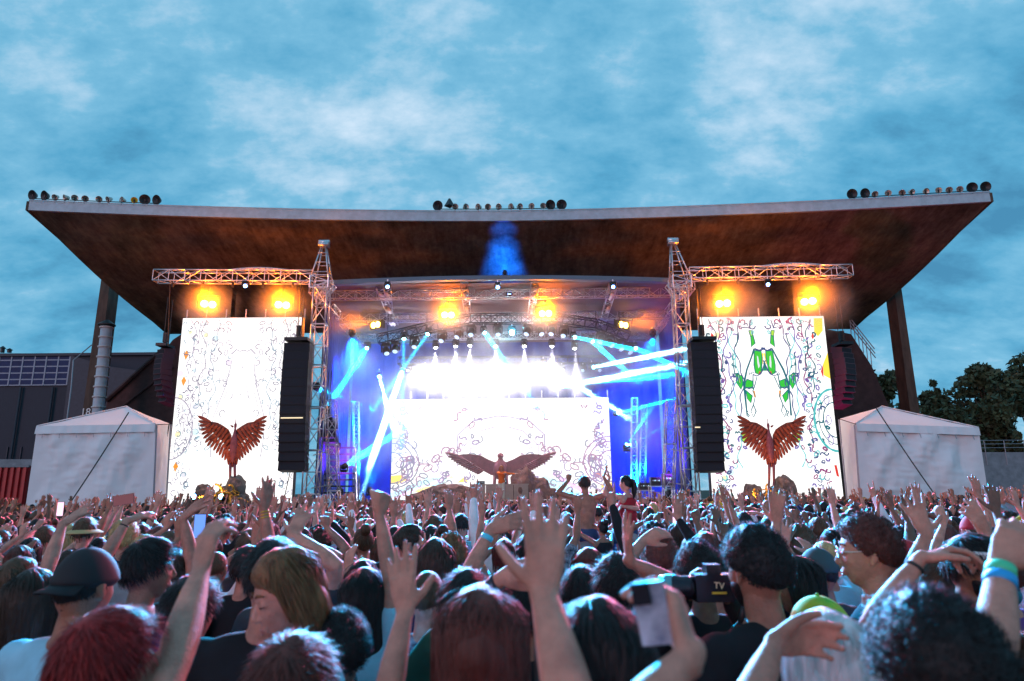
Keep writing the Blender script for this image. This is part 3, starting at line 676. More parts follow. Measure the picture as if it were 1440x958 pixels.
for ty, tY, pw in ((322, 33.8, 2600), (345, 35.4, 6500), (365, 36.8, 14000), (385, 38.3, 26000)): light('uplight_lamp', 'SPOT', a + Vector((0, 0, .3)), at(708, ty, tY), pw, (.0, .12, 1.0), e_, spot_size=rad(26), spot_blend=1, shadow_soft_size=.12)
# ---- amber blinders
M_amber = emit('amber lamp face', (1.0, .50, .06), 45, True)
AMB = (1.0, .19, .0)
def blinder(px, py, Y, lab, power, aim=None, wide=1.0, rotz=0, back=0, spot=100):
    p = at(px, py, Y); d = (Vector(aim) - p).normalized() if aim is not None else (Vector((0, 0, 1)) - p).normalized(); e_ = empty('amber_blinder', p, 0, lab, 'stage light', 'amber blinders')
    M = Matrix.Translation(p) @ d.to_track_quat('Z', 'Y').to_matrix().to_4x4(); R = M.to_3x3()
    m = MB(); m.box(p - d * .12, (.95 * wide, .46, .22), R); m.build('housing', M_black, e_)
    for sx_ in (-1, 1):
        m = MB(); m.lathe([(.165, -.01), (.15, .03), (0, .05)], 18, Matrix.Translation(p + R @ Vector((sx_ * .17 * wide, 0, .0))) @ d.to_track_quat('Z', 'Y').to_matrix().to_4x4()); m.build('lamp_face', M_amber, e_, True)
    m = MB(); m.tube(p + Vector((-.5 * wide, 0, 0)), p + Vector((-.5 * wide, 0, .4)), .025, 6); m.tube(p + Vector((.5 * wide, 0, 0)), p + Vector((.5 * wide, 0, .4)), .025, 6); m.tube(p + Vector((-.5 * wide, 0, .4)), p + Vector((.5 * wide, 0, .4)), .025, 6); m.tube(p + Vector((0, 0, .4)), p + Vector((0, 0, .8)), .02, 5)
    m.build('bracket', M_black, e_)
    light('blinder_lamp', 'SPOT', p + d * .15, p + d * 5, power, AMB, e_, spot_size=rad(spot), spot_blend=.6, shadow_soft_size=.2)
    return e_, p
for px, py, Y, lab, pw in ((293, 428, 30.4, 'amber blinder glowing above the smooth white screen, nearer the dark building', 900), (397, 429, 30.4, 'amber blinder glowing above the smooth white screen, nearer the tower', 900),
                    (1017, 427, 30.4, 'amber blinder glowing above the green patterned screen, nearer the tower', 1500), (1137, 424, 30.4, 'amber blinder glowing above the green patterned screen, nearer the trees', 1300),
                    (630, 443, 33.5, 'big amber blinder under the stage roof, on the pale screen side of the centre', 900), (767, 441, 33.5, 'big amber blinder under the stage roof, on the green screen side of the centre', 900)):
    blinder(px, py, Y, lab, pw * 1.6)
    if Y < 31:
        p = at(px, py, Y); e2 = None
        light('amber_spill', 'POINT', p + Vector((0, -.5, .35)), p, 850, AMB, bpy.data.objects[sorted(o.name for o in COL.objects if o.name.startswith('amber_blinder'))[-1]], shadow_soft_size=.15)
    else:
        light('amber_spill', 'POINT', at(px, py, Y) + Vector((0, -.5, .3)), (0, 0, 0), 420, AMB, bpy.data.objects[sorted(o.name for o in COL.objects if o.name.startswith('amber_blinder'))[-1]], shadow_soft_size=.15)
blinder(528, 457, 36.5, 'amber blinder at the end of the arch aimed sideways to the pale screen tower', 1600, aim=at(440, 445, 33), spot=44)
blinder(877, 457, 36.5, 'amber blinder at the end of the arch aimed sideways to the green screen tower', 1300, aim=at(965, 440, 33), spot=44)

# ---- blue / purple wash lights that colour the smoke, the drapes and the deck
def washer(px, py, Y, tgt, color, power, lab, size=70, hang=False):
    a = at(px, py, Y); e_ = fixture(a, Vector(tgt) - a, lab, 'colour wash lights in the wings', hang, M_glowB, .8)
    light('wash_lamp', 'SPOT', a + (Vector(tgt) - a).normalized() * .25, tgt, power, color, e_, spot_size=rad(size), spot_blend=1, shadow_soft_size=.15)
BL = (.0, .10, 1.0); VI = (.35, .05, 1.0); TE = (.0, .50, 1.0)
washer(495, 470, 35, at(512, 640, 41), BL, 30000, 'blue wash light high in the wing beside the pale screen tower', 80, True)
washer(918, 470, 35, at(905, 640, 41), BL, 30000, 'blue wash light high in the wing beside the green screen tower', 80, True)
washer(520, 690, 36.5, at(530, 560, 41), TE, 14000, 'teal floor wash light beside the central screen, pale screen side', 70)
washer(893, 690, 36.5, at(900, 560, 41), (0, .22, 1), 12000, 'blue floor wash light beside the central screen, green screen side', 70)
washer(478, 690, 33.5, at(480, 560, 36), VI, 3000, 'violet floor wash light at the foot of the pale screen tower', 90)
washer(940, 694, 33.5, at(930, 560, 36), VI, 3000, 'violet floor wash light at the foot of the green screen tower', 90)
# pink-violet footlights on the PA wings
light_pts = ((1150, 690, 32.5, at(1190, 540, 33.5), (1, .05, .35), 900, 'magenta floor light between the green screen and the white tent'), (262, 690, 32.5, at(228, 540, 33.5), (.9, .05, .35), 220, 'magenta floor light between the white screen and the tent'))
for px, py, Y, tg, c, pw, lab in light_pts: washer(px, py, Y + .2, tg, c, pw, lab, 60)

# ---- LED screens with their printed picture
def screen_frame(TL, TR, BR, BL_, Y, thick, lab, strength, col=(1, .985, .97)):
    tl, tr = at(*TL, Y), at(*TR, Y); bl_, br = at(*BL_, Y), at(*BR, Y); x0 = (tl.x + bl_.x) / 2; x1 = (tr.x + br.x) / 2; z1 = (tl.z + tr.z) / 2; z0 = (bl_.z + br.z) / 2
    e_ = empty('led_screen', ((x0 + x1) / 2, Y, z0), 0, lab, 'LED screen', 'LED screens')
    m = MB(); m.box(((x0 + x1) / 2, Y + thick / 2 + .01, (z0 + z1) / 2), (x1 - x0 + .06, thick, z1 - z0 + .06)); m.build('cabinet_back', M_black, e_)
    nx_ = max(1, round((x1 - x0) / 1.0)); nz_ = max(1, round((z1 - z0) / 1.0))
    m = MB(); m.add([(x0, Y, z0), (x1, Y, z0), (x1, Y, z1), (x0, Y, z1)], [(0, 1, 2, 3)])
    m.build('panel_face', emit('screen white', col, strength, True), e_)
    m = MB()
    for i in range(nx_ + 1): m.tube((x0 + (x1 - x0) * i / nx_, Y + thick + .05, z0), (x0 + (x1 - x0) * i / nx_, Y + thick + .05, z1 + .5), .03, 5)
    m.build('support_rail', M_alu, e_)
    return e_, x0, x1, z0, z1, Y
class Art:
    """line and colour-field picture laid out on a screen face; u,v in 0..1"""
    def __init__(s, scr): s.e, s.x0, s.x1, s.z0, s.z1, s.Y = scr; s.layers = {}; s.k = 0; s.W = s.x1 - s.x0; s.H = s.z1 - s.z0
    def P(s, u, v, k): return (s.x0 + s.W * u, s.Y - .004 * k, s.z0 + s.H * v)
    def px(s, x, y): p = at(x, y, s.Y); return ((p.x - s.x0) / s.W, (p.z - s.z0) / s.H)
    def mb(s, c): return s.layers.setdefault(c, MB())
    def poly(s, pts, c, k=1):
        if c in ('green field', 'lime field'): s.line([(u, v) for u, v in pts] + [pts[0]], .045, 'line teal', 5)
        pts = [(min(max(u, 0), 1), min(max(v, 0), 1)) for u, v in pts]
        m = MB(); m.add([s.P(u, v, k) for u, v in pts], [tuple(range(len(pts)))]); m.build('picture_patch', MATS[c], s.e)
    def line(s, pts, w, c, k=3, closed=False):
        """w in metres; mitred strip"""
        q = [np.array([u * s.W, v * s.H]) for u, v in pts if 0 <= u <= 1 and 0 <= v <= 1]
        if len(q) < 2: return
        if closed: q = q + [q[0]]
        n = len(q); A = []; B = []
        for i in range(n):
            d = q[min(i + 1, n - 1)] - q[max(i - 1, 0)]
            L_ = np.linalg.norm(d)
            if L_ < 1e-6: d = np.array([1., 0]); L_ = 1
            nr = np.array([-d[1], d[0]]) / L_; ww = w * (.65 + .5 * abs(math.sin(i * .9 + s.k))) / 2; A.append(q[i] + nr * ww); B.append(q[i] - nr * ww)
        s.k += 1
        vs = []
        for a, b in zip(A, B):
            for p in (a, b): vs.append((s.x0 + min(max(p[0], 0), s.W), s.Y - .004 * k, s.z0 + min(max(p[1], 0), s.H)))
        s.mb(c).add(vs, [(2 * i, 2 * i + 1, 2 * i + 3, 2 * i + 2) for i in range(n - 1)])
    def done(s):
        for c, m in s.layers.items(): tag(m.build('picture_lines', MATS[c], s.e), kind='stuff')
def curve(rnd, u, v, sc, kind, asp):
    pts = []
    if kind == 0:   # hook
        a0 = rnd.uniform(0, 6.28); 
        for i in range(14): t = i / 13; a = a0 + t * rnd.choice((4.2,)) ; r = sc * (.3 + .7 * t); pts.append((u + math.cos(a) * r, v + math.sin(a) * r * asp))
    elif kind == 1: # S
        a0 = rnd.uniform(0, 3.1)
        for i in range(14): t = i / 13 - .5; x = t * 2 * sc; y = math.sin(t * 6.3) * sc * .45; pts.append((u + (x * math.cos(a0) - y * math.sin(a0)), v + (x * math.sin(a0) + y * math.cos(a0)) * asp))
    elif kind == 2: # loop
        a0 = rnd.uniform(0, 3.1)
        for i in range(17): a = i / 16 * 6.28; x = math.cos(a) * sc * .75; y = math.sin(a) * sc * .4; pts.append((u + (x * math.cos(a0) - y * math.sin(a0)), v + (x * math.sin(a0) + y * math.cos(a0)) * asp))
    else:           # tick / zigzag
        a0 = rnd.uniform(0, 6.28); pts = [(u, v)]
        for i in range(4): a = a0 + (1.3 if i % 2 else -.5) + rnd.uniform(-.4, .4); u += math.cos(a) * sc * .6; v += math.sin(a) * sc * .6 * asp; pts.append((u, v))
    return pts
def C(name, c, s): emit(name, c, s); return name
SS = 1.35     # screen white level
# side screens -------------------------------------------------
def side_art(scr, green, seed):
    A = Art(scr); rnd = random.Random(seed); asp = A.W / A.H
    if green:
        ln = [C('line teal', (.0, .25, .32), .6), C('line violet', (.25, .18, .6), .8), C('line navy', (.10, .16, .42), .6), C('line plum', (.45, .08, .3), .7), C('line aqua', (.25, .75, .75), .95)]; wgt = 1.0
    else:
        ln = [C('line pale grey', (.42, .40, .52), .9), C('line mid grey', (.22, .23, .34), .8), C('line pale blue', (.30, .46, .56), .9)]; wgt = .62
    GR = C('green field', (.03, .62, .03), 1.0); LI = C('lime field', (.45, .85, .05), 1.0); YE = C('yellow field', (1, .75, .05), 1.2); RE = C('red field', (.9, .05, .03), .9); OR = C('orange field', (1, .35, .02), 1.0); TEA = C('teal field', (.10, .62, .62), .9)
    tint = [C('pale grey tint', (.80, .80, .88), 1.1), C('pale lilac tint', (.86, .76, .92), 1.15), C('pale yellow tint', (1, .88, .5), 1.2), C('pale blue tint', (.70, .90, .95), 1.15)]
    mir = .48 if green else .53
    def both(f): f(lambda u: u); f(lambda u: 2 * mir - u)
    # columns of doodles, mirrored
    for col_, (cu, amp) in enumerate(((.05, .03), (.10, .035), (.16, .035), (.215, .03), (.27, .025), (.33, .02), (.40, .015), (.13, .05), (.24, .05))):
        v = .97
        while v > .03:
            sc = rnd.uniform(.014, .036); kd = rnd.choice((0, 1, 2, 3, 0)); st = rnd.getstate(); uu = cu + rnd.uniform(-amp, amp); c = rnd.choice(ln); wd = rnd.uniform(.04, .085) * wgt
            keep = not (v < .30 and .2 < cu) and not (green and .19 < cu and .28 < v < .93 and rnd.random() < .8) and not (.28 < cu < .45 and v < .62 and rnd.random() < .75)
            if keep and rnd.random() < .10: A.poly([(uu + sc * .8 * math.cos(t), v + sc * .8 * asp * math.sin(t)) for t in [6.283 * q / 9 for q in range(9)]], rnd.choice(tint), 1)
            if keep and rnd.random() < (.9 if green else .75):
                pts = curve(rnd, uu, v, sc, kd, asp)
                both(lambda m: A.line([(m(u), w_) for u, w_ in pts], wd, c, 3))
            v -= rnd.uniform(.020, .045)
    # long flowing lines
    for k in range(5 if green else 4):
        u0 = (.10, .20, .29, .14, .25)[k]; c = ln[k % len(ln)]; ph = rnd.uniform(0, 6); pts = []
        for i in range(60):
            v = .99 - .016 * i; pts.append((u0 + .022 * math.sin(i * .33 + ph) + .012 * math.sin(i * .83 + ph * 2), v))
        both(lambda m: A.line([(m(u), w_) for u, w_ in pts[:26 + 6 * k]], .055 * wgt, c, 2))
    # central kaleidoscope figure (a tall pointed arch)
    c0 = ln[0]; W2 = .030 if green else .028
    out = [(.085, .80), (.10, .72), (.13, .62), (.205, .47), (.215, .36), (.20, .26)]
    def arch_(m):
        A.line([(m(mir - du), v) for du, v in out], .055 * (1 if green else .55), c0, 4)
        A.line([(m(mir - du), v) for du, v in ((.10, .80), (.06, .825), (.03, .815), (0, .822))], .07 * (1 if green else .7), c0, 4)
        A.line([(m(mir - du), v) for du, v in ((.075, .56), (.03, .66), (0, .735))], .05 * (1 if green else .45), c0, 5)
        A.line([(m(mir - du), v) for du, v in ((.15, .52), (.11, .60), (.075, .56), (.04, .60), (.02, .57), (0, .585))], .04 * (1 if green else .6), ln[1], 5)
        A.line([(m(mir - du), v) for du, v in ((.17, .40), (.135, .44), (.155, .32), (.185, .27))], .04 * (1 if green else .5), ln[2], 5)
        A.line([(m(mir - du), v) for du, v in ((.20, .44), (.15, .445), (.12, .49))], .03 * wgt, c0, 5)
    if not green: arch_(lambda u: u); arch_(lambda u: 2 * mir - u)
    if green:
        def cc(X, Y): return A.px(1000 + X / 5.99, 440 + Y / 5.99)
        mir = cc(455, 500)[0]
        def both2(pts, f):
            q = [cc(*p) for p in pts]; f(q); f([(2 * mir - u, v) for u, v in q])
        G_ = lambda q: A.poly(q, GR, 1); Lm = lambda q: A.poly(q, LI, 2); TL = lambda w_: (lambda q: A.line(q, w_, ln[0], 4)); NV = lambda w_: (lambda q: A.line(q, w_, ln[2], 5))
        both2([(362, 320), (420, 322), (428, 380), (424, 500), (400, 520), (372, 508), (360, 440)], G_)
        both2([(385, 360), (395, 370), (410, 450), (398, 470), (388, 420)], lambda q: A.poly(q, 'pale grey tint', 3))
        both2([(428, 335), (440, 345), (436, 430), (426, 440)], lambda q: A.poly(q, YE, 2))
        both2([(300, 560), (352, 578), (352, 642), (318, 628), (284, 640), (282, 600)], G_); both2([(290, 652), (346, 700), (334, 762), (304, 725)], G_)
        both2([(205, 510), (262, 535), (268, 600), (252, 648), (214, 590)], G_); both2([(216, 508), (232, 514), (248, 590), (236, 600)], Lm)
        both2([(332, 200), (352, 190), (370, 258), (338, 290)], G_); both2([(315, 150), (343, 150), (352, 190), (330, 200)], Lm)
        both2([(258, 1005), (285, 990), (320, 1010), (312, 1090), (280, 1098), (258, 1070)], Lm)
        both2([(437, 465), (455, 425), (455, 488), (437, 488)], G_)
        both2([(362, 303), (340, 370), (300, 480), (275, 600), (290, 740), (303, 870)], TL(.085)); both2([(362, 303), (402, 320), (425, 312), (443, 298), (455, 302)], NV(.09))
        both2([(455, 400), (430, 490), (415, 515)], NV(.06)); both2([(350, 520), (385, 533), (420, 515), (412, 500)], NV(.05)); both2([(352, 520), (352, 600), (365, 620), (385, 540)], TL(.05))
        both2([(356, 775), (334, 830), (358, 880), (378, 830), (356, 775)], TL(.05)); both2([(365, 620), (350, 660), (372, 700), (356, 775)], TL(.045)); both2([(284, 625), (318, 640), (350, 625)], NV(.06))
        both2([(405, 490), (420, 498), (412, 525), (398, 520)], lambda q: A.poly(q, RE, 3)); both2([(352, 660), (366, 655), (378, 712), (360, 708)], lambda q: A.poly(q, OR, 3))
        both2([(330, 60), (318, 130), (300, 90), (270, 100)], NV(.07)); both2([(250, 128), (285, 122), (325, 132)], NV(.05)); both2([(200, 520), (182, 512), (196, 548)], NV(.09)); both2([(222, 175), (220, 240), (205, 285)], TL(.06))
        both2([(92, 350), (100, 420), (88, 500)], TL(.05)); both2([(182, 340), (186, 440), (200, 520)], TL(.05)); both2([(190, 570), (170, 640), (165, 700)], TL(.03))
        both2([(-25, 45), (45, 45), (45, 140), (10, 200), (-20, 150)], lambda q: A.poly(q, YE, 1)) if False else A.poly([cc(*p) for p in ((862, 45), (936, 45), (940, 150), (900, 200), (868, 160))], YE, 1)
        A.poly([cc(*p) for p in ((852, 165), (870, 198), (856, 226), (842, 200))], RE, 2); A.poly([cc(*p) for p in ((0, 165), (22, 190), (12, 232), (-5, 215))], RE, 2)
        A.poly([(1.0, .80), (.955, .74), (.95, .68), (1.0, .66)], YE, 1); A.poly([(.955, .74), (.93, .70), (.945, .66)], RE, 2); A.poly([(.955, .215), (.975, .215), (.985, .155), (.965, .16)], RE, 2)
        cu_, cv_ = 1.0, .445
    else:
        for u, v in ((.055, .80), (.93, .80), (.055, .66), (.055, .215)): A.poly([(u, v + .025), (u + .022, v), (u, v - .03), (u - .02, v)], OR, 1)
        cu_, cv_ = .0, .41
    sg = -1 if green else 1
    for r, wd in ((.16, .10), (.125, .04), (.09, .05)):
        pts = [(cu_ + sg * r * math.cos(a), cv_ + r * 1.0 * math.sin(a)) for a in [math.pi * (-.5 + i / 24) for i in range(25)]]
        A.line([(min(max(u, 0), 1), v) for u, v in pts], wd * (1 if green else .55), TEA if green and wd > .05 else ln[0], 4)
    for a in (-.35, .0, .35):
        u, v = cu_ + sg * .05, cv_ + a * .3; A.line([(u + .020 * math.cos(t) * 1.0, v + .024 * math.sin(t)) for t in [6.28 * i / 14 for i in range(15)]], .035 * wgt, ln[1], 5)
    A.done(); return A
scrL = screen_frame((257, 447), (421, 447), (414, 716), (232, 716), 31.2, .3, 'tall white LED screen with pale grey line drawings beside the tower lit amber', SS)
side_art(scrL, False, 3)
scrR = screen_frame((985, 446), (1157, 445), (1189, 716), (1002, 716), 31.2, .3, 'tall white LED screen with bright green and teal kaleidoscope pattern', SS)
side_art(scrR, True, 8)
scrC = screen_frame((551, 561), (857, 560), (860, 707), (551, 707), 40.0, .3, 'wide white LED screen with faint line drawings behind the performer', 1.12)
A = Art(scrC); rnd = random.Random(17); asp = A.W / A.H
lnc = [C('line faint lilac', (.52, .40, .66), .85), C('line faint grey', (.42, .42, .56), .8), C('line faint rose', (.60, .34, .52), .85)]
for k in range(130):
    v = rnd.uniform(.10, .95); u = rnd.uniform(.02, .40) if k % 3 else rnd.uniform(.02, .13)
    if v > .5 and .1 < u < .3: continue
    pts = curve(rnd, u, v, rnd.uniform(.012, .03), rnd.choice((0, 1, 2, 3)), asp); c = rnd.choice(lnc); wd = rnd.uniform(.05, .10)
    for mm in (0, 1): A.line([(1 - a if mm else a, b) for a, b in pts], wd, c, 3)
for du, v0, v1, wd in ((.20, .35, .72, .06), (.17, .35, .62, .04)):
    for mm in (-1, 1): A.line([(.5 + mm * du, v0), (.5 + mm * du, v1 - .08), (.5 + mm * (du - .07), v1 + .06), (.5 + mm * .03, v1 + .10), (.5, v1 + .10)], wd, lnc[0], 3)
for mm in (0, 1):
    for r in (.10, .125, .055):
        A.line([(abs(mm - (.0 + r * math.cos(a))), .38 + r * asp * .9 * math.sin(a)) for a in [math.pi * (-.5 + i / 20) for i in range(21)]], .07, lnc[(mm + 1) % 3], 4)
    A.line([(abs(mm - .17), .37), (abs(mm - .13), .37), (abs(mm - .11), .45)], .07, lnc[2], 4); A.line([(abs(mm - .13), .37), (abs(mm - .11), .30)], .07, lnc[2], 4)
    tri = [(.36, .42), (.41, .47), (.36, .52)]; A.line([(abs(mm - a), b) for a, b in tri], .05, lnc[0], 4, True)
YEc = C('pale yellow field', (1, .70, .15), 1.5); TEc = C('pale teal field', (.55, .85, .90), 1.6); PIc = C('pink field', (1, .55, .85), 1.5); ORc = C('orange red field', (1, .30, .08), 1.3)
for pts, c in (([(0, .02), (0, .10), (.17, .24), (.30, .24), (.22, .17), (.10, .10)], TEc), ([(.10, .11), (.16, .10), (.22, .17), (.14, .15)], YEc), ([(0, .05), (.02, .04), (.30, .27), (.27, .26)], PIc), ([(.22, .20), (.26, .26), (.29, .24), (.25, .19)], YEc), ([(.30, .19), (.33, .24), (.35, .20)], YEc),
               ([(.62, .14), (.70, .26), (.80, .16), (.88, .06), (.70, .04)], TEc), ([(.72, .27), (.75, .27), (.95, .02), (.91, .02)], PIc), ([(.0, .26), (.05, .27), (.07, .22), (.03, .18), (0, .19)], YEc), ([(.95, .16), (1, .18), (1, .02), (.96, .04)], YEc), ([(.925, .265), (.955, .275), (.955, .235), (.925, .23)], ORc), ([(0, 0), (1, 0), (1, .03), (0, .03)], ORc)):
    A.poly(pts, c, 1)
A.done()
# masking bits on the tower side of the pale screen (small cabinets stepping out)
# ---- line arrays
M_pa = mat('black speaker grille', (.012, .012, .016), .75, 0, .2, 40)
def line_array(px0, px1, y0, y1, Y, n, lab, bow, tint=None, rot=0.0, matl=None):
    a, b = at(px0, y0, Y), at(px1, y0, Y); c = at((px0 + px1) / 2, y1, Y); w_ = b.x - a.x; H = a.z - c.z; h = H / n; cx_ = (a.x + b.x) / 2
    e_ = empty('line_array', (cx_, Y, c.z), 0, lab, 'speaker array', 'hanging speaker arrays')
    for i in range(n):
        t = (i + .5) / n; yy = Y + bow * (t - .35) ** 2 * 2.2; tilt = -bow * (t - .35) * .55; R = Euler((tilt, 0, rot)).to_matrix()
        z = a.z - H * t; m = MB(); m.box((cx_, yy, z), (w_, .62, h * .975), R); o_ = m.build('cabinet', matl or M_pa, e_)
        m = MB(); m.box(Vector((cx_, yy, z)) + R @ Vector((0, -.315, 0)), (w_ * .90, .012, h * .80), R); m.build('grille', mat('grille cloth', (.02, .02, .028), .9), o_) if False else m.build('grille', mat('grille cloth', (.02, .02, .028), .9), e_)
    m = MB(); m.box((cx_, Y, a.z + .12), (w_ * .9, .9, .14)); m.build('fly_frame', M_black, e_)
    m = MB(); m.tube((cx_, Y - .2, a.z + .1), (cx_, Y - .2, a.z + 2.6), .02, 5); m.tube((cx_, Y + .3, a.z + .1), (cx_, Y + .3, a.z + 2.6), .02, 5); m.box((cx_, Y, a.z + .55), (.22, .22, .5)); m.build('hoist_chain', M_black, e_)
    return e_
line_array(402, 438, 483, 663, 30.0, 14, 'big black speaker array hanging between the smooth white screen and its tower', .35)
line_array(969, 1006, 482, 664, 30.0, 14, 'big black speaker array hanging between the green patterned screen and its tower', .35)
line_array(224, 240, 490, 566, 33.4, 10, 'slim reddish speaker array hanging past the outer edge of the smooth white screen', 1.0, rot=-.5, matl=mat('dusty speaker', (.12, .07, .09), .7))  # pink stage light is put into this speaker base colour
line_array(1174, 1196, 488, 570, 33.4, 10, 'slim magenta-lit speaker array past the outer edge of the green patterned screen', 1.0, rot=.5, matl=mat('dusty speaker', (.12, .07, .09), .7))
line_array(449, 472, 594, 632, 33.8, 5, 'small dark speaker array tilted down inside the tower on the pale screen side', 1.6, rot=.4)
m_ = MB(); p = at(396, 588, 29.62); m_.box(p + Vector((.45, -.03, .0)), (.95, .03, .05)); tag(m_.build('light_strip', emit('pale strip', (1, .8, .5), 1.2), None, loc=p), 'thin pale strap line across the big speaker array by the white screen', 'strap')  # strap brightness put in as emission; it is no lamp
m_ = MB(); m_.box(at(981, 601, 29.6), (.22, .03, .05)); tag(m_.build('light_strip', MATS['pale strip'], None, loc=at(981, 601, 29.6)), 'short pale strap mark on the big speaker array by the green screen', 'strap')

# ---- gear towers inside the wings, tables, stairs
for (pb, pt, Y, lab) in (((501, 700), (501, 565), 38, 'thin inner truss leg beside the central screen on the pale screen side'), ((903, 700), (906, 570), 38, 'thin inner truss leg beside the central screen, behind the gear table'), ((892, 700), (892, 560), 37, 'slim pole truss just outside the central screen edge')):
    a, b = at(*pb, Y), at(*pt, Y); a.z = 1.5; e_ = truss_obj('truss_stand', None, a, b, M_alu, .30, step=.45); e_.location = (0, 0, 0); tag(e_, lab, 'truss', 'inner truss legs')
stairs = empty('stage_stairs', at(478, 700, 34.0), 0, 'wide blue-lit steps rising behind the foot of the pale screen tower', 'stairs')
for k in range(9):
    p = at(478, 702 - 9 * k, 34 + .25 * k); m_ = MB(); m_.box(p, (1.5, .34, .07)); m_.build('tread', M_deck, stairs)
m_ = MB()
for s in (-1, 1):
    a, b = at(478, 705, 34), at(478, 628, 36.1); m_.tube(a + Vector((s * .8, 0, -.1)), b + Vector((s * .8, 0, -.1)), .06, 6)
m_.build('stringer', M_alu, stairs)
M_case = mat('road case', (.05, .05, .07), .5); M_ply = mat('plywood', (.45, .33, .2), .6, 0, .2, 5)
def table(px, py_top, Y, w_, lab):
    p = at(px, py_top, Y); e_ = empty('gear_table', (p.x, Y, 1.5), 0, lab, 'table', 'gear tables in the wing')
    m = MB(); m.box(p, (w_, .8, .06)); m.build('table_top', M_alu, e_)
    m = MB(); m.box((p.x, Y, (p.z + 1.5) / 2), (w_ * .94, .7, .04)); m.build('shelf', M_ply, e_)
    for sx_ in (-1, 1):
        for sy_ in (-1, 1): m = MB(); m.tube((p.x + sx_ * w_ * .46, Y + sy_ * .33, 1.5), (p.x + sx_ * w_ * .46, Y + sy_ * .33, p.z), .028, 6); m.build('leg', M_alu, e_)
    return p
p = table(930, 684, 35.0, 1.25, 'metal gear table in the wing loaded with mixers and cases')
def gear(name, p, d, lab, cat, R=None, knobs=True):
    e_ = empty(name, p, 0, lab, cat); m = MB(); m.box(Vector(p) + Vector((0, 0, d[2] / 2)), d, R); m.build('body', M_case, e_)
    m = MB(); m.box(Vector(p) + Vector((0, -d[1] / 2 - .01, d[2] / 2)), (d[0] * .85, .015, d[2] * .7), R); m.build('front_panel', M_black, e_)
    for i in range(4): m = MB(); m.tube(Vector(p) + Vector((d[0] * (-.3 + .2 * i), -d[1] / 2 - .02, d[2] * .6)), Vector(p) + Vector((d[0] * (-.3 + .2 * i), -d[1] / 2 - .05, d[2] * .6)), d[2] * .09, 6); m.build('knob', emit('indicator', (.5, .8, 1), 1.4) if i % 2 else M_alu, e_)
gear('mixer_rack', p + Vector((-.3, 0, .03)), (.5, .45, .42), 'dark rack unit on the gear table, nearer the central screen', 'rack')
gear('mixer_rack', p + Vector((.28, 0, .03)), (.45, .45, .58), 'taller dark rack unit on the gear table, nearer the tower', 'rack')
p = table(906, 690, 35.8, .9, 'smaller low gear table beside the central screen edge')
gear('road_case', p + Vector((0, 0, .03)), (.6, .45, .35), 'black road case on the smaller gear table', 'case')
# ---- DJ booth with set pieces
M_booth = mat('beige booth panel', (.30, .23, .19), .7, 0, .1, 3)
YD = 36.0
bt = empty('dj_booth', at(702, 707, YD), 0, 'pale boxy booth of upright panels standing behind the performer', 'booth')
x0, x1 = at(663, 690, YD).x, at(742, 690, YD).x; zt = at(700, 682, YD).z
for k in range(4):
    xa = x0 + (x1 - x0) * k / 4; xb = x0 + (x1 - x0) * (k + 1) / 4; m_ = MB(); m_.box(((xa + xb) / 2, YD + (.0 if k % 2 else .05), (zt + 1.5) / 2), (xb - xa - .03, .08, zt - 1.5)); m_.build('front_panel', M_booth, bt)
m_ = MB(); m_.box(((x0 + x1) / 2, YD + .45, zt + .02), (x1 - x0 + .15, 1.0, .05)); m_.build('counter', M_booth, bt)
for k in range(2): m_ = MB(); m_.box(((x0 if k == 0 else x1), YD + .45, (zt + 1.5) / 2), (.06, .9, zt - 1.5)); m_.build('side_panel', M_booth, bt)
p = at(676, 681, YD + .4); gear('dj_player', Vector((p.x, YD + .4, zt + .05)), (.42, .4, .16), 'flat dj player on the booth counter', 'dj player'); gear('laptop', Vector((p.x + 1.2, YD + .5, zt + .05)), (.34, .05, .24), 'open laptop seen from behind on the booth counter', 'laptop')
M_rock = mat('rusty rock', (.14, .035, .03), .9, 0, .5, 3, .8, 9, c2=(.22, .08, .06))
def rock(c, sx_, sy_, sz_, seed, matl, name, parent=None, n=20):
    b = bmesh.new(); bmesh.ops.create_icosphere(b, subdivisions=3, radius=1); 
    for v in b.verts:
        q = v.co.normalized(); k = 1 + .28 * mnoise.noise(q * 1.8 + Vector((seed, 0, 0))) + .16 * mnoise.noise(q * 5 + Vector((0, seed, 0))) + .10 * abs(mnoise.noise(q * 11 + Vector((0, 0, seed))))
        v.co = Vector((q.x * sx_ * k, q.y * sy_ * k, q.z * sz_ * k))
    me = bpy.data.meshes.new(name); b.to_mesh(me); b.free(); me.materials.append(matl)
    o_ = bpy.data.objects.new(name, me); COL.objects.link(o_)
    if parent is not None: o_.parent = parent; o_.location = Vector(c) - parent.location
    else: o_.location = c
    return o_
rk = empty('rock_pile', (at(632, 700, 36.4).x, 36.4, 1.5), 0, 'reddish heap of set rocks beside the booth on the pale screen side', 'rocks')
for k, (px, py, r) in enumerate(((600, 702, .7), (622, 696, .8), (640, 694, .75), (655, 700, .6), (588, 706, .5))): rock(at(px, py, 36.6 + .1 * k), r * 1.2, r * .8, r * .62, k, M_rock, 'rock', rk)
rk = empty('rock_pile', (at(760, 700, 36.4).x, 36.4, 1.5), 0, 'tall reddish set rock leaning out from the booth on the green screen side', 'rocks')
for k, (px, py, rx, rz) in enumerate(((738, 690, .75, 1.1), (752, 693, .8, .8), (768, 700, .8, .5), (745, 682, .5, .6), (786, 704, .7, .3))): rock(at(px, py, 36.7 + .1 * k), rx, .7, rz, 20 + k, M_rock, 'rock', rk)

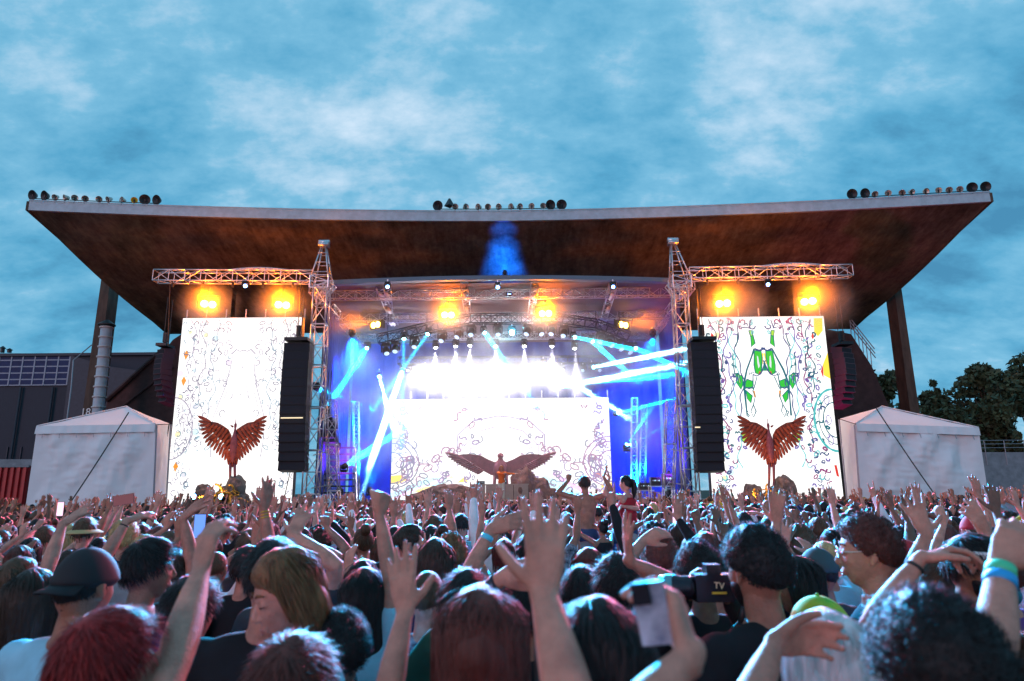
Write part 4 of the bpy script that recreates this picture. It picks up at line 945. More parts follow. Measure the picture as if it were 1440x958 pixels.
# ---- winged bird sculptures
M_rust = mat('rusted sheet metal', (.25, .035, .022), .6, .1, .35, 6, .4, 14, c2=(.42, .085, .035))
M_bronze = mat('plum sheet metal', (.26, .075, .10), .6, .25, .25, 3)
def feather(m, p, q, w_, th=.03):
    p = Vector(p); q = Vector(q); d = (q - p); L_ = d.length; d.normalize(); n_ = Vector((0, -1, 0)); s = d.cross(n_).normalized()
    prof = [(0, .35), (.12, .75), (.45, 1), (.78, .92), (.92, .55), (1.0, .05)]; V = []
    for t, k in prof: V += [p + d * L_ * t + s * w_ * k / 2, p + d * L_ * t + n_ * th, p + d * L_ * t - s * w_ * k / 2, p + d * L_ * t - n_ * th * .3]
    F = []
    for i in range(len(prof) - 1):
        for j in range(4): F.append((4 * i + j, 4 * i + (j + 1) % 4, 4 * i + 4 + (j + 1) % 4, 4 * i + 4 + j))
    m.add(V, F)
def bird_up(cx_, top, Y, lab, s=1.0):
    """sculpture with raised wings, built from photo measurements in pixels"""
    base = at(cx_, 716, Y); base.z = 1.2; e_ = empty('bird_sculpture', base, 0, lab, 'sculpture', 'winged bird sculptures')
    def Q(x, y, dy=0): return at(cx_ + x, y, Y + dy)
    lead = [(3, 640), (8, 618), (14, 603), (22, 594), (32, 592), (41, 591), (49, 586)]       # upper edge of a wing, root to tip
    trail = [(1, 650), (3, 648), (8, 645), (13, 638), (19, 632), (25, 628), (31, 622), (37, 617), (41, 610), (44, 603), (46, 596), (49, 588)]
    for sd in (-1, 1):
        # inner skin
        m = MB(); ups_ = [(2, 612), (6, 604), (13, 599), (21, 594.5), (30, 593), (36, 592), (35, 597), (32, 602), (29, 607), (25, 611), (20, 616), (15, 620), (10, 626), (6, 631), (2, 634)]
        m.prism([Q(sd * x, y, -.02) for x, y in ups_], (0, .05, 0)); o_ = m.build('wing', M_rust, e_)
        # long feathers
        for k, (rx, ry, tx, ty, w_) in enumerate(((30, 594, 49, 585, .15), (31, 596, 48.5, 592, .15), (31, 598, 47, 598.5, .15), (30, 601, 45.5, 605, .15), (29, 604, 44, 611, .15), (28, 607, 41.5, 617, .15), (26, 610, 39, 623, .15), (24, 612, 36, 628, .14), (21, 615, 31, 630, .14), (18, 618, 27, 634, .14), (15, 621, 23, 638, .14), (12, 624, 19, 641, .14), (9, 627, 15, 645, .14), (6, 630, 11, 648, .14), (3, 632, 7, 650, .14), (1, 633, 3, 652, .14))):
            m = MB(); feather(m, Q(sd * rx, ry, -.05 - .004 * k), Q(sd * tx, ty, -.05 - .004 * k), w_ * .98); m.build('feather', M_rust, o_)
        for row in range(4):
            for k in range(6):
                t = k / 5; x = 7 + t * 24 - row * 1.0; y = 603 - t * 7 + row * 6.0 + (1 - t) * row * 1.5
                m = MB(); feather(m, Q(sd * x, y, -.10 - .006 * row), Q(sd * (x + 5.5), y + 8 - 5 * t, -.10), .13); m.build('feather', M_rust, o_)
    m = MB(); m.lathe([(0, 0), (.07, .1), (.14, .5), (.17, 1.0), (.13, 1.4), (.07, 1.65), (.04, 1.9), (.06, 2.05), (.055, 2.15), (.02, 2.22), (.012, 2.45), (0, 2.5)], 14, Matrix.Translation(Q(0, 652, -.1)) @ Matrix.Diagonal((1, .7, (Q(0, 588).z - Q(0, 652).z) / 2.5, 1))); m.build('torso', M_bronze, e_, True)
    m = MB(); c = Q(0, 600, -.1); m.lathe([(.05, 0), (.03, .12), (0, .3)], 8, Matrix.Translation(c) @ Euler((rad(80), 0, 0)).to_matrix().to_4x4()); m.build('beak', M_bronze, e_)
    for sd in (-1, 1):
        m = MB(); a, b, c = Q(sd * 3, 648), Q(sd * 3.4, 676, -.1), Q(sd * 3 - 2, 704, .1); m.tube(a, b, .07, 8, .05); m.tube(b, c, .05, 8, .045)
        for t_ in (-.5, 0, .5): m.tube(c, c + Vector((t_ * .3, -.3, -.1)), .03, 5)
        m.build('leg', M_bronze, e_, True)
    for k in range(5):
        m = MB(); feather(m, Q(-4 + 2 * k, 640, -.02), Q(-6 + 3 * k, 658 - abs(k - 2) * 2, -.02), .12); m.build('tail_feather', M_rust, e_)
    return e_
bird_up(327, 0, 29.7, 'rust-red winged bird sculpture on long legs in front of the smooth white screen')
bird_up(1085, 0, 29.7, 'rust-red winged bird sculpture on long legs in front of the green patterned screen')
# wide central bird
e_ = empty('bird_sculpture', (at(703, 690, 38).x, 38, 1.5), 0, 'wide dark plum bird sculpture with outspread wings above the booth', 'sculpture', 'winged bird sculptures')
def Q(x, y, dy=0): return at(704 + x, y, 38 + dy)
for sd in (-1, 1):
    m = MB(); m.prism([Q(sd * x, y, -.02) for x, y in ((0, 646), (8, 650), (18, 646), (28, 640.5), (42, 638.5), (54, 639), (60, 640), (55, 643), (48, 647), (41, 651), (34, 656), (25, 662), (14, 668), (0, 672))], (0, .06, 0)); o_ = m.build('wing', M_bronze, e_)
    for k in range(14):
        t = k / 13; rx = 58 - 34 * t; ry = 641 + 20 * t ** 1.1; tx = 79 - 45 * t ** .9; ty = 636.5 + 30.5 * t ** .62
        m = MB(); feather(m, Q(sd * rx, ry, -.05 - .004 * k), Q(sd * tx, ty, -.05), .15); m.build('feather', M_bronze, o_)
m = MB(); m.lathe([(.0, 0), (.22, .1), (.40, .55), (.34, .95), (.18, 1.15), (.12, 1.3), (.17, 1.42), (.15, 1.55), (0, 1.62)], 16, Matrix.Translation(Q(0, 676, -.1)) @ Matrix.Diagonal((1, .5, (Q(0, 637).z - Q(0, 676).z) / 1.62, 1))); m.build('torso', M_bronze, e_, True)
m = MB(); c = Q(1, 641, -.25); m.lathe([(.06, 0), (.04, .12), (0, .26)], 8, Matrix.Translation(c) @ Euler((rad(100), 0, .6)).to_matrix().to_4x4()); m.build('beak', M_bronze, e_)
m = MB(); m.tube(Q(-8, 668), Q(-10, 702), .09, 8); m.tube(Q(8, 668), Q(10, 702), .09, 8); m.build('support_leg', M_bronze, e_, True)
# rock-and-root pedestals under the two upright birds
M_gold = mat('gilded root', (.75, .42, .06), .35, .6, .3, 6)
for cx_, lab in ((310, 'heap of grey rocks and gilded twisted roots under the bird by the smooth white screen'), (1082, 'heap of grey rocks and gilded twisted roots under the bird by the green patterned screen')):
    base = at(cx_, 714, 29.2); base.z = .9; e_ = empty('root_pedestal', base, 0, lab, 'set piece', 'rock and root pedestals')
    M_r2 = mat('grey rock', (.20, .15, .13), .9, 0, .5, 4, .8, 12)
    for k, (dx, py, rx, rz) in enumerate(((-23, 697, .42, .48), (-12, 708, .5, .4), (4, 706, .55, .5), (21, 690, .42, .62), (24, 706, .5, .5), (10, 696, .4, .4), (-30, 712, .4, .3), (34, 714, .35, .3), (0, 722, 1.3, .5))): rock(at(cx_ + dx, py, 29.5 + .05 * k), rx, .45, rz, 40 + k, M_r2, 'rock', e_)
    for k in range(34):
        m = MB(); x, y = cx_ + ra.uniform(-26, 26), ra.uniform(694, 712); p = at(x, y, 29.0 - ra.uniform(0, .3)); pts = [p]; d = Vector((ra.uniform(-1, 1), ra.uniform(-.3, .2), ra.uniform(-.3, .8))).normalized()
        for i in range(5): d = (d + Vector((ra.uniform(-.7, .7), ra.uniform(-.3, .3), ra.uniform(-.8, .6)))).normalized(); p = p + d * .12; pts.append(p)
        m.path(pts, ra.uniform(.022, .045), 6); m.build('root', M_gold, e_, True)
    light('gold_light', 'SPOT', at(cx_ - 30, 700, 28.6), at(cx_, 702, 29.3), 160, (1, .55, .1), e_, spot_size=rad(70), spot_blend=.6, shadow_soft_size=.1)  # spot without a fixture, added to brighten the pedestal
# front lights added in the pit to brighten the birds
for px, lab in ((300, 'amber pit light at the foot of the smooth white screen shining on its bird'), (1062, 'amber pit light at the foot of the green patterned screen shining on its bird')):
    a = at(px, 716, 27.9); e_ = fixture(a, at(px + 25, 620, 29.7) - a, lab, 'pit lights', False, M_glowB, .6); light('pit_lamp', 'SPOT', a + Vector((0, 0, .4)), at(px + 25, 622, 29.7), 320, (1, .42, .14), e_, spot_size=rad(70), spot_blend=1, shadow_soft_size=.1)
# low platforms under screens
for (a, b, lab) in ((225, 420, 'low black platform in front of the smooth white screen'), (1000, 1192, 'low black platform in front of the green patterned screen')):
    xa, xb = at(a, 714, 29.2).x, at(b, 714, 29.2).x; e_ = empty('side_platform', ((xa + xb) / 2, 30, 0), 0, lab, 'platform', 'side platforms'); m_ = MB(); m_.box(((xa + xb) / 2, 30, 1.0), (xb - xa, 2.2, .12)); m_.build('deck', M_deck, e_)
    for k in range(4): m_ = MB(); m_.box((xa + (xb - xa) * (k + .5) / 4, 28.95, .47), ((xb - xa) / 4 - .03, .05, .92)); m_.build('skirt_panel', M_skirt, e_)
# moving heads standing in front of the side screens
for px, py, lab, g_ in ((1129, 706, 'moving head standing in front of the green patterned screen, nearer the bird', M_lens), (1169, 706, 'moving head standing in front of the green patterned screen, nearer the tent', M_lens), (1049, 703, 'small blue-lit moving head beside the pedestal of roots, outer side', M_glowB), (1089, 704, 'small blue-lit moving head at the middle of the root pedestal', M_glowB), (275, 700, 'small blue-lit lamp at the pedestal below the smooth white screen, outer side', M_glowB), (313, 700, 'small blue-lit lamp at the pedestal below the smooth white screen, middle', M_glowB)):
    fixture(at(px, py, 28.8), (0, -1, .25), lab, 'moving heads standing before the side screens', False, g_, .95)
# cables / pole with red ball in front of pale screen
e_ = empty('marker_pole', at(387, 708, 29.0), 0, 'thin black pole with a red ball in front of the smooth white screen', 'pole'); m_ = MB(); a = at(387, 676, 29.0); m_.tube((a.x, a.y, 1.0), a, .022, 6); m_.tube(a, at(381, 677, 29.0), .02, 5); m_.build('pole', M_black, e_); m_ = MB(); m_.lathe([(0, -.09), (.07, -.06), (.09, 0), (.07, .06), (0, .09)], 10, Matrix.Translation(at(380, 677.5, 29.0))); m_.build('ball', M_red, e_, True)
for (a, b, Y, lab) in (((408, 664), (397, 712), 30.0, 'thin black cable dropping from the big array by the white screen'), ((239, 398), (236, 486), 31.0, 'thin black cable dropping from the end of the wing truss by the tent')):
    m_ = MB(); m_.tube(at(*a, Y), at(*b, Y), .02, 5); tag(m_.build('cable', M_cable, None, loc=at(*b, Y)), lab, 'cable')

# ---- smoke
def smoke_mat(name, dens, aniso=.35, cloud=False):
    sm = bpy.data.materials.new(name); sm.use_nodes = True; t = sm.node_tree
    for n_ in list(t.nodes): t.nodes.remove(n_)
    o_ = t.nodes.new('ShaderNodeOutputMaterial'); v_ = t.nodes.new('ShaderNodeVolumePrincipled'); v_.inputs['Density'].default_value = dens; v_.inputs['Color'].default_value = (.96, .96, .98, 1); v_.inputs['Anisotropy'].default_value = aniso
    t.links.new(v_.outputs[0], o_.inputs['Volume'])
    if cloud:      # puff that thins out towards its edge
        co = t.nodes.new('ShaderNodeTexCoord'); g = t.nodes.new('ShaderNodeMapping'); g.inputs['Location'].default_value = (-1, -1, -1); g.inputs['Scale'].default_value = (2, 2, 2)
        t.links.new(co.outputs['Generated'], g.inputs[0]); gr = t.nodes.new('ShaderNodeTexGradient'); gr.gradient_type = 'QUADRATIC_SPHERE'; t.links.new(g.outputs[0], gr.inputs[0])
        nz = t.nodes.new('ShaderNodeTexNoise'); nz.inputs['Scale'].default_value = 1.1; nz.inputs['Detail'].default_value = 3; t.links.new(co.outputs['Object'], nz.inputs['Vector'])
        m1 = t.nodes.new('ShaderNodeMath'); m1.operation = 'MULTIPLY'; t.links.new(gr.outputs[1], m1.inputs[0]); t.links.new(nz.outputs[0], m1.inputs[1])
        m2 = t.nodes.new('ShaderNodeMath'); m2.operation = 'MULTIPLY'; t.links.new(m1.outputs[0], m2.inputs[0]); m2.inputs[1].default_value = dens * 2; t.links.new(m2.outputs[0], v_.inputs['Density'])
        sm.cycles.homogeneous_volume = False
    return sm
SM = smoke_mat('stage smoke', .010); SMW = smoke_mat('wing smoke', .95, .35, True); SMC = smoke_mat('smoke puff', .75, .2, True); SMB = smoke_mat('beam smoke', .55, .35, True)
def smoke_box(name, c, d, m):
    mb = MB(); mb.box(c, d); o_ = mb.build(name, m, None, loc=c); return tag(o_, kind='stuff')
smoke_box('stage_smoke', (sx, 37.1, 7.2), (19.6, 11.4, 11.3), SM)
for k_, (px, py) in enumerate(((293, 428), (397, 429), (1017, 427), (1137, 424))):  # puffs added round the wing blinders to give them halos
    smoke_box('smoke_cloud', at(px + (12 if k_ > 1 else 0), py + 2, 30.4), (4.6 if k_ > 1 else 3.6, 2.6, 3.6 if k_ > 1 else 3.0), SMW)
c_ = at(682, 530, 37.6); smoke_box('smoke_cloud', c_, (13.0, 3.6, 4.4), SMC)
for px, py in ((630, 443), (767, 441)): smoke_box('smoke_cloud', at(px, py, 33.2), (4.2, 2.6, 2.8), SMW)  # puffs added for a glow round the inner blinders

# smoke drifts added and sized so the shafts show inside them and fade outside
for (px, py, Y, w_, h_, dp) in ((500, 512, 35.6, 3.6, 3.6, 4.5), (546, 585, 36.2, 4.2, 6.2, 5.5), (487, 562, 34.5, 4.4, 2.6, 4.5), (515, 636, 35, 4.4, 2.8, 5), (838, 487, 34.8, 4.2, 2.4, 4), (895, 515, 34.5, 7.4, 2.8, 7.5), (808, 534, 36.4, 4.4, 2.6, 4.5), (910, 603, 36.0, 4.6, 4.4, 4), (690, 478, 35.2, 3.4, 2.2, 2.6), (495, 458, 35, 4.6, 3.4, 3.5), (908, 458, 35, 4.6, 3.4, 3.5)):
    smoke_box('smoke_cloud', at(px, py, Y), (w_, dp, h_), SMB)
# lamps added on the front beam and wing trusses for coloured rims on the crowd
for (px, py, Y, tx, ty, tY, c_, pw, sz_, lab) in (
    (545, 403, 30.9, 540, 770, 8, (.0, .50, 1), 190000, 23, 'cyan crowd light under the front beam, pale screen side'),
    (862, 403, 30.9, 1080, 752, 9.5, (.0, .45, 1), 190000, 21, 'cyan crowd light under the front beam, green screen side'),
    (700, 404, 30.9, 730, 850, 3, (1, .16, .40), 26000, 38, 'pink crowd light under the middle of the front beam'),
    (345, 402, 29.8, 190, 800, 5, (1, .14, .30), 26000, 44, 'pinkish red crowd light under the wing truss by the tent rope'),
    (1080, 400, 29.8, 1240, 800, 5, (1, .14, .34), 26000, 44, 'pinkish red crowd light under the wing truss above the green pattern')):
    a = at(px, py, Y); d_ = at(tx, ty, tY) - a; e_ = fixture(a, d_, lab, 'crowd lights', True, M_glowB, .7)
    light('crowd_lamp', 'SPOT', a + d_.normalized() * .25, at(tx, ty, tY), pw, c_, e_, spot_size=rad(sz_), spot_blend=.7, shadow_soft_size=.15)
# ================================================================== people
def ell_rings(cs, n=16, closed=True):
    """cs: list of (centre, a-vector, b-vector): elliptical rings lofted into a closed tube"""
    V = []; F = []
    t = np.arange(n) * 2 * np.pi / n; ct = np.cos(t)[:, None]; st = np.sin(t)[:, None]
    for c, a, b in cs: V.append(np.asarray(c)[None] + ct * np.asarray(a)[None] + st * np.asarray(b)[None])
    V = np.concatenate(V); k = len(cs); Q = []
    for j in range(k - 1):
        for i in range(n): Q.append((j * n + i, j * n + (i + 1) % n, (j + 1) * n + (i + 1) % n, (j + 1) * n + i))
    b0 = len(V); V = np.vstack([V, np.asarray(cs[0][0])[None], np.asarray(cs[-1][0])[None]])
    for i in range(n):
        Q.append(((i + 1) % n, i, b0, b0)); Q.append(((k - 1) * n + i, (k - 1) * n + (i + 1) % n, b0 + 1, b0 + 1))
    return V, Q
class Bag:
    def __init__(s): s.V = []; s.F = []; s.n = 0
    def add(s, V, Q):
        s.V.append(np.asarray(V, float))
        for q in Q:
            q2 = []
            for x in q:
                if x + s.n not in q2: q2.append(x + s.n)
            s.F.append(tuple(q2))
        s.n += len(V)
    def chain(s, pts, rr, n=10, side=None):
        """limb through pts with radii rr (number or (wide, thick)), rounded ends; side = direction of the wide axis"""
        P = [np.asarray(p, float) for p in pts]; cs = []
        R = [(r, r) if not isinstance(r, (tuple, list)) else r for r in rr]
        k = len(P)
        tang = []
        for i in range(k):
            a = P[max(i - 1, 0)]; b = P[min(i + 1, k - 1)]; d = b - a; tang.append(d / (np.linalg.norm(d) + 1e-9))
        s0 = np.asarray(side, float) if side is not None else np.array([1, 0, 0.]) if abs(tang[0][0]) < 0.8 else np.array([0, 1., 0])
        def fr(d):
            a = s0 - d * np.dot(s0, d)
            if np.linalg.norm(a) < 1e-3: a = np.array([0, 0, 1.]) - d * d[2]
            a = a / np.linalg.norm(a); return a, np.cross(d, a)
        a, b = fr(tang[0])
        for f, g in ((0.98, 0.25), (0.72, 0.7), (0.35, 0.94)): cs.append((P[0] - tang[0] * min(R[0]) * f, a * R[0][0] * g, b * R[0][1] * g))
        for i in range(k):
            a, b = fr(tang[i]); cs.append((P[i], a * R[i][0], b * R[i][1]))
        a, b = fr(tang[-1])
        for f, g in ((0.35, 0.94), (0.72, 0.7), (0.98, 0.25)): cs.append((P[-1] + tang[-1] * min(R[-1]) * f, a * R[-1][0] * g, b * R[-1][1] * g))
        V, Q = ell_rings(cs, n); s.add(V, Q)
    def obj(s, voxel=None, smooth_it=2, ratio=None, name='m', fac=0.5):
        me = bpy.data.meshes.new(name); V = np.concatenate(s.V); me.from_pydata(V.tolist(), [], s.F); me.update()
        if voxel is None:
            me.polygons.foreach_set('use_smooth', [True] * len(me.polygons)); return me
        o = bpy.data.objects.new('tmp', me); COL.objects.link(o)
        m = o.modifiers.new('r', 'REMESH'); m.mode = 'VOXEL'; m.voxel_size = voxel; m.use_smooth_shade = True
        if smooth_it:
            m = o.modifiers.new('s', 'SMOOTH'); m.factor = fac; m.iterations = smooth_it
        if ratio:
            m = o.modifiers.new('d', 'DECIMATE'); m.ratio = ratio
        dg = bpy.context.evaluated_depsgraph_get(); dg.update()
        r = bpy.data.meshes.new_from_object(o.evaluated_get(dg)); r.name = name
        bpy.data.objects.remove(o); bpy.data.meshes.remove(me)
        r.polygons.foreach_set('use_smooth', [True] * len(r.polygons))
        return r

def unit(v):
    v = np.asarray(v, float); return v / (np.linalg.norm(v) + 1e-9)
def rotv(v, ax, a):
    v = np.asarray(v, float); ax = unit(ax)
    return v * math.cos(a) + np.cross(ax, v) * math.sin(a) + ax * np.dot(ax, v) * (1 - math.cos(a))
HC = np.array([0, 0.022, 1.632])          # head centre
def head_dirs(nu, nv):
    th = np.linspace(0, np.pi, nv + 1); ph = np.arange(nu) * 2 * np.pi / nu
    T, P = np.meshgrid(th, ph, indexing='ij')
    D = np.stack([np.sin(T) * np.sin(P), np.sin(T) * np.cos(P), np.cos(T)], -1).reshape(-1, 3)
    Q = []
    for j in range(nv):
        for i in range(nu): Q.append((j * nu + i, (j + 1) * nu + i, (j + 1) * nu + (i + 1) % nu, j * nu + (i + 1) % nu))
    return D, Q
def head_r(D):
    """radius of the skull/face for unit directions (x right, y face, z up)"""
    x, y, z = D[:, 0], D[:, 1], D[:, 2]
    rx, ry, rz = 0.074, 0.097, 0.117
    low = np.clip(-z, 0, 1)
    r = 1 / np.sqrt((x / (rx * (1 - 0.16 * low))) ** 2 + (y / ry) ** 2 + (z / rz) ** 2)
    back = np.clip(-y, 0, 1)
    r = r * (1 - 0.13 * back * low ** 1.0)                     # nape goes in
    r = r * (1 + 0.02 * np.exp(-((y + .75) ** 2 + (z - .25) ** 2) / .2))
    fr = np.clip(y, 0, 1)
    r = r * (1 - 0.05 * np.exp(-((y - 1) ** 2) / .12 - z ** 2 / .5))
    g = lambda X, Z, s, sz=None: np.exp(-((x - X) ** 2 / (2 * s * s) + (z - Z) ** 2 / (2 * (sz or s) ** 2))) * (y > 0)
    r = r - 0.011 * (g(.36, .08, .13, .09) + g(-.36, .08, .13, .09))       # eye sockets
    r = r + 0.006 * (g(.30, .30, .18, .07) + g(-.30, .30, .18, .07))       # brow
    r = r + 0.006 * (g(.52, -.22, .14) + g(-.52, -.22, .14))               # cheekbones
    r = r + 0.008 * g(0, -.56, .17, .06) - 0.004 * g(0, -.66, .16, .04) + 0.006 * g(0, -.50, .15, .04) - .004 * g(0, -.53, .12, .02)
    r = r + 0.009 * g(0, -.84, .18, .10)                                    # chin
    return r
def make_head(bag, nu=48, nv=36, face=True):
    D, Q = head_dirs(nu, nv); V = HC + D * head_r(D)[:, None]; bag.add(V, Q)
    # nose
    bag.chain([HC + [0, .083, .022], HC + [0, .097, .000], HC + [0, .107, -.024], HC + [0, .102, -.033]], [.0058, .0062, .0085, .0072], 8)
    bag.chain([HC + [-.0095, .094, -.031], HC + [.0095, .094, -.031]], [.0062, .0062], 8)
    if face:
        bag.chain([HC + [-.020, .0845, -.0605], HC + [0, .0915, -.058], HC + [.020, .0845, -.0605]], [.0035, .0052, .0035], 8)   # lips
        bag.chain([HC + [-.018, .083, -.0705], HC + [0, .0895, -.0725], HC + [.018, .083, -.0705]], [.0035, .0060, .0035], 8)
        for s in (-1, 1): bag.chain([HC + [s * .021, .079, .008], HC + [s * .036, .077, .010]], [.0115, .0105], 8)      # lids over eyeballs
    for s in (-1, 1):
        bag.chain([HC + [s * .075, .004, .026], HC + [s * .083, -.012, .018], HC + [s * .083, -.013, -.008], HC + [s * .077, -.002, -.030]], [(.008, .011), (.006, .015), (.006, .014), (.006, .008)], 8, side=(s, 0, 0))
HAND_POSES = {  # per finger (index..pinky): curl angles of the three joints; thumb (out, curl); splay
    'open': ([(.10, .12, .08), (.05, .1, .05), (.12, .12, .08), (.18, .16, .1)], (.95, .15), .16),
    'spread': ([(.0, .05, .0), (-.05, .05, .0), (.0, .08, .05), (.05, .1, .05)], (1.15, .05), .25),
    'wave': ([(.25, .3, .2), (.30, .35, .25), (.38, .4, .3), (.42, .45, .3)], (.8, .3), .10),
    'relaxed': ([(.45, .5, .3), (.5, .6, .35), (.55, .65, .4), (.6, .7, .4)], (.6, .4), .06),
    'fist': ([(1.45, 1.6, .9), (1.5, 1.65, .9), (1.5, 1.65, .9), (1.5, 1.6, .9)], (.35, 1.0), .02),
    'point': ([(.05, .05, .05), (1.45, 1.6, .9), (1.5, 1.65, .9), (1.5, 1.6, .9)], (.4, .9), .02),
    'rock': ([(.05, .05, .05), (1.45, 1.6, .9), (1.5, 1.65, .9), (.05, .1, .05)], (.4, .9), .10),
    'peace': ([(.0, .05, .05), (.0, .05, .05), (1.5, 1.65, .9), (1.5, 1.6, .9)], (.35, 1.0), .22),
    'grip': ([(.55, .9, .4), (.6, .9, .4), (.65, .95, .4), (.7, 1., .4)], (.9, .35), .05),
}
NAILS = []
def make_hand(bag, W, d, n, hs, pose='open', sc=1.0, nseg=8):
    """W wrist, d direction of fingers, n direction the palm faces, hs=+1 right hand / -1 left hand"""
    d = unit(d); n = unit(np.asarray(n) - d * np.dot(n, d)); s = np.cross(d, n) * hs        # s points to the thumb side
    curls, (tout, tcurl), splay = HAND_POSES[pose]; W = np.asarray(W, float)
    bag.chain([W - d * .01 * sc, W + d * .022 * sc, W + d * .055 * sc, W + d * .084 * sc], [(.026 * sc, .019 * sc), (.033 * sc, .017 * sc), (.040 * sc, .015 * sc), (.040 * sc, .0115 * sc)], 12, side=s)
    offs = [.030, .0105, -.0095, -.0285]; Ls = [(.043, .027, .023), (.048, .031, .024), (.044, .029, .023), (.034, .023, .020)]; br = [.087, .091, .087, .079]
    for f in range(4):
        b = W + d * br[f] * sc + s * offs[f] * sc
        fd = rotv(d, n, -hs * splay * (1.5 - f) * .72)     # splay
        if np.dot(fd, s) * (1.5 - f) < 0: fd = rotv(d, n, hs * splay * (1.5 - f) * .72)
        if nseg > 8:      # knuckle and tendon on the back of the hand
            bag.chain([b - n * .0045 * sc - fd * .003, b - n * .0050 * sc + fd * .003], [.0092 * sc, .0090 * sc], 8); bag.chain([W + d * .02 * sc + s * offs[f] * .45 * sc - n * .0125 * sc, b - n * .0098 * sc], [.0028 * sc, .0036 * sc], 6)
        ax = np.cross(fd, n); P = [b - fd * .012 * sc]; R = [.0102 * sc]; P.append(b); R.append(.0106 * sc); cur = b; dd = fd
        for j in range(3):
            dd = rotv(dd, ax, curls[f][j]); st_ = cur; cur = cur + dd * Ls[f][j] * sc
            if nseg > 8: P.append(st_ + (cur - st_) * .5); R.append([.0092, .0084, .0080][j] * sc)
            P.append(cur); R.append([.0100, .0090, .0076][j] * sc)
        NAILS.append((cur - dd * .004 * sc, dd, unit(np.cross(ax, dd)), sc))
        bag.chain(P, R, nseg, side=s)
    tb = W + d * .022 * sc + s * .024 * sc + n * .006 * sc
    td = unit(d * math.cos(tout) + s * math.sin(tout) + n * .25)
    t1 = tb + td * .040 * sc; td2 = unit(rotv(td, np.cross(td, n + d * .3), tcurl * .7)); td2 = unit(td2 + d * .35)
    t2 = t1 + td2 * .030 * sc; t3 = t2 + unit(td2 + n * tcurl * .4 - s * tcurl * .3) * .024 * sc
    bag.chain([tb, t1, t2, t3], [.0165 * sc, .0128 * sc, .0114 * sc, .0092 * sc], nseg)

def ik(S, T, pole, l1, l2):
    S = np.asarray(S, float); T = np.asarray(T, float); v = T - S; D = np.linalg.norm(v); D2 = min(D, (l1 + l2) * .995); D2 = max(D2, abs(l1 - l2) * 1.05 + .02)
    u = v / (D + 1e-9); T = S + u * D2
    p = np.asarray(pole, float) - S; p = p - u * np.dot(p, u); p = unit(p)
    a = (l1 * l1 - l2 * l2 + D2 * D2) / (2 * D2); h = math.sqrt(max(l1 * l1 - a * a, 0))
    return S + u * a + p * h, T
class Pose: pass
def wrinkle(me, amp):
    n = len(me.vertices); co = np.empty(n * 3, np.float32); me.vertices.foreach_get('co', co); no = np.empty(n * 3, np.float32); me.vertex_normals.foreach_get('vector', no)
    co = co.reshape(-1, 3); no = no.reshape(-1, 3); x, y, z = co.T.astype(float)
    ph = 5 * np.sin(4.1 * x + 2.3 * z) + 3 * np.cos(5.3 * y - 3.1 * z)
    f = np.sin(26 * z + 17 * x + ph) * .5 + np.sin(41 * x - 12 * z + 1.7 * ph + 9 * y) * .35 + np.sin(60 * y + 31 * z + ph) * .15
    f = f * (.55 + .45 * np.sin(7 * z + 5 * x + 1.3)) * np.clip((1.47 - z) / .1, .25, 1)
    co = co + no * (f * amp)[:, None].astype(np.float32); me.vertices.foreach_set('co', co.ravel()); me.update()
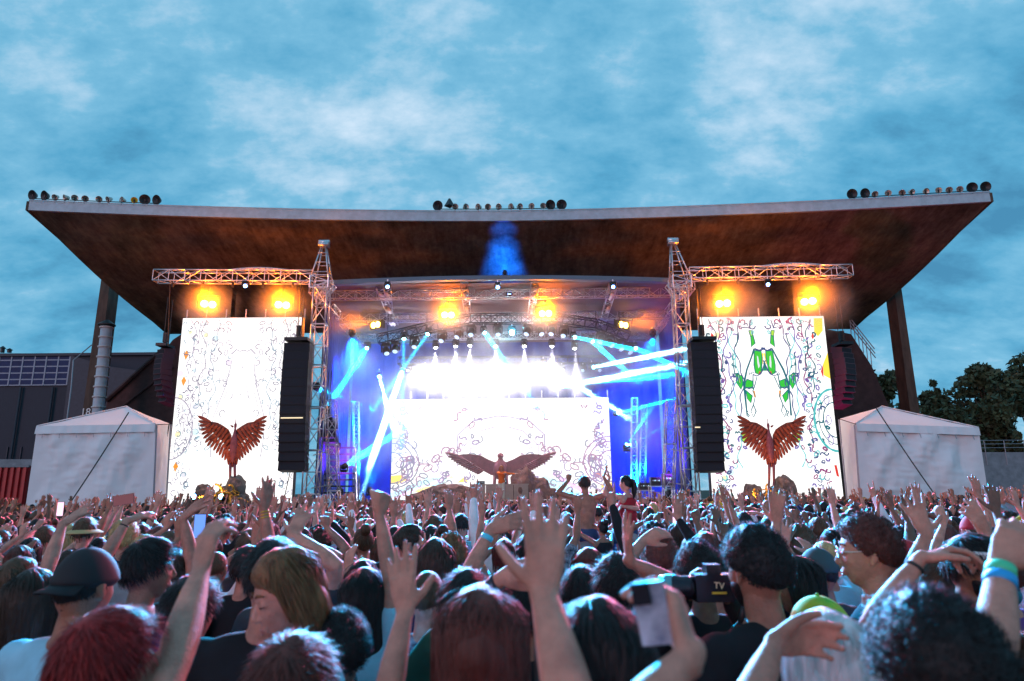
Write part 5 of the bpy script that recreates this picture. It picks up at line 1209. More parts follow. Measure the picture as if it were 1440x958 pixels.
def build_person(arms, female=False, lean=0.0, voxel=.010, ratio=.2, nseg=8, sleeve='short', headyaw=0.0, headpitch=0.0, face=False, legs='stand', bulk=1.0, sleeve_len=.55, bare=False, seated=False, cloth=True, tag_='', headroll=0.0, hand_sc=1.0):
    """arms: for left (-1) and right (+1): dict(T wrist, pole, d, n, hand) in the person's own space. Returns meshes and the head matrix."""
    bag = Bag(); sw = .168 * (0.88 if female else 1.0) * bulk; tb = (0.88 if female else 1.0) * bulk
    hw = 1.04 if female else 1.0
    def ring(z, a, b, dy=0): return (np.array([0, dy, z]), np.array([a, 0, 0]), np.array([0, b, 0]))
    torso = [ring(.84, .12 * hw, .09), ring(.88, .155 * hw, .112), ring(.95, .165 * hw, .118), ring(1.04, .138 * tb * (.95 if female else 1), .102), ring(1.12, .138 * tb, .102), ring(1.22, .155 * tb, .114, .004), ring(1.31, .170 * tb, .120, .006), ring(1.385, .172 * tb, .104, 0), ring(1.43, .135 * tb, .082, -.004), ring(1.462, .088 * tb, .066, -.004), ring(1.49, .060 * tb, .060, 0)]
    V, Q = ell_rings(torso, 24); bag.add(V, Q)
    if female:
        for s in (-1, 1): bag.chain([[s * .066, .085, 1.285], [s * .066, .112, 1.278]], [.058, .050], 12)
    nr = .051 * (0.85 if female else 1.0) * (1 + (bulk - 1) * .6)
    bag.chain([[0, -.004, 1.44], [0, .0, 1.50], [0, .012, 1.56], [0, .018, 1.59]], [nr * 1.25, nr * 1.05, nr, nr], 16)
    hb = Bag(); make_head(hb, 48 if face else 28, 36 if face else 22, face)
    for s in (-1, 1): bag.chain([[0, -.01, 1.452], [s * .09 * tb, -.012, 1.432], [s * sw, -.006, 1.392]], [.052, .05, .05], 12)
    HM = Matrix.Translation((0, .0, 1.53)) @ Euler((headpitch, headroll, headyaw)).to_matrix().to_4x4() @ Matrix.Translation((0, 0, -1.53))
    A = np.array(HM)
    for V in hb.V: V[:] = V @ A[:3, :3].T + A[:3, 3]
    for V in hb.V: bag.V.append(V)
    for f in hb.F: bag.F.append(tuple(i + bag.n for i in f))
    bag.n += hb.n
    info = []; cl = Bag()
    inf = .014
    if cloth:
        cl_t = [(c, a * (1 + inf / .13) , b * (1 + inf / .095)) for c, a, b in torso[0 if not bare else 3:9]]
        cl_t[0] = (cl_t[0][0], cl_t[0][1] * 1.05, cl_t[0][2] * 1.1)
        if not bare: cl_t.append((np.array([0, -.004, 1.458]), np.array([.088 * tb, 0, 0]), np.array([0, .074, 0])))
        V, Q = ell_rings(cl_t, 24); cl.add(V, Q)
        if female:
            for s in (-1, 1): cl.chain([[s * .066, .085, 1.285], [s * .066, .118, 1.276]], [.066, .056], 12)
        if bare:
            for s in (-1, 1): cl.chain([[s * .10, .09, 1.33], [s * .105, .04, 1.43], [s * .10, -.03, 1.445], [s * .09, -.10, 1.36]], [(.018, .012)] * 4, 8)
        else:
            for s in (-1, 1): cl.chain([[0, -.012, 1.444], [s * .09 * tb, -.014, 1.430], [s * sw, -.006, 1.392]], [.058, .062, .064], 12)
    for s, a in zip((-1, 1), arms):
        if a is None: a = dict(T=[s * .30, .06, .86], pole=[s * .5, -.5, 1.1], d=[0, .1, -1], n=[-s, 0, 0], hand='relaxed')
        S = np.array([s * (sw + .012), -.004, 1.39]); T = np.asarray(a['T'], float)
        up = unit(T - S)[2]
        if up > 0: S = S + np.array([-s * .028 * up, 0, .045 * up])
        l1, l2 = .292, .262
        E_, T = ik(S, T, a['pole'], l1, l2); k = (0.86 if female else 1.0) * (1 + (bulk - 1) * .7)
        ud = unit(E_ - S); fd = unit(T - E_)
        bag.chain([S, S + ud * .09, S + ud * .18, E_ - ud * .03, E_, E_ + fd * .05, E_ + fd * .11, E_ + fd * .19, T - fd * .015, T + fd * .012],
                  [.053 * k, .050 * k, .045 * k, .038 * k, .0375 * k, .0415 * k, .040 * k, .032 * k, (.026 * k, .021 * k), (.0255 * k, .020 * k)], 14, side=np.cross(unit(a['d']), unit(np.asarray(a['n'])) + 1e-4))
        make_hand(bag, T, a['d'], a['n'], s, a.get('hand', 'open'), (0.92 if female else 1.0) * hand_sc, nseg)
        info.append(dict(S=S, E=E_, T=T, fd=fd, d=unit(a['d']), n=unit(a['n'])))
        if cloth and not bare:
            if sleeve == 'short':
                Lp = l1 * sleeve_len
                cl.chain([S - ud * .02, S + ud * .06, S + ud * Lp * .7, S + ud * Lp], [.064 * k, .064 * k, .061 * k, .060 * k], 14)
            elif sleeve == 'long':
                cl.chain([S - ud * .02, S + ud * .08, S + ud * .18, E_ - ud * .03, E_, E_ + fd * .06, E_ + fd * .16, T - fd * .03], [.064 * k, .060 * k, .056 * k, .052 * k, .051 * k, .050 * k, .042 * k, .036 * k], 14)
    tr = Bag()
    V, Q = ell_rings([ring(.80, .12, .10), ring(.86, .166 * hw, .122), ring(.94, .172 * hw, .125), ring(.99, .158 * hw, .118)], 20); tr.add(V, Q)
    for s in (-1, 1):
        if legs == 'sit':
            K = [s * .19, .40, .80]; F_ = [s * .15, .36, .42]; H = [s * .095, .02, .87]
        else:
            K = [s * .10, .03, .48]; F_ = [s * .105, -.01, .075]; H = [s * .088, 0, .88]
        H, K, F_ = map(np.array, (H, K, F_))
        bag.chain([H, (H * .6 + K * .4), K, K * .65 + F_ * .35, F_], [.082, .072, .052, .053, .036], 12)
        tr.chain([H, (H * .6 + K * .4), K, K * .5 + F_ * .5, F_ + (K - F_) * .10], [.098, .086, .068, .060, .055], 12)
        bag.chain([F_ + [0, -.03, -.035], F_ + [0, .05, -.04], F_ + [s * .01, .16, -.052]], [(.036, .034), (.042, .032), (.040, .02)], 10, side=(1, 0, 0))
    P = Pose(); P.nails = list(NAILS); NAILS.clear()
    P.body = bag.obj(voxel, 2, ratio, 'body' + tag_, .38)
    P.shirt = cl.obj(max(voxel, .014), 5, .22 if ratio and ratio < .4 else .5, 'shirt' + tag_) if cloth else None
    if cloth: wrinkle(P.shirt, .0055)
    P.trousers = tr.obj(.02, 3, .3, 'trousers' + tag_)
    P.HM = HM; P.info = info; P.female = female
    return P

# ---------------------------------------------------------------- hair (built in head space, skull centre at the origin)
def strands(rng, roots, dirs_fn, nseg, length, width, face_clear):
    """ribbons that start on the skull and follow dirs_fn(p, k) downward; vectorised"""
    n = len(roots); P = roots.copy(); pts = [P.copy()]; L_ = length * rng.uniform(.75, 1.2, n)
    for k in range(nseg):
        d = dirs_fn(P, k); P = P + d * (L_ / nseg)[:, None]; pts.append(P.copy())
    pts = np.stack(pts, 1)                                     # n, nseg+1, 3
    if face_clear:
        az = np.arctan2(np.abs(pts[..., 0]), pts[..., 1]); rr = np.hypot(pts[..., 0], pts[..., 1]); zz = pts[..., 2]
        amin = np.interp(zz, [-.12, -.02, .05, .085, .11], [1.35, 1.28, 1.0, .45, 0]); sg = np.where(roots[:, None, 0] >= 0, 1, -1); a2 = np.maximum(az, amin); rr = np.clip(rr, 0, .112); rr = np.where((zz < .02) & (az > 1.9), np.maximum(rr, .096 + .014 * np.clip((az - 1.9) / 1.24, 0, 1)), rr)
        a2 = np.where(zz > .11, az, a2); sx = np.where(zz > .085, np.sign(pts[..., 0] + 1e-6), np.where(az > 2.6, np.sign(pts[..., 0] + 1e-6), sg)); pts[..., 0] = sx * rr * np.sin(a2); pts[..., 1] = rr * np.cos(a2)
    tang = np.gradient(pts, axis=1); nrm = roots / (np.linalg.norm(roots, axis=1, keepdims=True) + 1e-9)
    side = np.cross(tang, nrm[:, None, :]); side /= (np.linalg.norm(side, axis=2, keepdims=True) + 1e-9)
    tw = rng.uniform(-.6, .6, (n, 1, 1)); side = side * np.cos(tw) + nrm[:, None, :] * np.sin(tw)
    wv = width * rng.uniform(.6, 1.3, (n, 1, 1)) * np.linspace(1, .15, nseg + 1)[None, :, None] ** .7
    A = pts - side * wv; B = pts + side * wv
    V = np.stack([A, B], 2).reshape(n, -1, 3); k2 = 2 * (nseg + 1)
    f0 = np.array([(2 * j, 2 * j + 1, 2 * j + 3, 2 * j + 2) for j in range(nseg)])
    F = (f0[None] + (np.arange(n) * k2)[:, None, None]).reshape(-1, 4)
    return V.reshape(-1, 3), F
def skull_surface(D, extra):
    return D * (head_r(D) + extra)[:, None]
def hair_mesh(style, seed, n_str, mats, width=.0022, name='hair'):
    rng = np.random.default_rng(seed)
    D, Q = head_dirs(40, 30); x, y, z = D[:, 0], D[:, 1], D[:, 2]
    thick = {'buzz': .004, 'short': .016, 'fade': .012, 'curly': .020, 'afro': .036, 'long': .016, 'longwavy': .022, 'pony': .010, 'bun': .010, 'bob': .020, 'messy': .017}[style]
    az = np.arctan2(np.abs(x), y)                                  # 0 face .. pi back
    low = {'buzz': -.38, 'short': -.42, 'fade': -.28, 'curly': -.45, 'afro': -.5}.get(style, -.62)
    def hl(az):                                                    # lowest z (unit dir) covered with hair
        return np.interp(az, [0, .55, 1.0, 1.45, 1.75, 2.1, math.pi], [.62, .60, .35, .02, .05, low * .7, low])
    m = 1 / (1 + np.exp(-(z - hl(az)) / .045))
    frq = 9 if style in ('curly', 'afro', 'messy') else 4
    nz = np.array([mnoise.noise(Vector(d * frq) + Vector((seed, 0, 0))) for d in D])
    top = thick * (1 + .35 * np.clip(z, 0, 1)) * (1 + (.55 if frq == 9 else .22) * nz)
    if style == 'fade': top = top * (.25 + .95 * np.clip((z - .05) / .5, 0, 1))
    if style in ('short', 'fade', 'messy'): top = top + .008 * np.exp(-((y - .55) ** 2 + (z - .75) ** 2) / .15)
    r = head_r(D) + top * m - .010 * (1 - m)
    V = D * r[:, None]; bag = Bag(); bag.add(V, Q)
    long_ = style in ('long', 'longwavy', 'bob')
    if long_:
        zl = -.085 if style == 'bob' else (-.30 if style == 'long' else -.34)
        cs = []
        zs = [.05, -.02, -.08, -.14, -.20, -.26, -.31, -.36]
        for q in zs:
            if q < zl - .01: break
            f = (q - .05) / (zl - .05); wv = .082 + .018 * math.sin(f * 2.4) - .03 * max(0, f - .75) * 4 * .4
            cs.append(((0, -.055 - .012 * f, q), (wv, 0, 0), (0, .048 - .012 * f, 0)))
        V2, Q2 = ell_rings([(np.array(a), np.array(b), np.array(c)) for a, b, c in cs], 20)
        V2 = V2 + np.array([[mnoise.noise(Vector((p[0] * 25, p[1] * 25, p[2] * 6 + seed))) * .008 * (1 if 1 else 0), mnoise.noise(Vector((p[0] * 30, seed, p[2] * 5))) * .008, 0] for p in V2])
        bag.add(V2, Q2)
        for s in (-1, 1): bag.chain([[s * .070, .02, .03], [s * .083, .005, -.04], [s * .082, -.01, zl * .5], [s * .07, -.02, zl * .85]], [(.02, .03), (.018, .032), (.016, .030), (.01, .02)], 10, side=(s, 0, 0))
    if style == 'pony':
        bag.chain([[0, -.10, .055], [0, -.135, .05], [0, -.155, .0], [.005, -.15, -.08], [.0, -.135, -.17], [0, -.125, -.23]], [.018, .026, .030, .030, .022, .009], 12)
    if style == 'bun':
        bag.chain([[0, -.075, .10], [0, -.095, .128]], [.040, .044], 14)
    base = bag
    # strand roots
    k = 0; roots = []
    while k < n_str:
        d = rng.normal(size=(n_str * 3, 3)); d /= np.linalg.norm(d, axis=1, keepdims=True)
        a2 = np.arctan2(np.abs(d[:, 0]), d[:, 1]); d = d[d[:, 2] > hl(a2) + .03]; roots.append(d); k += len(d)
    d = np.concatenate(roots)[:n_str]
    ext = thick * (1 + .35 * np.clip(d[:, 2], 0, 1)) * .97
    if style == 'fade': ext = ext * (.25 + .95 * np.clip((d[:, 2] - .05) / .5, 0, 1))
    R0 = d * (head_r(d) + (ext if np.ndim(ext) else ext))[:, None]
    crown = np.array([0.01, -.05, .105])
    part = rng.uniform(-.02, .02)
    jit = rng.normal(size=d.shape); jit[rng.random(len(d)) < .07] *= 2.6
    def flow(P, kk):
        nrm = P / (np.linalg.norm(P, axis=1, keepdims=True) + 1e-9)
        rnd = jit
        if style in ('curly', 'afro'):
            ph = np.linalg.norm(P, axis=1)[:, None] * 0 + kk * 1.9 + jit[:, :1] * 6
            t1 = np.cross(nrm, jit); t1 /= (np.linalg.norm(t1, axis=1, keepdims=True) + 1e-9); t2 = np.cross(nrm, t1)
            v = nrm * .55 + t1 * np.cos(ph) * 1.1 + t2 * np.sin(ph) * 1.1
        elif style in ('short', 'fade', 'buzz', 'messy'):
            v = P - crown; v = v - nrm * (v * nrm).sum(1, keepdims=True); v /= (np.linalg.norm(v, axis=1, keepdims=True) + 1e-9)
            front = np.clip(P[:, 1:2] / .1, 0, 1) * np.clip(P[:, 2:3] / .1, 0, 1)
            v = v * (1 - .5 * front) + np.array([[.5, .4, .3]]) * front
            v = v + nrm * (.02 if style != 'messy' else .07) + rnd * (.13 if style != 'messy' else .24)
        else:
            inside = P[:, 2:3] > -.02
            v = P - np.array([[part, -.02, .12]]); v[:, 2] -= .04
            v = v - nrm * (v * nrm).sum(1, keepdims=True); v /= (np.linalg.norm(v, axis=1, keepdims=True) + 1e-9)
            back = np.clip(.3 - P[:, 1:2] * 6, 0, 1)
            g = np.array([[0, 0, -1.]]) + np.concatenate([P[:, :1] * -.2, -.1 + P[:, 1:2] * 0, P[:, 2:3] * 0], 1)
            if style in ('pony', 'bun'):
                tgt = np.array([[0, -.12, .06 if style == 'pony' else .12]]); v = tgt - P; v = v - nrm * (v * nrm).sum(1, keepdims=True) * .9; v = v / (np.linalg.norm(v, axis=1, keepdims=True) + 1e-9) * .9
            else:
                v = np.where(inside, v * .75 + np.array([[0, -.25, -.35]]), g)
            v = v + rnd * .07 + nrm * .05
            if style == 'longwavy': v = v + np.cross(nrm, [[0, 0, 1.]]) * (.55 * np.sin(kk * 1.7 + jit[:, :1] * 3))
        return v / (np.linalg.norm(v, axis=1, keepdims=True) + 1e-9)
    Lg = {'buzz': .010, 'short': .042, 'fade': .030, 'curly': .032, 'afro': .04, 'long': .34, 'longwavy': .36, 'pony': .10, 'bun': .09, 'bob': .165, 'messy': .046}[style]
    ns = 9 if long_ else (6 if style in ('curly', 'afro') else 4)
    SV, SF = strands(rng, R0, flow, ns, Lg, width, long_)
    if style == 'pony':
        tt = rng.normal(size=(n_str // 3, 3)) * [.012, .012, .015] + [0, -.14, .03]
        def fl2(P, kk): v = np.tile([[0, .02, -1.]], (len(P), 1)) + jit[:len(P)] * .08; return v / np.linalg.norm(v, axis=1, keepdims=True)
        V3, F3 = strands(rng, tt, fl2, 6, .24, width, 0); SF = np.vstack([SF, F3 + len(SV)]); SV = np.vstack([SV, V3])
    me0 = bpy.data.meshes.new(name)
    BV = np.concatenate(base.V); nb = len(BV)
    faces = list(base.F) + [tuple(int(i) + nb for i in f) for f in SF.tolist()]
    me0.from_pydata(np.vstack([BV, SV]).tolist(), [], faces)
    me0.polygons.foreach_set('use_smooth', [True] * len(me0.polygons))
    for m_ in mats: me0.materials.append(m_)
    me0.update()
    return me0
def cap_mesh(kind='cap', name='cap'):
    D, Q = head_dirs(36, 26); x, y, z = D[:, 0], D[:, 1], D[:, 2]
    m = 1 / (1 + np.exp(-(z - .12) / .03))
    r = head_r(D) + .016 * m - .012 * (1 - m); b = Bag(); b.add(D * r[:, None], Q)
    if kind == 'cap':      # peak
        V = []; F = []
        for i in range(9):
            t = -1 + 2 * i / 8; V += [(.070 * t, .070 + .02 * (1 - t * t), .028 - .006 * t * t), (.066 * t, .10 + .068 * (1 - t * t) ** .6, .014 - .016 * t * t), (.066 * t, .10 + .068 * (1 - t * t) ** .6, .009 - .016 * t * t), (.070 * t, .070 + .02 * (1 - t * t), .020 - .006 * t * t)]
        for i in range(8):
            for j in range(4): F.append((4 * i + j, 4 * i + (j + 1) % 4, 4 * i + 4 + (j + 1) % 4, 4 * i + 4 + j))
        b.add(V, F)
        b.chain([[0, 0, .129], [0, 0, .134]], [.007, .007], 8)
    else:                  # bucket / sun hat brim
        cs = [((0, 0, .035), .085, .107), ((0, 0, .02), .118, .138), ((0, 0, .004), .146, .166), ((0, 0, -.001), .146, .166), ((0, 0, .014), .116, .136), ((0, 0, .028), .08, .10)]
        V, Q2 = ell_rings([(np.array(c), np.array([a, 0, 0]), np.array([0, bb, 0])) for c, a, bb in cs], 24); b.add(V, Q2[:24 * 5])
    return b.obj(None, name=name)
# ================================================================== the crowd
def skin_mat(name, c):
    m = mat(name, c, .5, 0, .22, 16, .28, 160, spec=.4); b = m.node_tree.nodes['Principled BSDF']
    b.inputs['Subsurface Weight'].default_value = .0; return m
SK = [skin_mat('skin light', (.46, .185, .13)), skin_mat('skin fair', (.54, .235, .17)), skin_mat('skin tan', (.33, .13, .08)), skin_mat('skin brown', (.19, .08, .05)), skin_mat('skin deep', (.14, .075, .05))]
def hair_mat(name, c, c2=None):
    m = mat(name, c, .48, 0, .35, 14, .35, 45, c2=c2, stretch=(3, 3, .5), spec=.28); return m
HR = {'black': hair_mat('hair black', (.012, .010, .011)), 'dark brown': hair_mat('hair dark brown', (.032, .018, .012)), 'brown': hair_mat('hair brown', (.085, .045, .024)), 'auburn': hair_mat('hair auburn', (.17, .06, .025), (.28, .12, .05)), 'blonde': hair_mat('hair blonde', (.45, .30, .13)),
      'dark red': hair_mat('hair dark red', (.20, .012, .014), (.34, .02, .02)), 'silver': hair_mat('hair silver teal', (.42, .60, .64), (.78, .74, .76)), 'reddish': hair_mat('hair reddish', (.10, .028, .022))}
def cloth_mat(name, c, c2=None, ns=8): return mat(name, c, .88, 0, .12 if c2 is None else .05, ns, .10, 220, c2=c2, spec=.2)
SH = {'black': cloth_mat('cloth black', (.014, .014, .017)), 'charcoal': cloth_mat('cloth charcoal', (.05, .05, .055)), 'navy': cloth_mat('cloth navy', (.02, .035, .10)), 'white': cloth_mat('cloth white', (.72, .74, .78)), 'light blue': cloth_mat('cloth light blue', (.30, .58, .72)),
      'grey': cloth_mat('cloth grey', (.25, .26, .28)), 'dark green': cloth_mat('cloth green', (.03, .09, .06)), 'red': cloth_mat('cloth red', (.35, .02, .03)), 'orange': cloth_mat('cloth orange', (.80, .16, .02)), 'purple': cloth_mat('cloth purple', (.14, .06, .22)), 'pink': cloth_mat('cloth pink', (.65, .22, .32)),
      'teal': cloth_mat('cloth teal', (.04, .30, .34)), 'tie-dye': cloth_mat('cloth tie-dye', (.05, .55, .60), (.75, .12, .45), 5), 'patterned': cloth_mat('cloth patterned', (.02, .02, .03), (.32, .36, .42), 26), 'yellow': cloth_mat('cloth yellow', (.60, .42, .05)), 'maroon': cloth_mat('cloth maroon', (.14, .02, .035))}
TRS = [cloth_mat('denim', (.04, .07, .15)), cloth_mat('black trousers', (.015, .015, .018)), cloth_mat('khaki trousers', (.25, .2, .13)), cloth_mat('pale trousers', (.62, .58, .45))]
M_nail = mat('fingernail', (.46, .22, .17), .5, spec=.2)
M_watch = mat('watch strap', (.015, .02, .04), .4); M_gold2 = MATS['gilded root']
def slot(o, m):
    if not o.data.materials: o.data.materials.append(m)
    o.material_slots[0].link = 'OBJECT'; o.material_slots[0].material = m
def child(name, me, parent, m, mw=None):
    o = bpy.data.objects.new(name, me); COL.objects.link(o); o.parent = parent
    if mw is not None: o.matrix_basis = mw
    slot(o, m); return o
HEADT = Matrix.Translation(Vector(HC))
_hair_lib = {}
def lib_hair(style, seed, hi=False):
    key = (style, seed, hi)
    if key not in _hair_lib:
        if style in ('cap', 'hat'): _hair_lib[key] = cap_mesh(style)
        elif hi: _hair_lib[key] = hair_mesh(style, seed, 2200 if style not in ('buzz',) else 1200, [], .0013)
        else: _hair_lib[key] = hair_mesh(style, seed, 260, [], .0042)
    return _hair_lib[key]
def beard_mesh(full=True):
    D, Q = head_dirs(36, 26); x, y, z = D.T
    m = 1 / (1 + np.exp((z + .38) / .05)) * (1 / (1 + np.exp(-(y - .12) / .08)))
    m = np.maximum(m, np.exp(-((z + .40) ** 2) / .006) * (y > .2) * (np.abs(x) < .33) * .6)
    m = m * (1 - np.exp(-(x ** 2 / .03 + (z + .60) ** 2 / .004)) * (y > 0)); r = head_r(D) + .009 * m - .012 * (1 - m)
    b = Bag(); b.add(D * r[:, None], Q); return b.obj(None, name='beard')
def face_parts(e, HM, skin, hair, beard=False, glasses=False, mouth=True):
    Mx = HM @ HEADT
    for s in (-1, 1):
        b = Bag(); b.chain([[s * .012, .0915, .034], [s * .030, .0895, .041], [s * .050, .076, .036]], [(.0022, .0040), (.0026, .0045), (.002, .003)], 6); child('eyebrow', b.obj(None, name='eyebrow'), e, hair, Mx)
        b = Bag(); b.chain([[s * .017, .0870, .0065], [s * .030, .0885, .0035], [s * .043, .080, .0065]], [.0016, .0020, .0016], 6); child('eyelashes', b.obj(None, name='eyelashes'), e, HR['black'], Mx)
    ml = mat('lips', (.42, .16, .15), .4)
    b = Bag(); b.chain([[-.021, .0835, -.0640], [-.008, .0925, -.0610], [0, .0930, -.0625], [.008, .0925, -.0610], [.021, .0835, -.0640]], [.0012, .0040, .0042, .0040, .0012], 8); b.chain([[-.017, .0838, -.0690], [0, .0910, -.0715], [.017, .0838, -.0690]], [.0015, .0052, .0015], 8); child('lips', b.obj(None, name='lips'), e, ml, Mx)
    if beard: child('beard', beard_mesh(), e, hair, Mx)
    if glasses:
        b = Bag()
        for s in (-1, 1):
            ring = [(s * .033 + .023 * math.cos(t), .103 - .004 * abs(math.cos(t) * s), .008 + .018 * math.sin(t)) for t in [6.283 * i / 14 for i in range(15)]]
            for a, c in zip(ring[:-1], ring[1:]): b.chain([a, c], [.0014, .0014], 5)
            b.chain([(s * .056, .100, .012), (s * .078, .06, .014), (s * .081, .0, .018)], [.0016, .0016, .0016], 5)
        b.chain([(-.010, .106, .010), (.010, .106, .010)], [.0015, .0015], 5); child('glasses', b.obj(None, name='glasses'), e, M_alu, Mx)
def band(e, info, t, m, r=.030, w=.012, name='wristband', sc=1.0):
    c = Vector(info['T'] - info['fd'] * t); f = Vector(info['fd']); q = f.to_track_quat('Z', 'Y').to_matrix().to_4x4(); mb = MB()
    r = r + max(0, (t - .02)) * .085
    mb.lathe([(r * .96, -w), (r, -w), (r * 1.02, 0), (r, w), (r * .96, w)], 20, Matrix.Translation(c) @ q @ Matrix.Diagonal((1, .92, 1, 1))); o = mb.build(name, m, e, True, world=False); return o
heroes = []      # (x, y, px of head)
def hero(px, py, d, yaw, hair, style, shirt, skin, label, arms=(), female=False, face=False, headyaw=0, headpitch=0, sleeve='short', bands=(), trousers=0, bulk=1.0, beard=False, glasses=False, cap=None, hatm=None, group='people in the crowd', bare=False, legs='stand', zoff=0.0, occ=True, voxel=None, pitchroll=0, sleeve_len=.55, cloth=True, h=None, headroll=0, name='person'):
    top = at(px, py, d); hgt = (h if h else (top.z - zoff)); sc = hgt / 1.765; base = Vector((top.x, d, zoff)); Rz = Matrix.Rotation(yaw, 3, 'Z'); Ri = Rz.transposed()
    def loc(p): return np.array((Ri @ (Vector(p) - base)) / sc)
    def dr(v): return np.array(Ri @ Vector(v))
    A = [None, None]
    for a in arms:      # dict: side, T=(px,py,Y), to=(px,py,Y) finger direction, el=(px,py,Y) elbow side, n=(x,y,z) palm
        T = at(*a['T']); to = at(*a['to']); el = at(*a['el']); A[0 if a['side'] < 0 else 1] = dict(T=loc(T), pole=loc(el), d=dr(to - T), n=dr(a.get('n', (0, 1, 0))), hand=a.get('hand', 'open'))
    P = build_person(A, female, 0, voxel or (.0050 if face else (.0056 if not occ else .0068)), .20 if face else .13, 10, sleeve, headyaw, headpitch, face, legs, bulk, sleeve_len, bare, cloth=cloth, headroll=headroll)
    e = empty(name, base, yaw, label, 'person', group); e.scale = (sc, sc, sc)
    child('body', P.body, e, SK[skin])
    if P.shirt and cloth: child('shirt', P.shirt, e, SH[shirt])
    child('trousers', P.trousers, e, TRS[trousers])
    if d < 2.4 and arms:
        for i_, (c_, dd_, nn_, k_) in enumerate(P.nails):
            if len(arms) == 1 and (i_ < 4) != (arms[0]['side'] < 0): continue
            up_ = -nn_ if np.dot(nn_, P.info[0 if i_ < 4 else 1]['n']) > 0 else nn_; b_ = Bag(); c2_ = c_ + up_ * .0062 * k_
            b_.chain([c2_ - dd_ * .0035, c2_ + dd_ * .0035], [(.0044 * k_, .0016), (.0040 * k_, .0014)], 8, side=np.cross(dd_, up_)); child('fingernail', b_.obj(None, name='fingernail'), e, M_nail)
    Mx = P.HM @ HEADT
    if cap:
        if style: child('hair', lib_hair(style, len(heroes) % 3, d < 3.4), e, HR[hair], Mx)
        child('hat' if cap == 'hat' else 'cap', lib_hair(cap, 0), e, hatm, Mx @ (Matrix.Rotation(math.pi, 4, 'Z') if cap == 'cap' and pitchroll else Matrix.Identity(4)))
    elif style: child('hair', lib_hair(style, len(heroes) % 5 + 3, d < 3.4), e, HR[hair], Mx)
    if face: face_parts(e, P.HM, SK[skin], HR[hair], beard, glasses)
    elif beard: child('beard', beard_mesh(), e, HR[hair], Mx)
    for side, t, m, r, w_ in bands: band(e, P.info[0 if side < 0 else 1], t, m, r, w_)
    if occ: heroes.append((base.x, d, px, py < 800))
    else: heroes.append((base.x, d, px, False))
    e['_h'] = 1
    return e, P, sc
PAL = (0, -1, 0)
BAND_C = mat('light blue wristband', (.10, .62, .85), .5); BAND_G = mat('green wristband', (.08, .62, .32), .5); BAND_B = mat('blue wristband', (.02, .35, .75), .5); BAND_K = mat('black hair tie', (.02, .02, .02), .7)
# ---- the row nearest the viewer
e1, P1, s1 = hero(140, 858, 1.55, -.7, 'dark red', 'short', 'light blue', 1, 'person with dark red hair in a light blue shirt, one long arm raised high', [dict(side=1, T=(292, 778, 1.85), to=(309, 700, 1.9), el=(330, 900, 1.6), n=(.5, 1, 0), hand='relaxed')], bulk=1.05, headroll=.05)
hero(118, 770, 2.35, -.25, 'black', 'buzz', 'light blue', 2, 'person in a backwards black cap and light blue T-shirt behind the dark red hair', cap='cap', hatm=mat('black cap', (.015, .014, .018), .8), pitchroll=1, bulk=1.15)
hero(46, 801, 2.7, .1, 'dark brown', 'long', 'purple', 1, 'person with long dark brown hair falling over a purple top at the picture edge', female=True)
hero(205, 757, 3.0, -.9, 'black', 'short', 'navy', 2, 'person in a navy shirt with short black hair, head turned towards the raised arm', face=True)
hero(264, 812, 2.5, -.3, 'black', 'short', 'patterned', 0, 'person in a dark speckled shirt just behind the long raised arm')
e6, P6, s6 = hero(384, 757, 2.3, .05, 'black', 'fade', 'black', 0, 'broad person in a black T-shirt with a pale print on the back', bulk=1.12)
hero(434, 766, 2.18, 2.15, 'auburn', 'bob', 'light blue', 1, 'person with chin-length auburn hair looking down, face turned to the viewer', face=True, headpitch=-.30)
hero(478, 862, 2.15, .1, 'black', 'curly', 'light blue', 3, 'person with a round head of black curls beside the auburn-haired one')
hero(404, 896, 1.5, -.2, 'reddish', 'short', 'charcoal', 1, 'person with reddish-brown hair, only the crown showing at the bottom edge')
hero(513, 800, 2.75, -.1, 'black', 'long', 'light blue', 1, 'person with long black hair in a pale blue top, bare arm stretched straight up', [dict(side=1, T=(533, 712, 2.75), to=(545, 660, 2.75), el=(560, 800, 2.7), n=(-.6, .6, 0), hand='fist')], female=True)
hero(650, 945, 1.78, 0, 'brown', None, 'grey', 1, 'spread hand and pale forearm raised from below, beside the black-haired long-haired person', [dict(side=-1, T=(570, 858, 1.72), to=(564, 790, 1.75), el=(540, 1100, 1.6), n=(0, 1, 0), hand='open')], h=1.60, female=True, occ=False)
hero(571, 738, 4.5, -1.25, 'dark brown', 'fade', 'charcoal', 0, 'bearded person in profile with close-cropped sides and a dark vest', face=True, beard=True, bare=True)
hero(612, 757, 3.6, .05, 'dark brown', 'long', 'navy', 1, 'person with long brown hair seen from behind, next to the bearded profile', female=True)
hero(652, 802, 2.5, -.15, 'black', 'short', 'dark green', 1, 'person in a dark green top, elbow lifted and watch on the level forearm', [dict(side=-1, T=(722, 795, 2.2), to=(760, 780, 2.15), el=(560, 780, 2.2), n=(0, 1, -.3), hand='relaxed')], bands=((-1, .035, M_watch, .030, .016),))
hero(600, 800, 3.0, -.1, 'brown', 'buzz', 'patterned', 1, 'person raising a forearm with a light blue paper wristband', [dict(side=1, T=(690, 745, 3.0), to=(735, 728, 3.0), el=(640, 860, 2.9), n=(0, 1, -.4), hand='wave')], bands=((1, .045, BAND_C, .029, .012),))
hero(676, 832, 1.6, .05, 'reddish', 'longwavy', 'maroon', 1, 'person with long wavy reddish hair in the middle of the nearest row', female=True)  # reddish stage light is put into the hair colour here
hero(740, 806, 2.6, .1, 'black', 'messy', 'black', 2, 'person with messy black hair half hidden behind the large open hand')
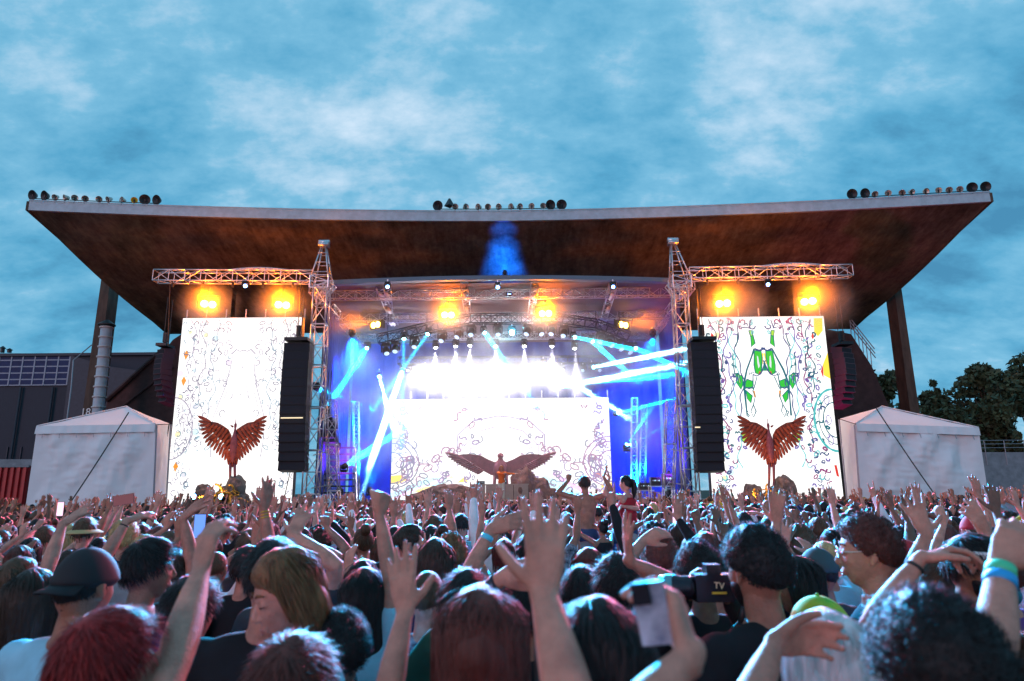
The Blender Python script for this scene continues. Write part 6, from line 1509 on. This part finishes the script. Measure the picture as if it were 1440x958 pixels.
hero(716, 945, 1.0, 0, 'brown', None, 'black', 1, 'largest open hand with spread fingers and a thick forearm rising from the bottom edge', [dict(side=1, T=(764, 832, 1.27), to=(768, 700, 1.31), el=(800, 1000, 1.0), n=(0, 1, .1), hand='open')], h=1.66, occ=False, bulk=1.1)
hero(832, 843, 1.3, -.35, 'black', 'long', 'maroon', 1, 'person with straight sleek black hair nearest the viewer, right of the large hand'.replace('right of', 'next to'), female=True, face=True)
e22, P22, s22 = hero(990, 945, .80, 0, 'brown', None, 'pink', 1, 'blurred hand holding a phone up close to the viewer', [dict(side=-1, T=(968, 925, 1.0), to=(950, 845, 1.05), el=(900, 1000, .95), n=(-.8, .5, .1), hand='grip')], h=1.66, occ=False)
hero(829, 770, 3.7, 2.7, 'reddish', 'long', 'grey', 1, 'person with reddish hair looking back over the crowd towards the viewer', female=True, face=True)
hero(868, 781, 2.9, .1, 'black', 'messy', 'grey', 0, 'person with messy black hair holding one arm straight up, fingers together', [dict(side=1, T=(886, 790, 2.7), to=(880, 738, 2.7), el=(960, 860, 2.8), n=(1, .2, 0), hand='open')])
hero(815, 797, 3.3, -.2, 'black', 'short', 'black', 0, 'person with short black hair low between the large hand and the straight arm')
hero(930, 752, 3.8, .1, 'reddish', 'curly', 'white', 1, 'person with reddish curls and bent wrist held over the forehead', [dict(side=-1, T=(905, 760, 3.7), to=(935, 745, 3.7), el=(860, 850, 3.6), n=(0, 1, -.6), hand='relaxed')])
hero(984, 765, 2.9, .1, 'black', 'curly', 'black', 3, 'person with a round black afro aiming a camera at the stage', [dict(side=-1, T=(968, 836, 2.6), to=(985, 818, 2.62), el=(930, 900, 2.7), n=(.8, .5, 0), hand='grip'), dict(side=1, T=(1022, 840, 2.6), to=(1010, 822, 2.62), el=(1060, 900, 2.7), n=(-.8, .5, 0), hand='grip')], sleeve='long')
hero(1066, 742, 2.3, .45, 'black', 'curly', 'black', 2, 'broad person in a black T-shirt with thick black hair and a dark beard', beard=True, bulk=1.12, face=True)
hero(1118, 955, 1.3, .1, 'black', None, 'black', 1, 'person with a bare elbow cocked high and hand behind the head', [dict(side=-1, T=(1090, 905, 1.45), to=(1135, 895, 1.5), el=(1000, 850, 1.3), n=(1, .3, 0), hand='relaxed')], h=1.56, occ=False)
hero(1128, 783, 3.0, 1.15, 'black', 'long', 'black', 2, 'person in profile with long straight black hair and a serious face', female=True, face=True)
hero(1153, 770, 3.5, .4, 'black', 'buzz', 'charcoal', 2, 'person in a dark cap with a short flat peak behind the long-haired profile', cap='cap', hatm=mat('dark teal cap', (.03, .07, .08), .8))
hero(1158, 838, 2.35, .8, 'brown', 'buzz', 'black', 1, 'person in a bright green cap with a yellow rim', cap='cap', hatm=mat('green cap', (.12, .55, .05), .7, 0, .1, 10, c2=(.6, .6, .03)))
hero(1168, 864, 1.62, .15, 'silver', 'bob', 'black', 1, 'person with silvery teal hair and a red-lit ear near the bottom edge')
hero(1224, 727, 2.7, 1.2, 'reddish', 'curly', 'black', 1, 'person with curly reddish-brown hair and glasses in profile, black T-shirt', face=True, glasses=True)
hero(1260, 836, 2.1, -.1, 'brown', 'short', 'grey', 1, 'person bending a forearm across with a black hair tie on the wrist', [dict(side=-1, T=(1293, 787, 2.0), to=(1345, 772, 2.0), el=(1180, 900, 1.9), n=(0, -.3, -1), hand='relaxed')], bands=((-1, .03, BAND_K, .028, .005),))
hero(1315, 788, 3.05, .2, 'brown', 'short', 'tie-dye', 1, 'person in a bright tie-dye T-shirt with one arm thrown straight up', [dict(side=-1, T=(1303, 752, 2.9), to=(1280, 700, 2.95), el=(1240, 830, 2.8), n=(.2, 1, 0), hand='spread')])
e34, P34, s34 = hero(1350, 750, 2.85, -2.5, 'black', 'short', 'charcoal', 2, 'person in glasses with a white headband, face turned away from the tie-dye T-shirt', face=True, glasses=True, headpitch=-.1, beard=True)
hero(1318, 840, 1.15, .1, 'black', 'curly', 'black', 2, 'person with the largest round head of dark curls at the bottom edge', bulk=1.1)
hero(1462, 900, 1.42, .2, 'brown', 'short', 'black', 1, 'person at the picture edge raising a forearm with green and blue wristbands', [dict(side=-1, T=(1408, 792, 1.52), to=(1436, 738, 1.55), el=(1400, 960, 1.4), n=(.4, 1, -.3), hand='wave')], bands=((-1, .025, BAND_G, .030, .013), (-1, .052, BAND_B, .030, .012)), h=1.66, occ=False)
hero(347, 768, 4.0, -.1, 'black', 'short', 'black', 0, 'person with short black hair holding up a wrist stacked with bracelets', [dict(side=1, T=(372, 708, 4.0), to=(383, 655, 4.0), el=(420, 800, 3.9), n=(-.7, .6, 0), hand='open')], bands=((1, .02, M_gold2, .027, .004), (1, .038, M_gold2, .027, .004), (1, .055, M_gold2, .028, .004)))
hero(412, 760, 3.3, .1, 'dark brown', 'short', 'charcoal', 1, 'person behind the printed black T-shirt tilting a flat open hand', [dict(side=1, T=(412, 752, 3.2), to=(432, 712, 3.3), el=(480, 830, 3.2), n=(0, 1, -.5), hand='open')])
hero(22, 785, 3.7, -.5, 'brown', 'short', 'grey', 1, 'person at the picture edge reaching a hand across towards the stage', [dict(side=1, T=(88, 738, 3.8), to=(125, 712, 3.9), el=(60, 830, 3.6), n=(0, .5, -1), hand='open')])
hero(95, 775, 4.0, -.5, 'dark brown', 'messy', 'maroon', 1, 'person with messy brown hair reaching an arm with a thin bracelet', [dict(side=1, T=(185, 722, 4.1), to=(225, 706, 4.2), el=(130, 800, 3.9), n=(0, .5, -1), hand='wave')], bands=((1, .03, BAND_K, .027, .004),))
hero(250, 778, 3.9, -.2, 'dark brown', 'messy', 'black', 0, 'person with messy brown hair and a raised flat palm before the tent corner', [dict(side=1, T=(258, 728, 3.9), to=(290, 700, 3.9), el=(300, 810, 3.8), n=(0, .7, -.8), hand='open')])
hatk = mat('khaki hat', (.42, .34, .16), .9)
hero(119, 728, 6.2, 0, 'brown', 'short', 'grey', 1, 'person in a khaki brimmed hat below the white tent', cap='hat', hatm=hatk)
hero(1400, 770, 3.2, .3, 'reddish', 'curly', 'purple', 1, 'person with reddish curls in a purple top beside the wristband arm', [dict(side=-1, T=(1388, 755, 3.2), to=(1372, 722, 3.2), el=(1330, 830, 3.1), n=(0, 1, -.2), hand='wave')])
# lettering on the black T-shirt and on the camera strap
def lettering(body, size, matl, parent, M, name='lettering'):
    fc = bpy.data.curves.new('t', 'FONT'); fc.body = body; fc.size = size; fc.extrude = .001; fc.align_x = 'CENTER'; o = bpy.data.objects.new('t', fc); COL.objects.link(o); dg = bpy.context.evaluated_depsgraph_get(); dg.update()
    me = bpy.data.meshes.new_from_object(o.evaluated_get(dg)); me.name = name; bpy.data.objects.remove(o); me.materials.clear(); me.materials.append(matl); o = link(name, me, parent); o.matrix_basis = M; return o
M_ink = mat('pale blue print', (.35, .62, .70), .7)
mp_ = MB(); rp = random.Random(3)
for r_ in range(3):
    for k in range(9 - 2 * r_): mp_.box((-.075 + .02 * k + .02 * r_, -.147 + .0015 * r_, 1.285 - .03 * r_ - .00035 * (k - 4) ** 2 * 4), (.012, .002, rp.uniform(.010, .020)), Euler((0, rp.uniform(-.4, .4), 0)).to_matrix())
tag(mp_.build('print', M_ink, e6, world=False), kind='stuff')
# white headband
b_ = Bag(); ring = [np.array([.0835 * math.cos(t), .106 * math.sin(t) - .002, .062 + .004 * math.sin(t)]) for t in [6.283 * i / 28 for i in range(29)]]
for a, c in zip(ring[:-1], ring[1:]): b_.chain([a, c], [(.004, .015), (.004, .015)], 8, side=(a[0], a[1], 0))
child('headband', b_.obj(None, name='headband'), e34, SH['white'], P34.HM @ HEADT)
# props that are held
M_phone = mat('phone body', (.02, .02, .03), .25, .3); 
def phone(c, dirs, up, lab, scr, sz=(.074, .15), back=False):
    c = Vector(c); f = Vector(dirs).normalized(); u = Vector(up); u = (u - f * u.dot(f)).normalized(); r = u.cross(f); R = Matrix((r, f, u)).transposed(); e = empty('phone', c, 0, lab, 'phone', 'phones held up in the crowd')
    m = MB(); m.box(c, (sz[0], .008, sz[1]), R); o = m.build('case', scr if back else M_phone, e)
    m = MB(); m.box(c - f * .0045, (sz[0] * .92, .001, sz[1] * .94), R)
    if not back: m.build('display', scr, e)
    else:
        m = MB(); m.box(c - f * .006 + u * sz[1] * .34 + r * sz[0] * .22, (.026, .006, .03), R); m.build('camera_bump', M_phone, e)
    return e
phone(at(918, 862, 1.03), (.35, 1, .1), (-.15, 0, 1), 'phone in a pale blue-grey patterned case held by the blurred hand', mat('blue-grey case', (.22, .27, .42), .4, 0, .4, 30, c2=(.45, .48, .6)), (.046, .085), True)
phone(at(281, 740, 4.4), (0, 1, 0), (0, 0, 1), 'phone with a glowing blue display below the bird by the white screen', emit('blue display', (.12, .30, .95), 1.3))
phone(at(951, 726, 6.5), (0, 1, 0), (.05, 0, 1), 'phone with a pink and white display filming the stage', emit('pink display', (1, .62, .82), 1.5))
phone(at(174, 703, 5.0), (0, 1, 0), (1, 0, .15), 'dark phone held sideways against the white tent', emit('dim display', (.16, .04, .05), .8))
phone(at(85, 716, 7.5), (0, 1, 0), (0, 0, 1), 'small phone with a pink display low before the tent', emit('pink display', (1, .62, .82), 1.5))
# camera
c = at(1002, 826, 2.52); e = empty('photo_camera', c, 0, 'black camera with a long lens and cream lettering held by the afro-haired person', 'camera')
m_ = MB(); m_.box(c, (.13, .07, .09)); m_.box(c + Vector((0, .0, .058)), (.05, .06, .04)); m_.build('camera_body', M_phone, e)
m_ = MB(); m_.lathe([(.036, 0), (.040, .02), (.040, .05), (.044, .06), (.044, .12), (.040, .12), (0, .11)], 20, Matrix.Translation(c + Vector((-.06, .0, 0))) @ Vector((-1, .35, -.05)).to_track_quat('Z', 'Y').to_matrix().to_4x4()); m_.build('lens_barrel', M_phone, e, True)
m_ = MB(); m_.lathe([(.0445, .075), (.0455, .08), (.0455, .10), (.0445, .105)], 20, Matrix.Translation(c + Vector((-.06, .0, 0))) @ Vector((-1, .35, -.05)).to_track_quat('Z', 'Y').to_matrix().to_4x4()); m_.build('focus_ring', mat('teal ring', (.10, .35, .40), .5), e, True)
m_ = MB(); m_.path([c + Vector((.065, -.02, .03)), c + Vector((.09, -.07, -.02)), c + Vector((.06, -.10, -.10)), c + Vector((.0, -.08, -.16))], .012, 6); m_.build('strap', M_black, e, True)
M_ltr = mat('cream lettering', (.85, .74, .50), .6)
lettering('TV', .030, M_ltr, e, Matrix.Translation((.012, -.038, .0)) @ Matrix.Rotation(rad(90), 4, 'X') @ Matrix.Rotation(-.1, 4, 'Z'))
m_ = MB(); m_.box(c + Vector((.012, -.038, -.014)), (.05, .002, .007)); m_.build('underline', SH['yellow'], e)

# ---- performer, riders on shoulders, crew
pf = at(706, 703, 34.0)
HR['strawberry'] = hair_mat('hair strawberry', (.45, .18, .05))
hero(705, 655, 34.0, math.pi - .15, 'strawberry', 'longwavy', 'orange', 1, 'performer in an orange long-sleeved top and pale trousers, arms held out, centre stage', [dict(side=-1, T=(746, 668, 33.7), to=(756, 667, 33.6), el=(725, 690, 33.8), n=(0, 0, -1), hand='open'), dict(side=1, T=(712, 667, 33.45), to=(724, 666, 33.4), el=(690, 680, 33.7), n=(0, 1, 0), hand='relaxed')], zoff=1.5, sleeve='long', trousers=3, occ=False, group=None, voxel=.009)
hero(822, 669, 10.5, .05, 'dark brown', 'short', 'black', 2, 'shirtless person riding on shoulders above the crowd, both arms raised', [dict(side=-1, T=(799, 676, 10.5), to=(800, 664, 10.5), el=(780, 700, 10.4), n=(0, 1, 0), hand='fist'), dict(side=1, T=(849, 671, 10.4), to=(852, 656, 10.4), el=(862, 705, 10.4), n=(1, 0, 0), hand='open')], zoff=.43, legs='sit', cloth=False, occ=False, group=None)
hero(881, 668, 10.4, .9, 'black', 'pony', 'red', 1, 'person with a ponytail and red top riding on shoulders, hand meeting the shirtless one', [dict(side=-1, T=(857, 672, 10.4), to=(853, 658, 10.4), el=(850, 705, 10.4), n=(-1, 0, 0), hand='open'), dict(side=1, T=(874, 712, 10.2), to=(868, 722, 10.2), el=(900, 715, 10.3), n=(-1, 0, 0), hand='relaxed')], zoff=.43, legs='sit', female=True, bare=True, occ=False, group=None)
for px_, lab, st in ((822, 'person carrying the shirtless rider on the shoulders', 'short'), (881, 'person carrying the ponytailed rider on the shoulders', 'messy')):
    hero(px_, 718, 10.58, 0, 'dark brown', st, 'grey', 0, lab, [dict(side=s, T=(px_ + s * 16, 735, 10.9), to=(px_ + s * 10, 728, 11.0), el=(px_ + s * 60, 780, 10.6), n=(-s, 0, 0), hand='relaxed') for s in (-1, 1)], h=1.60)
hero(940, 662, 36.0, math.pi + .5, 'black', 'short', 'charcoal', 2, 'crew member in dark clothes standing behind the gear table', zoff=1.5, occ=False, group=None, voxel=.012)
hero(964, 668, 37.0, math.pi - .3, 'brown', 'short', 'grey', 0, 'crew member in grey standing deep in the wing near the tower', zoff=1.5, occ=False, group=None, voxel=.012)

import time; print('T heroes', time.process_time())
import re
# ---- library of crowd figures
def A_(s, T, pole=None, d=None, n=(0, 1, 0), hand='open'):
    T = [s * T[0], T[1], T[2]]; return dict(T=T, pole=[s * (pole[0] if pole else .8), pole[1] if pole else -.1, pole[2] if pole else 1.5], d=[s * (d[0] if d else .05), d[1] if d else .1, d[2] if d else 1], n=n, hand=hand)
LIBDEF = [
 ('both hands up', False, A_(-1, (.30, .22, 1.84), hand='spread'), A_(1, (.26, .25, 1.90), hand='open')),
 ('both hands up', True, A_(-1, (.24, .26, 1.68), hand='wave'), A_(1, (.32, .18, 1.74), hand='spread')),
 ('one hand up', False, None, A_(1, (.24, .28, 1.95), hand='open')),
 ('one hand up', True, A_(-1, (.22, .20, 1.78), hand='relaxed'), None),
 ('fist in the air', False, None, A_(1, (.30, .20, 1.74), hand='fist', d=(.0, .1, 1))),
 ('finger pointing up', False, A_(-1, (.26, .30, 1.90), hand='point'), None),
 ('arms reaching forward', False, A_(-1, (.20, .46, 1.58), hand='open', d=(0, .6, .8), n=(0, .6, -.7)), A_(1, (.18, .48, 1.64), hand='wave', d=(0, .6, .8), n=(0, .6, -.7))),
 ('arms reaching forward', True, A_(-1, (.22, .42, 1.66), hand='wave', d=(.1, .4, .9), n=(0, .8, -.4)), A_(1, (.24, .44, 1.60), hand='open', d=(0, .7, .6), n=(0, .6, -.7))),
 ('hands clapping overhead', False, A_(-1, (.05, .28, 1.80), n=(1, 0, 0), hand='open'), A_(1, (.04, .28, 1.82), n=(-1, 0, 0), hand='open')),
 ('hands held together high', True, A_(-1, (.06, .22, 1.98), n=(1, 0, 0), hand='wave'), A_(1, (.06, .22, 1.96), n=(-1, 0, 0), hand='wave')),
 ('arms down', False, None, None), ('arms down', True, None, None),
 ('hands on head', False, A_(-1, (.10, .03, 1.76), pole=(1, -.1, 1.7), d=(-1, 0, .2), n=(0, 0, -1), hand='relaxed'), A_(1, (.10, .03, 1.76), pole=(1, -.1, 1.7), d=(-1, 0, .2), n=(0, 0, -1), hand='relaxed')),
 ('horns sign raised', False, A_(-1, (.28, .20, 1.93), hand='rock'), A_(1, (.30, .25, 1.80), hand='open')),
 ('one arm swung sideways', True, A_(-1, (.44, .20, 1.64), pole=(.8, 0, 1.2), d=(.5, .1, 1), hand='open'), A_(1, (.10, .30, 1.76), hand='open')),
 ('peace sign raised', True, None, A_(1, (.28, .22, 1.92), hand='peace')),
]
LIB = []
for gi, (gest, fem, l, r) in enumerate(LIBDEF):
    P = build_person([l, r], fem, voxel=.0078, ratio=.11, nseg=8, sleeve=('short', 'long')[gi % 5 == 3], headyaw=(gi % 3 - 1) * .25, headpitch=.08 * ((gi % 4) - 1), bare=(fem and gi % 4 == 3))
    LIB.append((gest, fem, P))
print('T lib', time.process_time())
HST_M = [('short', 'short'), ('fade', 'cropped'), ('curly', 'curly'), ('messy', 'messy'), ('buzz', 'shaved'), ('afro', 'bushy')]; HST_F = [('long', 'long'), ('longwavy', 'long wavy'), ('pony', 'ponytailed'), ('bun', 'bunned'), ('bob', 'bobbed')]
rc = random.Random(77)
def place_word(px):
    for lim, w_ in ((55, 'the dark building'), (228, 'the building-side tent'), (318, 'the first bird'), (400, 'the white screen'), (490, 'the amber-lit tower'), (600, 'the screen edge'), (700, 'the booth'), (790, 'the performer'), (870, 'the shirtless rider'), (950, 'the gear table'), (1010, 'the far tower'), (1090, 'the green screen'), (1185, 'the second bird'), (1300, 'the tree-side tent'), (1385, 'the tent guy rope'), (3000, 'the trees')):
        if px < lim: return w_
spots = []
d = 3.3
row = 0
while d < 27.0:
    step = .50 + .004 * d; x = -(.77 * d + .6) + (row % 2) * .25
    while x < .77 * d + .6:
        spots.append((x + rc.uniform(-.14, .14), d + rc.uniform(-.16, .16))); x += step
    d += .47 + .006 * d; row += 1
people = []
for x, y in spots:
    if any((x - hx) ** 2 + (y - hy) ** 2 < .42 ** 2 for hx, hy, _, _ in heroes): continue
    px = pix((x, y, 1.65))[0]
    if any(hy > y and abs(px - hp) < 300 / y * .30 + 14 and vis for hx, hy, hp, vis in heroes if hy < 12): continue
    if abs(px - 822) < 18 and 6 < y < 10.4 or abs(px - 883) < 18 and 6 < y < 10.4: pass
    people.append((x, y, px))
people.sort(key=lambda p: p[1])
n_ind = 300 - len(heroes)
shw = ['black'] * 6 + ['charcoal', 'charcoal', 'navy', 'navy', 'white', 'white', 'white', 'light blue', 'grey', 'grey', 'dark green', 'red', 'purple', 'pink', 'teal', 'tie-dye', 'patterned', 'patterned', 'maroon', 'yellow']
hcw = ['black'] * 6 + ['dark brown'] * 6 + ['brown'] * 4 + ['blonde', 'auburn', 'reddish', 'reddish']
used = {}
capm = [(mat('cap red', (.4, .02, .03), .8), 'red'), (mat('cap white', (.7, .7, .72), .8), 'white'), (MATS['black cap'], 'black'), (mat('cap blue', (.03, .12, .4), .8), 'blue')]
recs = []
for i, (x, y, px) in enumerate(people):
    gi = rc.choice([0, 1, 0, 1, 2, 3, 2, 3, 4, 5, 6, 7, 8, 9, 10, 11, 12, 13, 14, 15, 10, 11, 10, 11, 7, 1, 3] + ([10, 11] * 14 if y > 8 else [10, 11, 10, 11]) if y > 4.2 else [2, 3, 10, 11, 10, 11, 0, 1, 4, 7, 12]); gest, fem, P = LIB[gi]
    st, sw_ = rc.choice(HST_F if fem else HST_M); hc = rc.choice(hcw); sh = rc.choice(shw); sk = rc.choice([0, 0, 1, 1, 1, 2, 2, 3, 4]); yaw = rc.gauss(0, .28); sc = rc.uniform(.90, .985) * (.97 if fem else 1.0)
    if y < 5: sc = min(sc, .955)
    if y > 8: sc *= .965
    capi = rc.choice(capm) if rc.random() < .14 else None
    recs.append((x, y, px, gi, gest, fem, P, st, sw_, hc, sh, sk, yaw, sc, capi, i % 3))
lowcache = {}
_bh = {}
def bare_hair(st):
    if st not in _bh: _bh[st] = hair_mesh(st, 1, 6, [], .004)
    return _bh[st]
for (x, y, px, gi, gest, fem, P, st, sw_, hc, sh, sk, yaw, sc, capi, sd) in recs[:n_ind]:
    hw_ = f'{capi[1]} cap' if capi else f'{sw_} {hc} hair'
    row_ = 'near' if y < 4.6 else ('midway' if y < 8 else 'far')
    lab = f'person in {sh}, {hw_}, {gest}, {row_}, before {place_word(px)}'
    if len(re.findall(r"[A-Za-z0-9][A-Za-z0-9'-]*", lab)) > 15: lab = lab.replace(' hair,', ',', 1)
    if lab in used:
        used[lab] += 1; lab = f'{("second", "third", "fourth", "fifth")[used[lab] - 2]} {lab}'
    else: used[lab] = 1
    e = empty('person', (x, y, 0), yaw, lab, 'person', 'people in the crowd'); e.scale = (sc, sc, sc)
    child('body', P.body, e, SK[sk]); child('shirt', P.shirt, e, SH[sh]); child('trousers', P.trousers, e, TRS[rc.randrange(3)])
    Mx = P.HM @ HEADT
    child('hair', lib_hair(st if not capi or fem else 'buzz', sd), e, HR[hc], Mx)
    if capi: child('cap', lib_hair('cap', 0), e, capi[0], Mx)
    e['_h'] = 1
for o in COL.objects:
    if '_h' in o: del o['_h']
print('T copies', time.process_time())
# ---- everybody beyond the nearest three hundred: one mass
def low(me, ratio, key):
    if key in lowcache: return lowcache[key]
    o = bpy.data.objects.new('tmp', me); COL.objects.link(o); m = o.modifiers.new('d', 'DECIMATE'); m.ratio = ratio; dg = bpy.context.evaluated_depsgraph_get(); dg.update(); r = o.evaluated_get(dg).to_mesh(); r.calc_loop_triangles()
    V = np.empty(len(r.vertices) * 3, np.float32); r.vertices.foreach_get('co', V); F = np.empty(len(r.loop_triangles) * 3, np.int32); r.loop_triangles.foreach_get('vertices', F)
    bpy.data.objects.remove(o); lowcache[key] = (V.reshape(-1, 3).copy(), F.reshape(-1, 3).copy()); return lowcache[key]
cm = SK + [HR[k] for k in ('black', 'dark brown', 'brown', 'blonde', 'auburn', 'reddish')] + [SH[k] for k in SH] + [TRS[1]]
ci = {m.name: k for k, m in enumerate(cm)}
VV, FF, MI = [], [], []; nvt = 0
def put(V, F, M, mi):
    global nvt
    A = np.array(M); VV.append(V @ A[:3, :3].T + A[:3, 3]); FF.append(F + nvt); MI.append(np.full(len(F), mi)); nvt += len(V)
for (x, y, px, gi, gest, fem, P, st, sw_, hc, sh, sk, yaw, sc, capi, sd) in recs[n_ind:]:
    far = y > 18
    M = Matrix.Translation((x, y, 0)) @ Matrix.Rotation(yaw, 4, 'Z') @ Matrix.Scale(sc, 4)
    put(*low(P.body, .045 if far else .09, ('b', gi, far)), M, ci[SK[sk].name]); put(*low(P.shirt, .07, ('s', gi)), M, ci[SH[sh].name])
    put(*low(bare_hair(st if not capi else 'buzz'), .09, ('h', st if not capi else 'buzz')), M @ P.HM @ HEADT, ci[HR[hc].name])
me = mesh_np('crowd', np.vstack(VV), np.vstack(FF), cm, True, np.concatenate(MI)); o = link('crowd', me); tag(o, kind='stuff')
print('T end', time.process_time()); print('PEOPLE', len(heroes), len(recs), 'mass tris', len(me.polygons), 'own tris', sum(len(m.polygons) for m in bpy.data.meshes))
